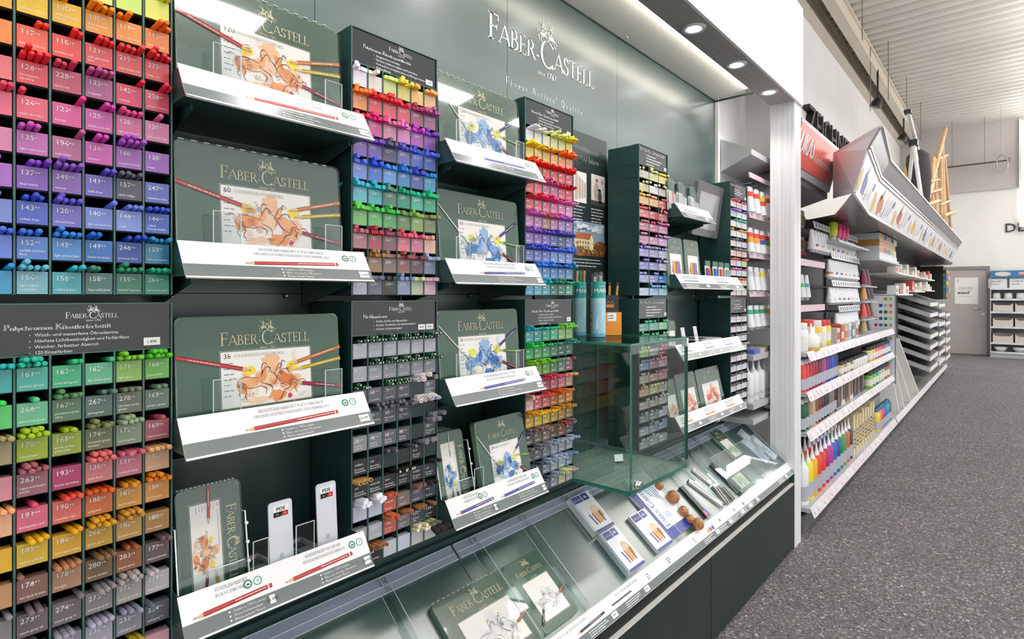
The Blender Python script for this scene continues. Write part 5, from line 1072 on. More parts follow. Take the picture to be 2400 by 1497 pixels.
u = sx(1815, 1130); frect(b, fs, u, u + .06, FSL * .5, FSL * .56, C('#c8a8a0'), PC); u = sx(1700, 1212); greek(b, fs, sx(1660, 1236), FSL * .8, .2, 2, FSL * .05, FSL * .08, C('#c8c6c8'), PC)
b.obj('strip_print', ls, kind='stuff')
# clear rail along the head of the tray
RAILM = mat('rail_milky', '#c6d0e4', .15); RAILM.node_tree.nodes['Principled BSDF'].inputs['Alpha'].default_value = .45
rl = thing('acrylic_rail', 'long clear plastic rail along the head of the tray', 'rail', ft.p(1.5, TRL))
for k, (a, c) in enumerate(zip([.30] + seams[4:-1], seams[4:])):
    b = MB(); b.prism([ft.p(a + .004, TRL - .055, .002), ft.p(a + .004, TRL - .012, .002), ft.p(a + .004, TRL - .012, .006), ft.p(a + .004, TRL - .055, .006)], (c - a - .008, 0, 0), RAILM); b.obj('rail_length', rl)
    for y in (TRL - .055, TRL - .036, TRL - .012):
        b = MB(); b.prism([ft.p(a + .004, y, .0055), ft.p(a + .004, y + .0014, .0055), ft.p(a + .004, y + .0014, .0075), ft.p(a + .004, y, .0075)], (c - a - .008, 0, 0), ACRYLEDGE); b.obj('rail_edge', rl)
# clear dividers: a low fin with a bright edge and a clip at the head
def divider(u, label, s0=.005, s1=None, h=.030, foot=.016):
    s1 = s1 or TRL - .03
    t = thing('tray_divider', label, 'divider', ft.p(u, s0), 'clear dividers on the tray'); f = Fr(ft.p(u, 0), ft.t, ft.n)   # x up slope, y off the surface
    P = [(s0, 0), (s1, 0), (s1 + .012, h * .6), (s1 + .006, h), (s0 + .012, h), (s0, h * .55)]
    b = MB(); b.prism([f.p(x, y) for x, y in P], (.0014, 0, 0), ACRYL); b.obj('fin', t)
    b = MB(); b.tube([f.p(x, y) + Vector((.0007, 0, 0)) for x, y in P[1:] + P[:1]], .00075, ACRYLEDGE, 6); b.obj('fin_edge', t)
    b = MB(); b.prism([ft.p(u - foot, s0, .0006), ft.p(u, s0, .0006), ft.p(u, s1, .0006), ft.p(u - foot, s1, .0006)], ft.n * .001, ACRYL); b.box(0, 0, 0, 0, 0, 0, ACRYLEDGE) if False else None; b.obj('foot', t)
    b = MB(); b.tube([ft.p(u - foot, s0, .0012), ft.p(u - foot, s1, .0012)], .0006, ACRYLEDGE, 5); b.obj('foot_edge', t)
    b = MB(); b.prism([ft.p(u - .008, s1 - .004, .002), ft.p(u + .008, s1 - .004, .002), ft.p(u + .008, s1 + .014, .002), ft.p(u - .008, s1 + .014, .002)], ft.n * .012, ACRYL)
    b.tube([ft.p(u - .008, s1 - .004, .014), ft.p(u + .008, s1 - .004, .014), ft.p(u + .008, s1 + .014, .014), ft.p(u - .008, s1 + .014, .014), ft.p(u - .008, s1 - .004, .014)], .0009, ACRYLEDGE, 5); b.obj('clip', t)
dpx = [(893, 1365, 'clear divider at the left end of the empty tray'), (1104, 1268, 'clear divider left of the sketch tin'), (1220, 1216, 'clear divider right of the sketch tin'), (1310, 1160, 'clear divider left of the blue and white boxes')]
for px, py, lab in dpx: divider(tr(px, py)[0], lab)
for k in range(9):
    divider(2.02 + .138 * k if k < 8 else 3.30, 'low clear divider in the right part of the tray, %s from the left' % ['first', 'second', 'third', 'fourth', 'fifth', 'sixth', 'seventh', 'eighth', 'ninth'][k], h=.022)
def flat(px0, py0, px1, py1):
    """frame lying on the tray with its lower left corner at the first pixel, width to the second"""
    a, s = tr(px0, py0); c, s2 = tr(px1, py1); return a, s, c, s2
def on_tray(u, s, lift, yaw=0.0):
    f = ft.sub(u, s, math.radians(yaw), lift); return f.M()
# tins lying on the tray
a, s = tr(1286, 1486); c, s2 = tr(1288, 1294)
tin('green tin with pale sketch lying on the tray under a clear fin', on_tray(tr(1190, 1352)[0] - .012, .012, .014), .158, .205, .013, 'G', 3, 'tins lying on the tray')
tin('shrink-wrapped green tin with pale drawing lying low on the tray', on_tray(tr(1180, 1356)[0] - .262, -.030 + .04, .017), .262, .205, .016, 'G', 8, 'tins lying on the tray', film=True)
tin('green graphite tin lying below the left wide sign', on_tray(tr(695, 1435)[0] - .24, .05, .015), .24, .205, .014, 'G', 9, 'tins lying on the tray')
# boxes of pastels, white with blue label
BLUE = C('#2b3a94', .3); BXW = mat('box_white', '#eef0f6', .25, coat=.4)
def pastel_box(label, u, s, w_, h, th, variant, lift=.001):
    M = on_tray(u, s, th + lift); t = thing('pastel_box', label, 'box', M=M, group='white and blue boxes on the tray')
    part('carton', t, lambda b: b.box(0, w_, 0, h, -th, 0, BXW))
    def pr(b):
        if variant < 3:
            frect(b, XY, 0, w_, 0, h * .06, BLUE, .0004); frect(b, XY, w_ * .04, w_ * .5, h * .80, h * .98, BLUE if variant else C('#5a5fa0', .3), .0004); frect(b, XY, w_ * .54, w_ * .84, h * .80, h * .98, BLUE, .0004)
            wordmark(b, XY, w_ * .07, w_ * .47, h * .86, INKW, .0008); crest(b, XY, w_ * .68, h * .89, h * .1, INKW, .0008)
            fell(b, XY, w_ * .7, h * .45, w_ * .22, h * .2, C('#f0d8b8'), .0004, .4); fell(b, XY, w_ * .62, h * .3, w_ * .2, h * .12, C('#e8b48c'), .0005, .4); fell(b, XY, w_ * .8, h * .36, w_ * .1, h * .1, C('#e0a040'), .0006)
            for k, hx in enumerate(('#2c50a8', '#c8502c', '#e0b03c', '#3c3c60')): fstroke(b, XY, [(w_ * (.35 + .14 * k), h * .16), (w_ * (.30 + .16 * k), h * .45)], w_ * .055, C(hx), .0008)
        else:
            frect(b, XY, 0, w_, 0, h * .14, BLUE, .0004); frect(b, XY, 0, w_ * .22, h * .14, h, C('#3a3f86', .3), .0004); wordmark(b, Fr((w_ * .40, h * .16, 0), (0, 1, 0), (-1, 0, 0)), 0, h * .72, 0, C('#3c4a9c'), .0006)
            for k in range(5): fstroke(b, XY, [(w_ * (.5 + .08 * k), h * .8), (w_ * (.56 + .06 * k), h * (.62 - .03 * k))], w_ * .03, C(['#5c7cc8', '#88a4dc', '#7cb060', '#5c6cb0', '#8090d0'][k]), .0005)
            fell(b, XY, w_ * .6, h * .3, w_ * .12, h * .06, C('#cfd8e8'), .0005)
    part('box_print', t, pr, kind='stuff')
    part('film_edge', t, lambda b: (b.box(-.0004, .0008, 0, h, -.0008, .0006, ACRYLEDGE), b.box(w_ - .0008, w_ + .0004, 0, h, -.0008, .0006, ACRYLEDGE)))
    return t
u1_, s1_ = tr(1393.5, 1258); ub_, sb_ = tr(1470, 1351)
pastel_box('white box with blue label, upper one at the left of the boxes', tr(1322, 1176)[0], .165, .118, .145, .022, 0)
pastel_box('white box with blue label, lower one against the label strip at left', tr(1395, 1262)[0] + .002, .010, .098, .148, .026, 1)
pastel_box('white box with blue label and fruit still life, right of the lower one', tr(1459, 1222)[0] + .03, .012, .115, .150, .014, 2)
pastel_box('large blue and white pad with sideways lettering behind the boxes', tr(1450, 1162)[0] + .045, .020, .205, .270, .008, 3)
# wrapped round sponges
SPG = noise_mat('sponge_brown', '#a45c38', '#dda062', (160, 160, 160), .9, bump=.6)
for k, (px, py, r) in enumerate(((1532, 1140, .017), (1561, 1170, .026), (1587, 1201, .020), (1603, 1219, .018), (1620, 1232, .023))):
    u, s = tr(px, py); t = thing('sponge_ball', 'brown round sponge in clear film, %s down the tray' % ['first', 'second', 'third', 'fourth', 'fifth'][k], 'sponge', ft.p(u + .01, s - .012, r), 'wrapped sponges')
    part('ball', t, lambda b: b.lathe([(r * math.sin(math.pi * i / 10) + 1e-5, -r * math.cos(math.pi * i / 10)) for i in range(11)], SPG, None, 14, cap=False))
    def wrap(b, k=k, r=r):
        R = random.Random(k); n = 14
        b.lathe([(r * 1.1 * math.sin(math.pi * i / 8) + 1e-5, -r * 1.1 * math.cos(math.pi * i / 8)) for i in range(9)], FILM, None, 12, cap=False)
        for q in range(10):
            a = R.uniform(0, 6.28); e = R.uniform(.2, 1.2); p = Vector((math.cos(a) * math.cos(e), math.sin(a) * math.cos(e), math.sin(e))) * r * 1.12; d = Vector((R.uniform(-1, 1), R.uniform(-1, 1), R.uniform(-.2, .8))) * r * .35
            b.tube([p, p + d], [.0006, .0002], ACRYLEDGE, 4)
    part('film', t, wrap)
# narrow packs further right
def pack(name, label, cat, px, py, px2, py2, wd, th, m, extra=None):
    u, s = tr(px, py); u2, s2 = tr(px2, py2); L = math.hypot(u2 - u, s2 - s); ang = math.atan2(s2 - s, u2 - u)
    f = ft.sub(u, s, ang, th); t = thing(name, label, cat, M=f.M())
    part('pack_body', t, lambda b: b.prism([(x, y - wd / 2, -th) for x, y in rrect(L, wd, min(wd, L) * .12)], (0, 0, th), m))
    if extra: extra(t, L, wd)
    return t
def redblue(t, L, wd): part('label_card', t, lambda b: (frect(b, XY, L * .82, L, -wd * .6, 0, C('#c84a4c'), .0006), frect(b, XY, L * .82, L, 0, wd * .6, C('#4a6cb4'), .0006), greek(b, XY, L * .84, 0, L * .14, 2, wd * .12, wd * .2, INKW, .001)))
pack('charcoal_pack', 'dark grey narrow pack with red and blue label on the tray', 'pack', 1593, 1143, 1657, 1213, .028, .012, C('#2e3a3c', .3), redblue)
def lines(t, L, wd): part('pack_print', t, lambda b: [greek(b, XY, L * .08, wd * (.2 - .2 * k), L * .8, 1, wd * .12, 1, INKGREY, .0006, k) for k in range(3)])
pack('eraser_pack', 'white narrow pack with grey print right of the dark pack', 'pack', 1612, 1128, 1690, 1185, .030, .010, C('#e6e4df', .3), lines)
pack('blister_pack', 'clear blister pack with pale card on the tray', 'pack', 1622, 1100, 1665, 1135, .034, .008, C('#d8d6d0', .25), lines)
def pens(cols):
    def f(t, L, wd):
        n = len(cols)
        for k, hx in enumerate(cols): part('pen', t, lambda b, k=k, hx=hx: b.lathe([(.0032, 0), (.0042, L * .2), (.0042, L * .9), (.002, L)], C(hx, .25), Matrix.Translation((0, wd * ((k + .5) / n - .5), .005)) @ Matrix.Rotation(math.pi / 2, 4, 'Y'), 8))
        part('pouch_film', t, lambda b: b.box(-.004, L + .004, -wd * .55, wd * .55, -.002, .011, FILM))
    return f
pack('brush_set', 'dark brush set in clear pouch near the right end of the tray', 'pouch', 1664, 1090, 1738, 1158, .05, .004, C('#6a7480', .3), pens(['#1e2a38', '#26364a', '#1a2430', '#34506c']))
pack('sharpener_set', 'silver and black sharpener set beside the brush pouch', 'pouch', 1673, 1140, 1704, 1180, .045, .004, C('#b8b8b4', .3), pens(['#d8d8d4', '#2a2a2c', '#c8c8c4', '#1c1c1e']))
pack('pen_set', 'black and silver pen set in front of the brush pouch', 'pouch', 1690, 1145, 1716, 1174, .035, .004, C('#80807c', .3), pens(['#1c1c1e', '#9c9c98', '#1c1c1e']))
M = on_tray(tr(1660, 1022)[0], .13, .012); tin('slim green tin with pale green drawing near the right end of the tray', M, .14, .19, .012, 'Y', 5, 'tins lying on the tray')
M = on_tray(tr(1702, 1130)[0] + .02, .008, .012); tin('small green tin with botanical drawing at the foot of the tray', M, .16, .115, .012, 'Y', 6, 'tins lying on the tray')
for k, (du, s) in enumerate(((.0, .05), (.055, .10), (.11, .04))):
    u = 3.13 + du; M = on_tray(u, s, .006, 8); t = thing('sketch_pad', 'pale blue wrapped pad at the right end of the tray, %s of three' % ['left', 'middle', 'right'][k], 'pad', M=M, group='pale pads by the post')
    part('pad_body', t, lambda b: b.box(0, .085, 0, .16, -.006, 0, C('#cfdbe6', .2))); part('pad_print', t, lambda b: (frect(b, XY, .01, .075, .09, .14, C('#e4eaf0'), .0004), fell(b, XY, .045, .05, .02, .03, C('#a8bccc'), .0004)))
b = MB(); sh = [ft.p(2.60, .02, .02), ft.p(3.22, .02, .02), ft.p(3.22, .20, .045), ft.p(2.60, .20, .045)]; b.prism(sh, ft.n * .0015, ACRYL)
b.tube(sh + sh[:1], .0008, ACRYLEDGE, 5); b.obj('acrylic_cover', None, 'clear acrylic cover lying over the right end of the tray', 'cover')
# ---- glass case
GX0, GX1, GY0, GY1, GZ0, GZ1 = 1.490, 1.878, .839, 1.200, .790, 1.238
t = thing('glass_case', 'empty glass display case with green edges below the poster', 'display case', ((GX0 + GX1) / 2, 1.02, GZ0))
def pane(name, x0, x1, y0, y1, z0, z1, m=GLASS):
    b = MB(); b.box(x0, x1, y0, y1, z0, z1, m); d = (x1 - x0, y1 - y0, z1 - z0); ax = d.index(min(d)); e = .0004
    b.obj(name, t); o = t.children[-1]
    # green rim all round the sheet
    lo, hi = [x0, y0, z0], [x1, y1, z1]; oth = [i for i in range(3) if i != ax]; b = MB()
    for i in oth:
        j = [q for q in oth if q != i][0]
        for side in (0, 1):
            l, h = lo[:], hi[:]; l[ax] -= e; h[ax] += e
            if side: l[i] = hi[i] - .0009; h[i] = hi[i] + e
            else: l[i] = lo[i] - e; h[i] = lo[i] + .0009
            b.box(l[0], h[0], l[1], h[1], l[2], h[2], GLASSEDGE)
    b.obj('glass_edge', o)
    return o
g = .006
FLOORG = mat('case_floor_frosted', '#9db4a6', .2); FLOORG.node_tree.nodes['Principled BSDF'].inputs['Alpha'].default_value = .55
pane('floor_pane', GX0, GX1, GY0, GY1, GZ0, GZ0 + .008, FLOORG); pane('top_pane', GX0, GX1, GY0, GY1, GZ1 - .008, GZ1)
pane('side_pane', GX0, GX0 + g, GY0 + .001, GY1, GZ0 + .008, GZ1 - .008); pane('side_pane', GX1 - g, GX1, GY0 + .001, GY1, GZ0 + .008, GZ1 - .008)
pane('front_pane', GX0 + g + .0005, GX1 - g - .0005, GY0, GY0 + g, GZ0 + .008, GZ1 - .008); pane('back_pane', GX0 + g, GX1 - g, GY1 - g, GY1, GZ0 + .008, GZ1 - .008)
for x, z in ((GX1 - .012, GZ0), (GX1 - .012, GZ1 - .03), ): MB().box(x, x + .016, GY0 - .004, GY0 + .014, z - .002, z + .026, CHROME).obj('hinge_clamp', t)
MB().tube([(GX1 - .002, GY0 - .001, GZ0 + .02), (GX1 - .002, GY0 - .001, GZ1 - .02)], .003, mat('dark_steel', '#4a555c', .3, .8), 8).obj('front_rod', t)
h = hit(1490, 1134, (0, GY0 - .002, 0), (0, 1, 0))
MB().lathe([(.012, 0), (.012, .010), (.010, .013), (.010, .018), (.006, .018)], CHROME, Matrix.Translation(h) @ Matrix.Rotation(math.radians(90), 4, 'X') @ Matrix.Rotation(math.radians(0), 4, 'Y'), 18).obj('lock', t)
h = hit(1441, 1082, (0, 0, GZ0 + .009), (0, 0, 1)); b = MB()
M = Matrix.Translation(h) @ Matrix.Rotation(math.radians(-35), 4, 'Z')
b.prism([(0, 0, 0), (.032, 0, 0), (.032, .004, .024), (0, .004, .024)], (0, .0008, 0), PAPER, M); b.prism([(0, 0, 0), (.032, 0, 0), (.032, -.022, .008), (0, -.022, .008)], (0, 0, .0008), PAPER, M)
b.obj('price_card', None, 'small folded white price card inside the glass case', 'price card')
# things on top of the case
TUR = C('#2fa8a4', .3); SKY = C('#a8d6e2', .3)
def manga_tube(label, px, py, wd, h):
    p = hit(px, py, (0, 0, GZ1), (0, 0, 1)); p.z = GZ1 + .0012; r = wd / 2
    t = thing('pen_tube', label, 'tube', p, 'turquoise pen tubes on the glass case'); ang0 = math.atan2(-p.y, -p.x)
    part('barrel', t, lambda b: (b.lathe([(r, 0), (r, .012)], C('#6cb8cc', .3), None, 28), b.lathe([(r * .998, .012), (r * .998, h * .70)], SKY, None, 28), b.lathe([(r, h * .70), (r, h)], TUR, None, 28), b.lathe([(r * .97, h), (r * .97, h - .006)], CELLDARK, None, 24)))
    def curved(b, draw):
        q = MB(); draw(q)
        for i, v in enumerate(q.v):
            a = ang0 + v[0] / r; q.v[i] = ((r + .0006 + v[2]) * math.cos(a), (r + .0006 + v[2]) * math.sin(a), v[1])
        b.v = q.v; b.f = q.f; b.mi = q.mi; b.mats = q.mats; b.sm = q.sm
    F2 = Fr((0, 0, 0), (1, 0, 0), (0, 1, 0))
    def pr(b):
        T(b, F2, 'MANGA', -r * .55, h * .80, h * .075, INKW, c=0, bold=.04); T(b, F2, 'Junior', r * .2, h * .90, h * .03, INKW, c=0)
        greek(b, F2, -r * .3, h * .66, r * 1.2, 2, h * .018, h * .035, INKW, 0)
    part('tube_print', t, lambda b: curved(b, pr))
    def pr2(b):
        frect(b, F2, -r * 1.25, -r * .85, h * .74, h * .98, PAPER, 0); T(b, Fr((-r * .95, h * .76, 0), (0, 1, 0), (-1, 0, 0)), 'TOPP', 0, 0, r * .28, INKK, c=.0006, fit=h * .2, bold=.05)
    part('edge_label', t, lambda b: curved(b, pr2))
    def dots(b):
        for k, hx in enumerate(('#c4d84c', '#4cb87c', '#d03c44', '#d8b8a0')): fell(b, F2, -r * 1.0, h * (.56 - .13 * k), r * .16, r * .16, C(hx), .0003, 0, 12)
        fell(b, F2, r * .25, h * .34, r * .35, h * .22, C('#d8ecf2'), 0, -.3)
    part('tube_dots', t, lambda b: curved(b, dots))
    return t, p, r, h
t1, p1, r1, h1 = manga_tube('turquoise pen tube nearest the watercolour rack, brown and green tops', 1359, 786, .046, .190)
t2, p2, r2, h2 = manga_tube('turquoise pen tube in front of the orange pencil box', 1402, 789, .052, .190)
for k, hx in enumerate(('#caa58c', '#3f9a5c', '#b88c74')):
    part('marker', t1, lambda b, k=k, hx=hx: b.lathe([(.006, .01), (.006, h1 + .02), (.008, h1 + .04)], C(hx), Matrix.Translation((-.010 + .010 * k, .006 - .008 * k, 0)), 10))
for k in range(3):
    a = k * 2.1; part('film_bag', t2, lambda b, k=k, a=a: (b.lathe([(.010, h2 - .03), (.012, h2 + .022), (.009, h2 + .034)], FILM, Matrix.Translation((.012 * math.cos(a), .012 * math.sin(a), 0)), 8), b.lathe([(.006, .02), (.006, h2 + .02 - .004 * k)], C(['#b8c8a8', '#d8d0dc', '#88a878'][k]), Matrix.Translation((.012 * math.cos(a), .012 * math.sin(a), 0)), 8)))
p = hit(1436, 785, (0, 0, GZ1), (0, 0, 1)); d = thing('pencil_dispenser', 'orange and black counter box of orange pencils behind the tubes', 'box', (p.x, p.y, GZ1 + .0012))
rot = Matrix.Rotation(math.radians(-38), 4, 'Z'); OR = C('#ee9422', .35)
dw = .046
part('orange_front', d, lambda b: b.box(-dw, dw - .02, -.02, .02, 0, .082, OR, rot)); part('black_back', d, lambda b: b.box(-dw + .003, dw - .023, .0, .022, .082, .143, C('#2b2826', .4), rot))
fd = Fr(rot @ Vector((-dw, -.0203, 0)), rot @ Vector((1, 0, 0)), (0, 0, 1)); fdb = Fr(rot @ Vector((-dw, -.0003, 0)), rot @ Vector((1, 0, 0)), (0, 0, 1))
def dl(b):
    for x in (.030, .044): fstroke(b, fdb, [(x - .005, .113), (x, .123), (x + .005, .113)], .0016, OR)
    frect(b, fdb, .022, .050, .099, .109, OR, PC); T(b, fdb, 'RHODIA', .036, .101, .006, C('#2b2826'), 'c', c=PC * 2, fit=.024)
part('logo', d, dl)
part('price_label', d, lambda b: (frect(b, fd, .018, .052, .050, .080, PAPER, PC), greek(b, fd, .022, .068, .02, 2, .005, .009, INKK, PC * 2)))
for k in range(3):
    x = -.032 + .018 * k; part('orange_pencil', d, lambda b, x=x, k=k: (b.lathe([(.0042, .10), (.0042, .178)], OR, rot @ Matrix.Translation((x, .010, 0)) @ Matrix.Rotation(math.radians(4 * k - 2), 4, 'Y'), 6, False), b.lathe([(.0046, .178), (.0046, .190)], FILM, rot @ Matrix.Translation((x, .010, 0)) @ Matrix.Rotation(math.radians(4 * k - 2), 4, 'Y'), 8)))
# ================================================================= CORNER BAY BEHIND THE POST
CBY = 1.06
t = thing('corner_shelving', 'grey corner shelving between the green wall and the white post', 'shelving', (3.3, 1.14, 0))
MB().box(3.105, 3.545, 1.195, 1.205, .70, 2.08, noise_mat('pale_panel_grey', '#a9a9ac', '#b4b4b7', (3, 3, 3), .5)).obj('back_panel', t)
MB().prism([(3.105, 1.195, 2.24), (3.105, 1.195, 2.06), (3.105, 1.03, 2.13), (3.105, 1.03, 2.16)], (.44, 0, 0), LGREY).obj('canopy', t)
for z in (1.035, .775, .695):
    MB().box(3.105, 3.545, 1.02, 1.194, z, z + .03, LGREY).obj('shelf', t)
for z in (2.015, 1.80, 1.585, 1.375):
    MB().prism([(3.13, 1.045, z), (3.13, 1.05, z + .03), (3.13, 1.055, z + .03), (3.13, 1.05, z)], (.40, 0, 0), C('#e6c4cc', .3)).obj('price_rail', t)
    for k in range(4): MB().tube([(3.16 + .1 * k, 1.194, z - .03), (3.16 + .1 * k, 1.05, z - .025)], .0022, CHROME, 6).obj('hook', t)
TUBEW = mat('tube_silver_white', '#e4e4e8', .25, .15, coat=.2)
def paint_tube(label, x, y, ztop, h, r, bands, group, body=TUBEW, tip_down=False):
    t = thing('paint_tube', label, 'tube', (x, y, ztop - h), group)
    n = 14; prof = []
    for i in range(7):      # flat crimped end at the top, round shoulder at the foot
        f = i / 6; prof.append((f, r * (1 - .0 * f), r * (1 - .62 * f)))
    def bodyf(b):
        vs = []; fs = []
        for f, rx, ry in prof:
            for k in range(n): a = 2 * math.pi * k / n; vs.append((rx * 1.05 * math.cos(a), ry * math.sin(a), h * (.12 + .88 * f)))
        for i in range(6):
            for k in range(n): fs.append((i * n + k, i * n + (k + 1) % n, (i + 1) * n + (k + 1) % n, (i + 1) * n + k))
        b.add(vs, fs, body, None, True); b.add(vs, [tuple(range(6 * n, 7 * n))], body); b.box(-r * 1.05, r * 1.05, -r * .2, r * .2, h * .985, h * 1.02, C('#c9ccd2'))
    part('tube_body', t, bodyf)
    part('cap', t, lambda b: b.lathe([(r * .55, 0), (r * .62, h * .01), (r * .62, h * .1), (r * .9, h * .125)], C('#d8d8dc'), None, 12))
    for k, (f0, f1, hx) in enumerate(bands):
        def bf(b, f0=f0, f1=f1, hx=hx):
            vs = []; fs = []
            for f in (f0, f1):
                ry = r * (1 - .62 * f) + .0008
                for q in range(n): a = 2 * math.pi * q / n; vs.append((r * 1.07 * math.cos(a), ry * math.sin(a), h * (.12 + .88 * f)))
            for q in range(n): fs.append((q, (q + 1) % n, n + (q + 1) % n, n + q))
            b.add(vs, fs, C(hx, .3), None, True)
        part('colour_band', t, bf)
    return t
rows_ = [(1.965, .15, [['#e04a30'], ['#e04a30'], ['#e8c030', '#e04a30'], ['#d8482c']]), (1.745, .145, [['#e84a2c', '#f0a02c'], ['#e84a2c', '#f0a02c'], ['#d83c38', '#4a4ab0'], ['#d83c38', '#5cb04c']]), (1.535, .14, [['#c8c8cc'], ['#d8d0d0'], ['#e8dc40'], ['#d8d8d8']]), (1.325, .13, [['#30a878'], ['#30a878'], ['#38a070'], ['#e0a038']])]
for q, (zt, h, cols) in enumerate(rows_):
    for k in range(4):
        bands = [(.62 - .22 * i, .82 - .22 * i, hx) for i, hx in enumerate(cols[k])]
        paint_tube('silver paint tube hanging beside the post, %s row, %s from the left' % (ORD[q], ORD[k]), 3.165 + .1 * k, CBY, zt, h, .031, bands, 'paint tubes hanging in the corner bay')
for k in range(4):
    x = 3.155 + .095 * k; t = thing('white_bottle', 'white nozzle bottle on the corner shelf, %s from the left' % ORD[k], 'bottle', (x, 1.07, .8055), 'white nozzle bottles')
    part('bottle_body', t, lambda b: b.lathe([(.030, 0), (.034, .004), (.034, .135), (.028, .155), (.014, .163)], C('#f2f2f4', .3), None, 20)); part('nozzle', t, lambda b: b.lathe([(.014, .163), (.012, .170), (.007, .185), (.003, .215)], C('#f6f6f6', .3), None, 12)); part('label_band', t, lambda b: b.lathe([(.0343, .03), (.0343, .045)], C('#c9c9cc'), None, 20, True, False))
t = thing('gesso_jar', 'squat white and blue jar on the lowest corner shelf', 'jar', (3.44, 1.045, .7255)); part('jar_body', t, lambda b: b.lathe([(.030, 0), (.030, .040)], C('#dfe6dc'), None, 18)); part('jar_label', t, lambda b: b.lathe([(.0304, .0), (.0304, .012)], C('#4a4f88'), None, 18, True, False)); part('jar_lid', t, lambda b: b.lathe([(.031, .034), (.031, .046)], C('#4a4f88'), None, 18))
for k in range(3):
    MB().box(3.15 + .1 * k, 3.23 + .1 * k, 1.03, 1.12, 1.0655, 1.085 + .006 * k, C(['#5a6cc0', '#c8b8c8', '#8c9c6c'][k])).obj('sponge_pack', None, 'flat coloured pack on the corner shelf, %s from the left' % ORD[k], 'pack', 'flat packs on the corner shelf')
# ================================================================= SHELVING TO THE RIGHT OF THE POST
STRIP = noise_mat('price_strip_white', '#e9e4e8', '#e4c9d0', (30, 30, 30), .3, lo=.45, hi=.75)
SY = .87
BAYS = [(3.590, 4.470), (4.470, 5.580), (5.580, 6.800)]
LV = [.15, .585, .815, 1.048]
for k, (a, c) in enumerate(BAYS):
    t = thing('shelf_unit', 'white fronted shelf unit of paint bottles and jars, %s from the post' % ORD[k], 'shelving', ((a + c) / 2, 1.05, 0), 'shelf units along the aisle')
    MB().box(a + .002, c - .002, 1.235, 1.25, 0, 2.0, DGREY).obj('back_panel', t)
    MB().box(a, a + .03, 1.21, 1.235, 0, 2.05, MGREY).obj('upright', t)
    MB().box(a + .002, c - .002, SY + .03, 1.23, 0, .10, MGREY).obj('plinth', t)
    for q, z in enumerate(LV):
        y0 = SY if q else SY - .02
        MB().box(a + .002, c - .002, y0 + .012, 1.234, z - .022, z, LGREY).obj('shelf_board', t)
        MB().prism([(a + .002, y0 - .012, z - .045), (a + .002, y0 + .012, z + .006), (a + .002, y0 + .016, z + .006), (a + .002, y0 - .008, z - .045)], (c - a - .004, 0, 0), STRIP).obj('price_strip', t)
        b = MB(); R = random.Random(k * 10 + q); f = Fr((a, y0 - .0125, z - .045), (1, 0, 0), (0, .024, .051)); x = .03
        while x < c - a - .08:
            frect(b, f, x, x + .05, .008, .048, C(R.choice(['#f0eef0', '#e8d8dc', '#e0e0e6', '#d8e0dc'])), PC); frect(b, f, x + .005, x + .018, .012, .026, C(R.choice(['#d88c9a', '#d8a0ac', '#b0b8c8', '#8cacaa', '#c8bcc0'])), PC * 2); x += R.uniform(.07, .16)
        b.obj('price_label', t, kind='stuff')
    MB().box(a + .002, c - .002, .93, .96, .02, .12, MGREY).obj('kick_plate', t)
def squeeze(label, x, y, z, h, r, hexc, group, nozzle=False, cap='#e9e9ee'):
    t = thing('paint_bottle', label, 'bottle', M=Matrix.Translation((x, y, z + .0006)) @ Matrix.Diagonal((1.55 if nozzle else 1.12, 1, 1, 1)), group=group)
    hb = h * (.74 if nozzle else .86)
    part('bottle_body', t, lambda b: b.lathe([(r * .9, 0), (r, h * .02), (r, hb * .93), (r * .75, hb)], C(hexc, .3), None, 16))
    part('bottle_label', t, lambda b: b.lathe([(r * 1.012, h * .03), (r * 1.012, hb * .48)], C('#b9bcc8', .3), None, 16, True, False))
    part('foot_band', t, lambda b: b.lathe([(r * 1.016, 0), (r * 1.016, h * .07)], C(hexc, .3), None, 16, True, False))
    if nozzle: part('nozzle', t, lambda b: b.lathe([(r * .55, hb), (r * .5, hb + h * .05), (r * .3, hb + h * .09), (r * .1, h)], C('#f2f3f6', .3), None, 12))
    else: part('cap', t, lambda b: b.lathe([(r * .7, hb), (r * .7, h * .93), (r * .4, h)], C(cap, .3), None, 12))
ROW1 = '#e84a34 #e23c30 #c8243c #b81c34 #a81c34 #6c2438 #8c2c5c #c83c9c #6a2c80 #2c3c9c #2c50b8 #2848b0 #24306c'.split()
ROW2 = '#1c5a3c #1e6a40 #b8945c #e0b494 #8c5c3c #7a3428 #6c2424 #2c2c30 #34302e #8c7868 #a88468 #1c1c20'.split()
ROW3 = '#eceef2 #e8e030 #f0b020 #e84c2c #e03c3c #b42c60 #b03ca8 #3c60b8 #2c4ca8 #1c8c5c #7a8c4c #c8683c #44464e'.split()
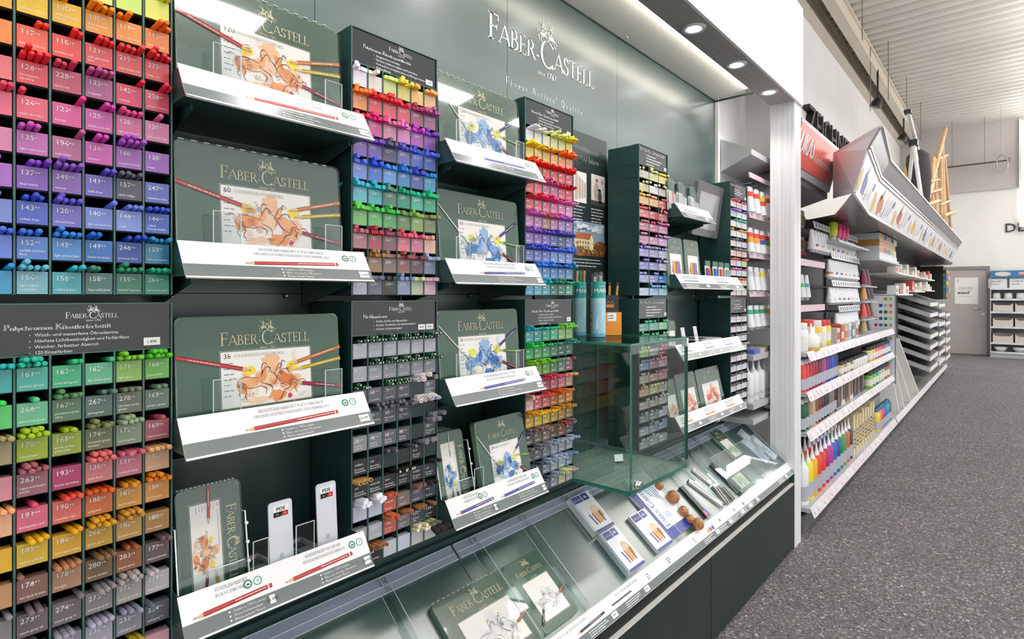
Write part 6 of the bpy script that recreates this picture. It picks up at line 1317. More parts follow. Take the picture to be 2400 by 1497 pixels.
for q, (z, cols, h, r, pitch, x0, noz) in enumerate(((LV[2], ROW1, .185, .027, .069, 3.64, False), (LV[1], ROW2, .185, .027, .072, 3.64, False), (LV[0], ROW3, .300, .031, .105, 3.68, True))):
    for k, hx in enumerate(cols):
        squeeze('%s paint bottle on the %s shelf beside the post, %s from the left' % (hue_name(hx), ['upper', 'middle', 'bottom'][q], (ORD + ['eleventh', 'twelfth', 'thirteenth'])[k]), x0 + pitch * k, SY + .055, z, h, r, hx, 'paint bottles, %s shelf' % ['upper', 'middle', 'bottom'][q], noz)
    if noz:
        for k, hx in enumerate(cols[:12]): squeeze('%s paint bottle in the second row of the bottom shelf, %s from the left' % (hue_name(hx), (ORD + ['eleventh', 'twelfth'])[k]), x0 + .05 + pitch * k, SY + .135, z, h * 1.02, r, hx, 'second row paint bottles', True)
    elif q == 0:
        for k, hx in enumerate(cols[:12]): squeeze('%s paint bottle in the second row of the upper shelf, %s from the left' % (hue_name(hx), (ORD + ['eleventh', 'twelfth'])[k]), x0 + .03 + pitch * k, SY + .12, z, h * 1.02, r, hx, 'second row upper paint bottles', False, '#8c98a4')
def jar(label, x, y, z, r, h, hexc, lid, group=None, name='paint_jar'):
    t = thing(name, label, 'jar', (x, y, z + .0006), group)
    part('jar_body', t, lambda b: b.lathe([(r * .94, 0), (r, h * .05), (r, h * .72), (r * .9, h * .78)], C(hexc, .3), None, 16)); part('jar_lid', t, lambda b: b.lathe([(r * .92, h * .76), (r * .92, h * .97), (r * .86, h)], C(lid, .35), None, 16))
    part('jar_label', t, lambda b: b.lathe([(r * 1.012, h * .18), (r * 1.012, h * .55)], C('#e8e4dc', .4), None, 16, True, False))
    return t
for k in range(9): jar('small ink jar with black lid on the upper shelf, %s from the left' % ORD[k], 4.58 + .112 * k, SY + .05, LV[2], .036, .095, ['#c8b48c', '#a8906c', '#d8c8a4', '#8c8078', '#e0d8c8', '#e8e8ec', '#e8e8ec', '#e4e4e8', '#e8e8ea'][k], '#232326', 'small ink jars with black lids')
for k, hx in enumerate('#e8d080 #e8c050 #e07c70 #e05c80 #d84c78 #b84c80 #5c8cd8 #3c70c8'.split()): jar('%s jar with black band toward the colour chart, %s from the left' % (hue_name(hx), ORD[k]), 5.66 + .138 * k, SY + .05, LV[2], .042, .13, hx, '#2a2a2c', 'bright jars before the colour chart')
for k, hx in enumerate('#7cc04c #5cb85c #3ca06c #a8b8b0 #c8b8a8 #8c7c74 #b0603c'.split()): jar('%s jar on the middle shelf before the colour chart, %s from the left' % (hue_name(hx), ORD[k]), 5.68 + .15 * k, SY + .05, LV[1], .042, .15, hx, '#2c2c2e', 'middle shelf jars')
for k in range(7):
    x = 4.56 + .145 * k; t = thing('paint_set', 'upright boxed paint set on the middle shelf, %s from the left' % ORD[k], 'box', (x, SY + .05, LV[1] + .0006), 'boxed paint sets'); hx = ['#3a3e50', '#d8d8d8', '#8c6a54', '#e0e0e0', '#4a4a50', '#6c7080', '#5a4a48'][k]
    part('box_body', t, lambda b: b.box(0, .11, 0, .05, 0, .175, C(hx))); part('box_window', t, lambda b: [frect(b, wallfr(.012 + .024 * q, -.0005, .03), 0, .018, 0, .11, C(['#a84c3c', '#c8a05c', '#5c7c54', '#3c4c6c'][(q + k) % 4])) for q in range(4)])
WOODL = noise_mat('pale_wood', '#d8c79c', '#e4d6b0', (40, 40, 4), .6)
for k in range(8):
    x = 5.06 + .118 * k; h = .30 - .012 * (k % 3); t = thing('wooden_set', 'pale wooden paint set standing on the bottom shelf, %s from the left' % ORD[k], 'box', (x, SY + .04, LV[0] + .0006), 'pale wooden sets')
    part('box_body', t, lambda b: b.box(0, .075, 0, .20, 0, h, WOODL)); part('box_label', t, lambda b: [frect(b, wallfr(.012, -.0005, .04 + .03 * q), 0, .05, 0, .018, C(['#a8705c', '#6c7c8c', '#4a4a4c', '#b8a070'][(q + k) % 4])) for q in range(5)])
for k, hx in enumerate('#e8d060 #e89c40 #d84c50 #8c5cb8 #3c60c0 #2c90b8 #2ca06c #1c5c8c'.split()): squeeze('%s capped bottle before the leaning canvases, %s from the left' % (hue_name(hx), ORD[k]), 6.08 + .095 * k, SY + .05, LV[0], .20, .036, hx, 'bottles before the canvases', False, '#2c6c90')
for k, (x, r, h, hx, lid) in enumerate(((3.69, .062, .17, '#f0f0ee', '#dcdcdc'), (3.86, .058, .185, '#ececea', '#c83c34'), (4.03, .062, .175, '#e8c43c', '#d8d8d4'), (4.19, .050, .17, '#f0e8dc', '#c8302c'), (4.32, .05, .17, '#e8d040', '#c83030'))): jar('large painting medium jar beside the post, %s from the left' % ORD[k], x, SY + .09, LV[3], r, h, hx, lid, 'large medium jars')
t = thing('cone_bottle', 'white cone topped bottle in front of the large medium jars', 'bottle', (3.80, SY + .04, LV[3] + .0006)); part('bottle_body', t, lambda b: b.lathe([(.042, 0), (.048, .005), (.048, .08), (.03, .10), (.012, .108)], C('#f4f4f2', .3), None, 18)); part('nozzle', t, lambda b: b.lathe([(.012, .108), (.004, .165)], C('#f6f6f4', .3), None, 12)); part('label_band', t, lambda b: b.lathe([(.0485, .0), (.0485, .02)], C('#d8a83c'), None, 18, True, False))
for k in range(6): t = thing('paint_carton', 'small printed carton on the top shelf, %s from the left' % ORD[k], 'box', (4.55 + .13 * k, SY + .05, LV[3] + .0006), 'small printed cartons'); part('carton_body', t, lambda b: b.box(0, .1, 0, .08, 0, .10 + .02 * (k % 2), C(['#d8d0c4', '#c85c44', '#e0b890', '#dcdcdc', '#4c9c98', '#d8c8b8'][k]))); part('carton_print', t, lambda b: (frect(b, wallfr(.01, -.0005, .02), 0, .08, 0, .05, C(['#c84c40', '#e8d8c8', '#c87c4c', '#a8a8b0', '#e0e0e0', '#b05c50'][k])),))
# end board with colour swatches, facing the camera
t = thing('colour_chart', 'tall colour chart board with rows of swatches at the end of the shelves', 'chart', (6.81, 1.0, .3)); MB().box(6.805, 6.825, .862, 1.23, .50, 1.385, C('#e3e4e6')).obj('board', t); MB().box(6.803, 6.827, .856, .862, .50, 1.39, C('#5a80a0')).obj('edge_strip', t); MB().box(6.803, 6.827, .856, 1.23, 1.385, 1.392, C('#5a80a0')).obj('edge_strip', t)
SW = ['#b8843c #90dc60', '#2c3c9c #c8c0b0 #e0608c', '#2c4898 #4c4838 #f0982c', '#a02c50 #2c5098 #1c7050 #90dc60', '#b83048 #2868b8 #1c7a50 #c8a060', '#b82c48 #2c70b8 #2c8060 #b8c8d0', '#c83c3c #3c60a8 #30906c #d0b070']
for i, r_ in enumerate(SW):
    cs = r_.split()
    for j, hx in enumerate(reversed(cs)): MB().box(6.803, 6.8055, .885 + .042 * j, .912 + .042 * j, 1.335 - .066 * i, 1.363 - .066 * i, C(hx)).obj('swatch', t)
# hanging tubes in the upper part
t = thing('tube_rail_wall', 'grey rail panel carrying rows of hanging white tubes', 'rack', (4.9, 1.15, 1.1))
MB().box(4.10, 5.60, 1.228, 1.234, 1.07, 1.9, MGREY).obj('panel', t)
TR_ = [(1.815, .145, 4.14, 18), (1.640, .14, 4.62, 13), (1.440, .125, 4.64, 13), (1.248, .125, 4.86, 10)]; TP = .078
for q, (zt, h, x0, n) in enumerate(TR_):
    x1 = x0 + TP * n
    MB().prism([(x0 - .04, .955, zt + .01), (x0 - .04, .965, zt + .055), (x0 - .04, .970, zt + .055), (x0 - .04, .960, zt + .01)], (x1 - x0, 0, 0), C('#d5d5d8', .3)).obj('label_rail', t)
    b = MB()
    for k in range(n): frect(b, Fr((x0 + TP * k, .9545, zt + .012), (1, 0, 0), (0, .01, .045)), 0, .024, .008, .034, C('#55585c'))
    b.obj('rail_window', t, kind='stuff')
    for k in range(n):
        MB().tube([(x0 + TP * k, 1.228, zt + .005), (x0 + TP * k, .97, zt + .008)], .003, CHROME, 6).obj('hook', t)
        paint_tube('white tube hanging in the %s row above the jars, %s from the left' % (ORD[q], (ORD + ['eleventh', 'twelfth', 'thirteenth', 'fourteenth', 'fifteenth', 'sixteenth', 'seventeenth', 'eighteenth'])[k]), x0 + TP * k, .985, zt, h, .031 if q else .027, [(.18, .30, ['#c8c8cc', '#c87c50', '#5c70b0', '#b03c58', '#e0b060'][(k * 3 + q) % 5])] if (k + q) % 2 else [], 'white tubes hanging above the jars', C('#e9eaee', .3))
for q, (z, cols) in enumerate(((1.49, ['#7c2840', '#8c3448']), (1.36, ['#d89a50', '#34343c', '#4c3450']), (1.20, ['#e05848', '#8c4038', '#7c3c34']), (1.08, ['#b8a868', '#3c4c5c']))):
    for k, hx in enumerate(cols): paint_tube('%s paint tube on the small stand beside the white tubes, %s level, %s' % (hue_name(hx), ORD[q], ORD[k]), 5.74 + .16 * k, .96, z + .115, .14, .034, [], 'coloured tubes beside the white tubes', C(hx, .3))
for z in (1.455, 1.32, 1.165): MB().box(5.66, 6.25, .93, 1.23, z, z + .012, LGREY).obj('stand_shelf', None, 'small grey shelf under the coloured tubes at height %s' % {1.455: 'one', 1.32: 'two', 1.165: 'three'}[z], 'shelf', 'small grey shelves')
# first bay, upper part
t = thing('marker_display', 'white panel of gold and black markers just right of the post', 'panel', (4.1, 1.1, 1.7)); MB().box(3.62, 4.42, 1.10, 1.11, 1.69, 1.98, C('#dcd8dc')).obj('board', t); MB().box(3.60, 4.44, 1.09, 1.12, 1.665, 1.69, C('#c84450')).obj('red_ledge', t)
for i in range(3):
    for k in range(9): MB().lathe([(.016, 0), (.016, .05), (.010, .055)], C(['#3c2c2c', '#4a3030', '#6a3c34', '#2c4450', '#5cb85c', '#a87c4c', '#b8905c', '#8c6c4c', '#b0884c'][(k + i * 3) % 9]), Matrix.Translation((3.70 + .08 * k, 1.09, 1.71 + .085 * i)), 10).obj('marker', t)
for k in range(6): paint_tube('violet to green banded tube hanging low beside the post, %s from the left' % ORD[k], 3.66 + .12 * k, 1.05, 1.52, .17, .032, [(.45, .62, ['#6c50c0', '#7a60c8', '#3c4878', '#2cb0b8', '#5cc060', '#4ca8c0'][k])], 'banded tubes beside the post')
for z in (1.60, 1.31): t = thing('grey_bracket_shelf', 'grey shelf with pink price edge beside the post, %s one' % ('upper' if z > 1.5 else 'lower'), 'shelf', (3.95, 1.1, z)); MB().box(3.49, 4.44, .98, 1.234, z - .012, z, MGREY).obj('board', t); MB().box(3.49, 4.44, .972, .98, z - .03, z + .012, C('#e3c3cc', .3)).obj('price_edge', t)
for k, hx in enumerate(('#c8e030', '#e84060', '#e83c80', '#e84488')):
    t = thing('highlighter', '%s fat marker standing under the dark canopy, %s from the left' % (hue_name(hx), ORD[k]), 'marker', (4.56 + .13 * k, .95, 1.80), 'fat markers under the canopy'); part('barrel', t, lambda b: b.lathe([(.024, 0), (.028, .02), (.030, .04), (.030, .10), (.025, .104)], C(hx, .3), Matrix.Rotation(math.radians(8), 4, 'Y'), 12)); part('foot', t, lambda b: b.lathe([(.018, -.03), (.022, 0.0)], C('#d8d8dc'), None, 12))
MB().box(4.47, 5.60, .89, 1.23, 1.755, 1.77, LGREY).obj('marker_shelf', None, 'thin grey shelf under the fat markers', 'shelf')
for k in range(4):
    t = thing('marker_box', 'flat box with colour printed end under the canopy, %s of its stack' % ['lowest', 'second', 'third', 'topmost'][k], 'box', (5.75, .84, 1.70 + .056 * k), 'stacked marker boxes'); part('box_body', t, lambda b: b.box(0, 1.0 - .05 * (k % 3), 0, .3, 0, .0555, C(['#e4e6e8', '#d8dcdc', '#c89050', '#cfd8d6', '#dfe4e4', '#c8d4d0'][k]))); 
    if k in (1, 3): [part('colour_patch', t, lambda b, q=q: frect(b, wallfr(.02 + .2 * q, -.0006, .008), 0, .17, 0, .042, C((['#e08c3c', '#d04440', '#3c9c5c', '#e0b43c'] if k == 1 else ['#e0a83c', '#4c50a8', '#e08c4c', '#3c3c40'])[q]))) for q in range(4)]
MB().box(5.62, 6.95, .82, 1.23, 1.68, 1.695, LGREY).obj('box_shelf', None, 'grey shelf under the stacked marker boxes', 'shelf')
# ---- red sign panel above the first bay
fk = Fr((3.50, .949, 2.10), (1, 0, 0), (0, .876 - .949, 2.384 - 2.10)); KL = math.hypot(.073, .284)
t = thing('brand_sign', 'tilted grey panel with red sign above the first bay', 'sign', (3.9, .95, 2.1)); b = MB(); b.prism([fk.p(-.01, 0), fk.p(.955, 0), fk.p(.955, KL), fk.p(-.01, KL)], fk.n * -.02, C('#c3c7cc', .4)); b.obj('panel', t)
b = MB(); b.prism([fk.p(-.01, KL * .15, .004), fk.p(.875, KL * .15, .004), fk.p(.875, KL * .93, .004), fk.p(-.01, KL * .93, .004)], fk.n * -.004, mat('sign_red', '#f0726a', .35)); b.obj('red_plate', t)
b = MB(); T(b, fk, 'LUKAS', .36, KL * .42, .115, INKW, 'r', sx=.8, c=.0055, bold=.05); T(b, fk, 'Künstlermaterial', .385, KL * .40, .05, INKW, c=.0055, fit=.42); greek(b, fk, .70, KL * .78, .12, 1, .02, 1, INKW, .0055); b.obj('sign_lettering', t)
MB().prism([(3.49, .96, 2.06), (3.49, .96, 2.10), (3.49, 1.234, 2.10), (3.49, 1.234, 1.98)], (.96, 0, 0), MGREY).obj('soffit', t)
# ---- canopy with product pictures
CX1 = 12.9
LINE = [(3.55, .632), (4.50, .72), (12.1, .72), (12.9, .80)]        # lower front edge, seen from above
t = thing('picture_canopy', 'long white canopy with product pictures over the aisle shelves', 'canopy', (8.7, .9, 1.94))
def sweep(name, a, c, m, th=.008, seg=None, parent=t):
    """panel between two profile offsets (dy, z) along the canopy line"""
    for i in range(len(LINE) - 1):
        (x0, y0), (x1, y1) = LINE[i], LINE[i + 1]
        if seg is not None and i not in seg: continue
        b = MB(); q = [(x0, y0 + a[0], a[1]), (x1, y1 + a[0], a[1]), (x1, y1 + c[0], c[1]), (x0, y0 + c[0], c[1])]; b.prism(q, (0, th, .0), m); b.obj(name, parent)
CAW = mat('canopy_print_white', '#e8e5e6', .3)
DBM = noise_mat('dark_brushed', '#6a686c', '#7a787c', (2, 2, 2), .3, .5)
sweep('picture_panel', (0, 1.94), (-.063, 2.16), CAW); sweep('metal_band', (-.063, 2.165), (-.12, 2.272), DBM)
sweep('frame_bar', (-.068, 2.150), (-.071, 2.166), SILVER, .01); sweep('frame_bar', (-.075, 2.172), (-.078, 2.184), SILVER, .01); sweep('lower_bar', (-.004, 1.928), (-.006, 1.944), SILVER, .012)
b = MB(); b.prism([(3.55, .632, 1.94), (3.563, .569, 2.165), (3.57, .512, 2.272), (3.57, .512, 2.29), (4.20, .862, 2.32), (4.20, .862, 2.02)], (.006, .012, 0), C('#dfe0e6', .4)); b.obj('end_panel', t)
b = MB(); b.prism([(3.56, .50, 2.272), (4.50, .59, 2.272), (12.1, .59, 2.272), (12.9, .67, 2.272), (12.9, .92, 2.272), (4.24, .92, 2.272), (4.24, .868, 2.272)], (0, 0, .015), WHITE); b.obj('ledge', t)
b = MB(); UND = noise_mat('canopy_underside', '#6a6a6c', '#7a7a7c', (2, 2, 2), .25, .6)
b.prism([(3.556, .64, 1.938), (4.50, .724, 1.938), (12.1, .724, 1.938), (12.9, .804, 1.938), (12.9, 1.234, 1.905), (4.49, 1.234, 1.905), (4.38, .90, 1.93)], (0, 0, .006), UND); b.obj('underside', t)
panels = [o for o in t.children if o.name.startswith('picture_panel')]
for i in (0, 1):
    (x0, y0), (x1, y1) = LINE[i], LINE[i + 1]; L = math.hypot(x1 - x0, y1 - y0); rv = Vector((x1 - x0, y1 - y0, 0)).normalized()
    fc = Fr((x0, y0, 1.94), rv, Vector((0, -.063, .22)))
    n = 1 if i == 0 else 8
    for k in range(n):
        x = .28 + .93 * k; b = MB(); R = random.Random(k + 10 * i); hx = ['#5c60a8', '#c8803c', '#b85c4c', '#d8b850'][(k + i) % 4]; pts = []
        for q in range(16):
            a = 2 * math.pi * q / 16; rr_ = 1 + R.uniform(-.25, .25); pts.append((x + .10 * rr_ * math.cos(a), .09 + .06 * rr_ * math.sin(a)))
        fpoly(b, fc, pts, C(hx), .001); fstroke(b, fc, [(x - .05, .12), (x + .02, .17), (x + .04, .21)], [.05, .03, .005], C(hx), .001)
        fpoly(b, fc, [(x - .24 + .06 * R.uniform(.7, 1.2) * math.cos(a), .075 + .07 * R.uniform(.7, 1.2) * math.sin(a)) for a in [2 * math.pi * q / 12 for q in range(12)]], C('#d8bc78'), .001)
        for q in range(4): fstroke(b, fc, [(x + .17 + .07 * q, .02 + .01 * q), (x + .25 + .08 * q, .19 - .01 * q)], [.012, .006], C(['#8c7c84', '#c8b8b0', '#a89aa0', '#7c80a0'][q]), .001)
        fell(b, fc, x + .52, .15, .045, .028, C('#6c74a8'), .001, .3, 10); greek(b, fc, x + .1, .045, .1, 2, .012, .02, C('#b8b4b8'), .001, k)
        b.obj('product_picture', panels[i])
# ================================================================= DRAWER RACKS AND CANVASES BEYOND
WB = noise_mat('white_board', '#ece9e4', '#f2efea', (5, 5, 5), .5)
t = thing('low_plinth', 'long low grey plinth under the canvases and drawer racks', 'plinth', (9.8, 1.0, 0)); MB().box(6.84, 12.9, .90, 1.234, 0, .10, MGREY).obj('kick_plate', t); MB().box(6.84, 12.9, .855, 1.234, .10, .135, LGREY).obj('ledge', t)
MB().prism([(6.84, .838, .105), (6.84, .862, .156), (6.84, .866, .156), (6.84, .842, .105)], (6.06, 0, 0), STRIP).obj('price_strip', t)
MB().box(6.84, 12.9, 1.235, 1.25, 0, 1.95, DGREY).obj('rear_panel', None, 'dark back panel behind the drawer racks', 'panel')
for k, (x, y0, wd, h, ln) in enumerate(((7.25, .88, .16, .62, .10), (7.55, .87, .14, .50, .09), (8.05, .86, .17, .78, .22), (8.75, .85, .15, .70, .22))):
    t = thing('leaning_canvas', 'white edge-on canvas leaning before the drawer racks, %s from the left' % ORD[k], 'canvas', (x, y0, .136), 'leaning canvases'); ln_ = ln
    MB().prism([(x, y0, .136), (x, y0 + wd, .136), (x, y0 + wd + ln_ - .04, .136 + h), (x, y0 + ln_, .136 + h)], (.03, 0, 0), WB).obj('cloth', t)
    MB().prism([(x + .03, y0 + .01, .136), (x + .03, y0 + wd - .01, .136), (x + .03, y0 + wd + ln_ - .05, .13 + h), (x + .03, y0 + ln_ + .01, .13 + h)], (.018, 0, 0), WOODL).obj('stretcher_frame', t)
    b = MB(); fq = Fr((x - .0006, y0 + wd + ln_ - .05, .136 + h - .16), (0, -1, 0), (0, 0, 1)); frect(b, fq, 0, .06, 0, .10, C('#8c8c90'), .0003); b.obj('wrapper_label', t)
for q, (x0, wd, nm) in enumerate(((9.42, 1.12, 'first'), (10.72, 1.05, 'second'), (11.92, .95, 'third'))):
    t = thing('drawer_rack', 'grey upright frame of the %s drawer rack' % nm, 'rack', (x0 + wd / 2, 1.2, .135), 'drawer rack frames')
    for x in (x0 - .022, x0 + wd - .001): MB().box(x, x + .023, 1.16, 1.2345, .135, 1.50 if q < 2 else 1.31, MGREY).obj('post', t)
for q, (x0, wd, n, nm) in enumerate(((9.42, 1.12, 7, 'first'), (10.72, 1.05, 7, 'second'), (11.92, .95, 7, 'third'))):
    for k in range(1 if q == 2 else 0, n):
        zf = 1.285 - .147 * k - .03 * q; t = thing('drawer_tray', 'grey sloping paper tray in the %s drawer rack, %s from the top' % (nm, ORD[k]), 'tray', (x0, 1.0, zf), 'sloping paper trays'); y0, y1, dz = .80, 1.2348, .175
        MB().prism([(x0, y0, zf - .05), (x0, y0, zf + .012), (x0, y1, zf + dz), (x0, y1, zf + dz - .065)], (.012, 0, 0), LGREY).obj('side', t); MB().prism([(x0 + wd - .012, y0, zf - .05), (x0 + wd - .012, y0, zf + .012), (x0 + wd - .012, y1, zf + dz), (x0 + wd - .012, y1, zf + dz - .065)], (.012, 0, 0), LGREY).obj('side', t)
        MB().box(x0 + .012, x0 + wd - .012, y0, y0 + .01, zf - .05, zf + .0, WB).obj('front', t); MB().prism([(x0 + .012, y0 + .01, zf - .048), (x0 + .012, y1, zf + dz - .064), (x0 + .012, y1, zf + dz - .058), (x0 + .012, y0 + .01, zf - .042)], (wd - .024, 0, 0), DGREY).obj('bottom', t)
        MB().prism([(x0 + .03, y0 + .02, zf - .04), (x0 + .03, y1 - .02, zf + dz - .06), (x0 + .03, y1 - .02, zf + dz - .035), (x0 + .03, y0 + .02, zf - .015)], (wd - .08, 0, 0), C(['#3a3a3c', '#4a4846', '#343436', '#3c3c40', '#5c5652', '#454345', '#3a3a3c'][k % 7] if q == 0 else ['#3a3a3c', '#d8d0c4', '#c8b89c', '#3c3c40', '#e0dcd4', '#454345', '#3a3a3c'][(k + q * 2) % 7])).obj('paper_stack', t)
for k, (x, z) in enumerate(((7.0, 1.62), (7.0, 1.40), (8.3, 1.62), (8.3, 1.44), (9.6, 1.62), (9.6, 1.46))):
    MB().box(x, x + 1.2, .86, 1.234, z - .015, z, WB).obj('wall_shelf', None, 'white shelf above the drawers, number %s along' % ORD[k], 'shelf', 'white shelves above the drawers')
    for j in range(4):
        t = thing('boxed_set', 'small upright box on white shelf %s above the drawers, %s' % (ORD[k], ORD[j]), 'box', (x + .1 + .27 * j, .89, z + .0006), 'small boxes above the drawers'); part('box_body', t, lambda b: b.box(0, .2, 0, .08, 0, .12 - .03 * ((j + k) % 3), C(['#e6e2dc', '#d8dcdc', '#e4e4e4', '#d04848', '#e8dcc8'][(j * 2 + k) % 5]))); part('box_print', t, lambda b: (frect(b, wallfr(.02, -.0006, .015), 0, .10, 0, .04, C(['#c84c44', '#8c9098', '#c8b088', '#f0e8e0'][(j + k) % 4])),))
t = thing('marker_tower', 'black tower of bright markers at the far end of the shelves', 'rack', (12.2, .85, 1.4)); MB().box(11.95, 12.75, .84, 1.20, 1.32, 1.88, BLACK).obj('case', t)
R = random.Random(3)
for i in range(5):
    for j in range(7): MB().box(12.0 + .105 * j, 12.08 + .105 * j, .80, .845, 1.36 + .10 * i, 1.42 + .10 * i, C(R.choice(['#e0582c', '#e8a030', '#e8e0d8', '#3c8c58', '#2c70b0', '#d03c48', '#e8d040', '#444446']))).obj('marker_block', t)
# ---- easels on the canopy ledge
WD = noise_mat('beech_wood', '#d8a878', '#e6bd92', (3, 3, 30), .5)
LZ = 2.2875
def stick(t, name, a, c, r, m): MB().tube([a, c], r, m, 8).obj(name, t)
def pos(px, py, N):
    u = U(px, N); return Vector((u, N, Zp(py, u, N)))
t = thing('metal_easel', 'white metal tripod easel with black bag on the canopy', 'easel', (6.6, .8, LZ)); wm = C('#e8e8e6', .3); A = pos(2128, 262, .80); B = pos(2141, 335, .80)
stick(t, 'mast', A, pos(2161, 395, .80), .022, wm); stick(t, 'leg', B, (B.x - .15, .70, LZ), .020, wm); stick(t, 'leg', B, (B.x + .55, .72, LZ), .020, wm); stick(t, 'leg', B, (B.x + .25, .905, LZ), .020, wm); MB().box(A.x - .06, A.x + .06, .77, .83, A.z - .02, A.z + .01, BLACK).obj('top_clip', t); MB().box(B.x - .05, B.x + .07, .76, .84, B.z - .03, B.z + .03, BLACK).obj('hub', t)
h = pos(2152, 440, .78); MB().lathe([(.05, -.45), (.11, -.30), (.125, 0), (.11, .22), (.05, .28)], C('#3a3438', .7), Matrix.Translation((h.x, .78, LZ + .46)), 14).obj('bag', t)
h = pos(2136, 430, .86); MB().lathe([(.30, 0), (.31, .01), (.31, .02), (.30, .03)], C('#efc25c', .5), Matrix.Translation((h.x, .90, LZ + .32)) @ Matrix.Rotation(math.pi / 2, 4, 'X'), 28).obj('round_board', None, 'round yellow board behind the white metal easel', 'board')
EZ = [('left', .80, [('mast', 2172, 470, 2216, 300, .035), ('leg', 2187, 368, 2181, 0, .030), ('leg', 2190, 372, 2196, 0, .030), ('side_post', 2184, 400, 2186, 0, .026), ('cross_bar', 2178, 452, 2204, 444, .022), ('cross_bar', 2180, 425, 2200, 421, .018), ('canvas_rest', 2176, 478, 2200, 470, .030)]),
      ('right', .84, [('mast', 2208, 322, 2212, 0, .030), ('leg', 2205, 372, 2206, 0, .028), ('leg', 2213, 368, 2232, 0, .030), ('side_post', 2210, 385, 2219, 0, .024), ('top_clamp', 2200, 372, 2220, 363, .030), ('cross_bar', 2204, 480, 2226, 470, .024), ('canvas_rest', 2212, 505, 2238, 496, .032)])]
for nm, N_, segs in EZ:
    t = thing('wooden_easel', 'pale wooden studio easel on the canopy, %s one of two' % nm, 'easel', (U(2200, N_), N_, LZ), 'wooden easels on the canopy')
    for k, (pn, xa, ya, xb, yb_, w_) in enumerate(segs):
        n2 = N_ + .012 * (k % 3) - (.05 if pn in ('canvas_rest', 'cross_bar') else 0); a = pos(xa, ya, n2); u2 = U(xb, n2); c = Vector((u2, n2, LZ)) if yb_ == 0 else pos(xb, yb_, n2)
        MB().tube([a, c], w_, WD, 4).obj(pn, t)
# ---- lettering on the walls
def letters3d(word, label, fr, size, pitch, depth, m):
    X = 0
    for k, ch in enumerate(word):
        v, f, adv = glyph(ch); b = MB(); s = size * 1.4; w0 = X; X += adv * s * 1.04
        from collections import Counter
        cnt = Counter(); 
        for q in f:
            for i in range(len(q)): cnt[tuple(sorted((q[i], q[(i + 1) % len(q)])))] += 1
        P0 = [fr.p(w0 + x * s, y * s, depth) for x, y in v]; P1 = [fr.p(w0 + x * s, y * s, .002) for x, y in v]; n = len(v)
        b.add(P0 + P1, f, m); b.add(P0 + P1, [(i, j, n + j, n + i) for (i, j), c_ in cnt.items() if c_ == 1], m)
        b.obj('sign_letter', None, label % (ch, (ORD)[k]), 'letter', 'letters of the sign ' + word)
LET = mat('letter_black', '#2c2a2a', .5)
letters3d('ZEICHNEN', 'black raised letter %s on the white wall, %s letter of the word', wallfr(8.2, 2.07, 3.53), .40, .335, .09, LET)
far = Fr((17.2, .30, 0), (0, -1, 0), (0, 0, 1))
p = hit(2354, 544, (17.2, 0, 0), (1, 0, 0)); letters3d('DÉCO', 'black raised letter %s on the end wall, %s letter of the word', Fr((17.2, p.y, p.z), (0, -1, 0), (0, 0, 1)), .20, .29, .03, LET)
# ---- far door
DG_ = noise_mat('door_grey', '#b3adab', '#b9b3b1', (2, 2, 2), .45); FG = C('#8d8886', .45)
d = thing('door_1', 'grey door with paper notice in the end wall', None, (17.17, .85, 0), kind='structure')
MB().box(17.15, 17.195, .40, 1.32, .01, 2.0, DG_).obj('door_leaf', d); MB().box(17.12, 17.199, .34, .40, 0, 2.07, FG).box(17.12, 17.199, 1.32, 1.38, 0, 2.07, FG).box(17.12, 17.199, .40, 1.32, 2.0, 2.07, FG).obj('door_frame', d)
MB().tube([(17.15, .50, 1.08), (17.11, .50, 1.08), (17.11, .62, 1.08)], .012, CHROME, 8).obj('door_handle', d); MB().lathe([(.035, 0), (.035, .012)], SILVER, Matrix.Translation((17.15, .46, .96)) @ Matrix.Rotation(-math.pi / 2, 4, 'Y'), 16).obj('lock_plate', d)
fn = Fr((17.149, .98, 1.19), (0, -1, 0), (0, 0, 1)); t = thing('door_notice', 'white paper notice taped to the grey door', 'notice', (17.149, .77, 1.19)); b = MB(); b.prism([fn.p(0, 0), fn.p(.43, 0), fn.p(.43, .62), fn.p(0, .62)], fn.n * .002, PAPER); b.obj('sheet', t)
b = MB(); T(b, fn, 'FREUDE', .08, .33, .07, C('#9a989a'), font='serif', c=.003, fit=.26); T(b, fn, 'wand', .04, .23, .08, INKK, c=.003, shear=.25, fit=.22, bold=.03); greek(b, fn, .08, .17, .25, 1, .02, 1, C('#b0aeb0'), .003); frect(b, fn, .05, .065, .52, .58, C('#d05c5c'), .003); b.obj('notice_print', t)
# ---- far shelf of white storage
t = thing('storage_shelf', 'white storage shelf with blue header beside the grey door', 'shelving', (16.9, -.3, 0)); MB().box(17.1, 17.13, -1.6, .33, 0, 1.95, MGREY).obj('back_panel', t); MB().box(16.72, 17.1, .31, .33, 0, 1.95, LGREY).obj('end_panel', t); MB().box(16.72, 17.1, -1.6, .31, 0, .10, LGREY).obj('plinth', t)
fh = Fr((16.70, .33, 1.79), (0, -1, 0), (0, 0, 1)); b = MB(); b.prism([fh.p(0, 0), fh.p(1.9, 0), fh.p(1.9, .15), fh.p(0, .15)], fh.n * -.01, C('#3c7cb0', .4)); b.obj('header', t); b = MB(); fell(b, fh, .22, .075, .14, .05, C('#e0dcda'), .002); fpoly(b, fh, [(.48, .05), (1.1, .08), (1.1, .14), (.48, .11)], C('#e8909c'), .002); greek(b, fh, .52, .085, .5, 1, .03, 1, INKW, .003); b.obj('header_print', t)
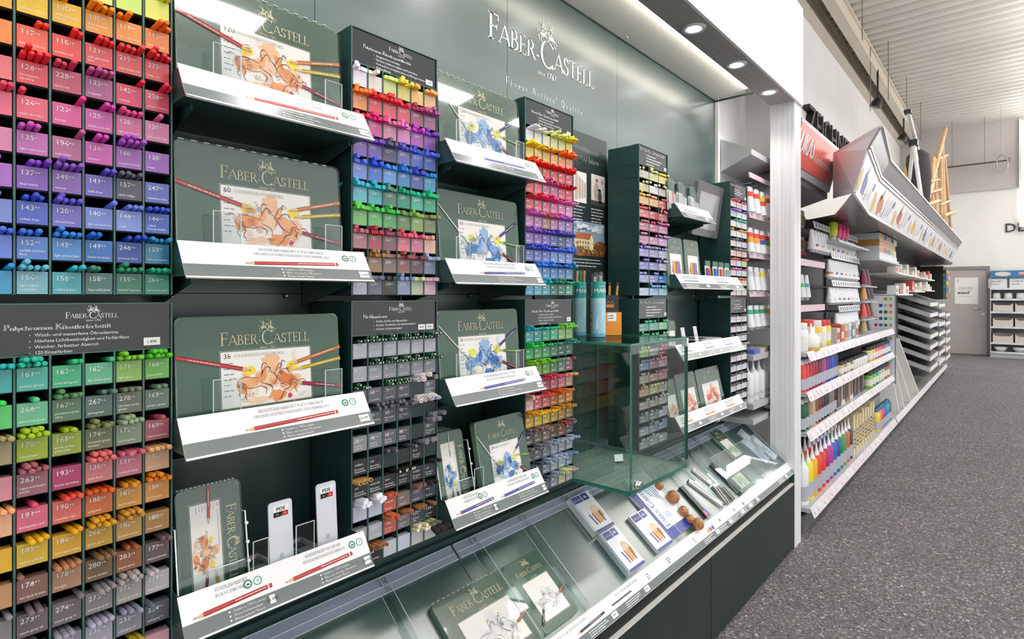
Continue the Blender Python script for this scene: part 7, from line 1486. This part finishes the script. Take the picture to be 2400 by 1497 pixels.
for z in (1.55, 1.31, 1.025, .69, .335, .13):
    MB().box(16.72, 17.1, -1.6, .31, z - .02, z, LGREY).obj('shelf', t); MB().box(16.70, 16.72, -1.6, .33, z - .035, z + .008, noise_mat('strip_far', '#e6e6ec', '#9cc0e0', (4, 4, 4), .4, lo=.5, hi=.8)).obj('price_strip', t)
BIN = C('#d8d0c8', .45)
for i, z in enumerate((1.026, .691, .336)):
    for k in range(5):
        y1 = .29 - .375 * k; b = MB(); h = .20; x0, x1 = 16.73, 17.05; y0 = y1 - .36
        b.box(x0, x0 + .008, y0, y1, z, z + h * .72, BIN).box(x1, x1 + .008, y0, y1, z, z + h, BIN).box(x0, x1, y0, y0 + .008, z, z + h, BIN).box(x0, x1, y1 - .008, y1, z, z + h, BIN).box(x0, x1, y0, y1, z, z + .008, BIN); b.prism([(x0, y1, z + h), (x0, y1, z + h * .72), (x0, y1 - .06, z + h * .72)], (.008, 0, 0), BIN); b.prism([(x0, y0, z + h), (x0, y0 + .06, z + h * .72), (x0, y0, z + h * .72)], (.008, 0, 0), BIN)
        b.obj('storage_bin', None, 'beige storage bin, %s row from the top, %s from the door' % (ORD[i], ORD[k]), 'bin', 'beige storage bins')
for k in range(5):
    t = thing('product_card', 'white boxed product under the blue header, %s from the door' % ORD[k], 'box', (16.8, .2 - .36 * k, 1.551), 'boxed products under the blue header'); part('box_body', t, lambda b: b.box(-.04, .1, -.16, .16, 0, .21, C('#e8ecee'))); part('box_print', t, lambda b: greek(b, Fr((-.041, .12, .06), (0, -1, 0), (0, 0, 1)), 0, .08, .2, 2, .03, .06, C('#8c9498'), .001, k))
for k in range(6): jar('white pot on the second storage shelf, %s from the door' % ORD[k], 16.82, .22 - .2 * k, 1.311, .07, .13 if k != 4 else .2, '#e4eae4', '#dfe5e0', 'white pots', 'white_pot')
for k in range(5):
    t = thing('white_bowl', 'stack of white bowls on the lowest storage shelf, %s from the door' % ORD[k], 'bowl', (16.85, .15 - .32 * k, .131), 'white bowls'); part('bowl_body', t, lambda b: b.lathe([(.05, 0), (.10, .04), (.12, .10), (.11, .10), (.09, .045), (.04, .01)], C('#e8e8e6', .3), None, 20, cap=False)); part('bowl_rim', t, lambda b: b.lathe([(.115, .10), (.122, .104), (.115, .108)], C('#f0f0ee', .3), None, 20, cap=False))
# ---- ceiling fittings
t = thing('hanging_rail', 'thin dark rail hung on wires before the end wall', 'rail', (16.6, .5, 4.36)); MB().tube([(16.6, 1.3, 4.36), (16.6, .03, 4.36)], .018, C('#5a5654'), 8).obj('bar', t); MB().box(16.56, 16.64, -.02, .05, 4.32, 4.42, C('#9a9694')).obj('end_block', t)
for y in (1.0, .42): MB().tube([(16.6, y, 4.36), (16.6, y, 5.4)], .006, C('#8a8684'), 6).obj('wire', t)
b = MB(); c0 = Vector((15.8, .12, 4.15)); b.tube([c0 + Vector((0, .09 * math.sin(a), .19 * math.cos(a))) for a in [2 * math.pi * k / 20 for k in range(21)]], .012, C('#b8aca4'), 6); b.tube([c0 + Vector((0, 0, .19)), c0 + Vector((0, .01, 1.25))], .006, C('#b8aca4'), 6); b.obj('cord_loop', None, 'loose cord hanging in a loop from the ceiling', 'cord')
for k, (px, py0, py1) in enumerate(((2021, 0, 95), (2082, 95, 235), (2040, 105, 260), (2125, 180, 262), (2158, 240, 330))):
    H = 5.4 - CAMZ; D = FPX * H / (VY - py0) if py0 else 7.2; lx = (px - 1200) / FPX * D; x = CB * D + CA * lx; y = CA * D - CB * lx
    z1_ = CAMZ + (VY - py1) * D / FPX; MB().tube([(x, y, 5.4), (x, y, z1_)], .006, C('#77736f'), 6).obj('suspension_wire', None, 'thin wire hanging from the ceiling, %s from the left' % ORD[k], 'wire', 'ceiling wires'); 
for k, (px, py) in enumerate(((2057, 237), (2118, 318))):
    D = 9.5 if k == 0 else 12; lx = (px - 1200) / FPX * D; p = Vector((CB * D + CA * lx, CA * D - CB * lx, CAMZ + (VY - py) * D / FPX))
    t = thing('spotlight', 'black spotlight mounted by the beams, %s one' % ['nearer', 'further'][k], 'spotlight', p, 'black spotlights'); part('lamp_head', t, lambda b: b.lathe([(.04, .05), (.08, -.02), (.09, -.10)], BLACK, Matrix.Rotation(math.radians(25), 4, 'X'), 14)); part('stem', t, lambda b: b.tube([(0, 0, .04), (0, 0, 5.15 - p.z)], .015, BLACK, 8))
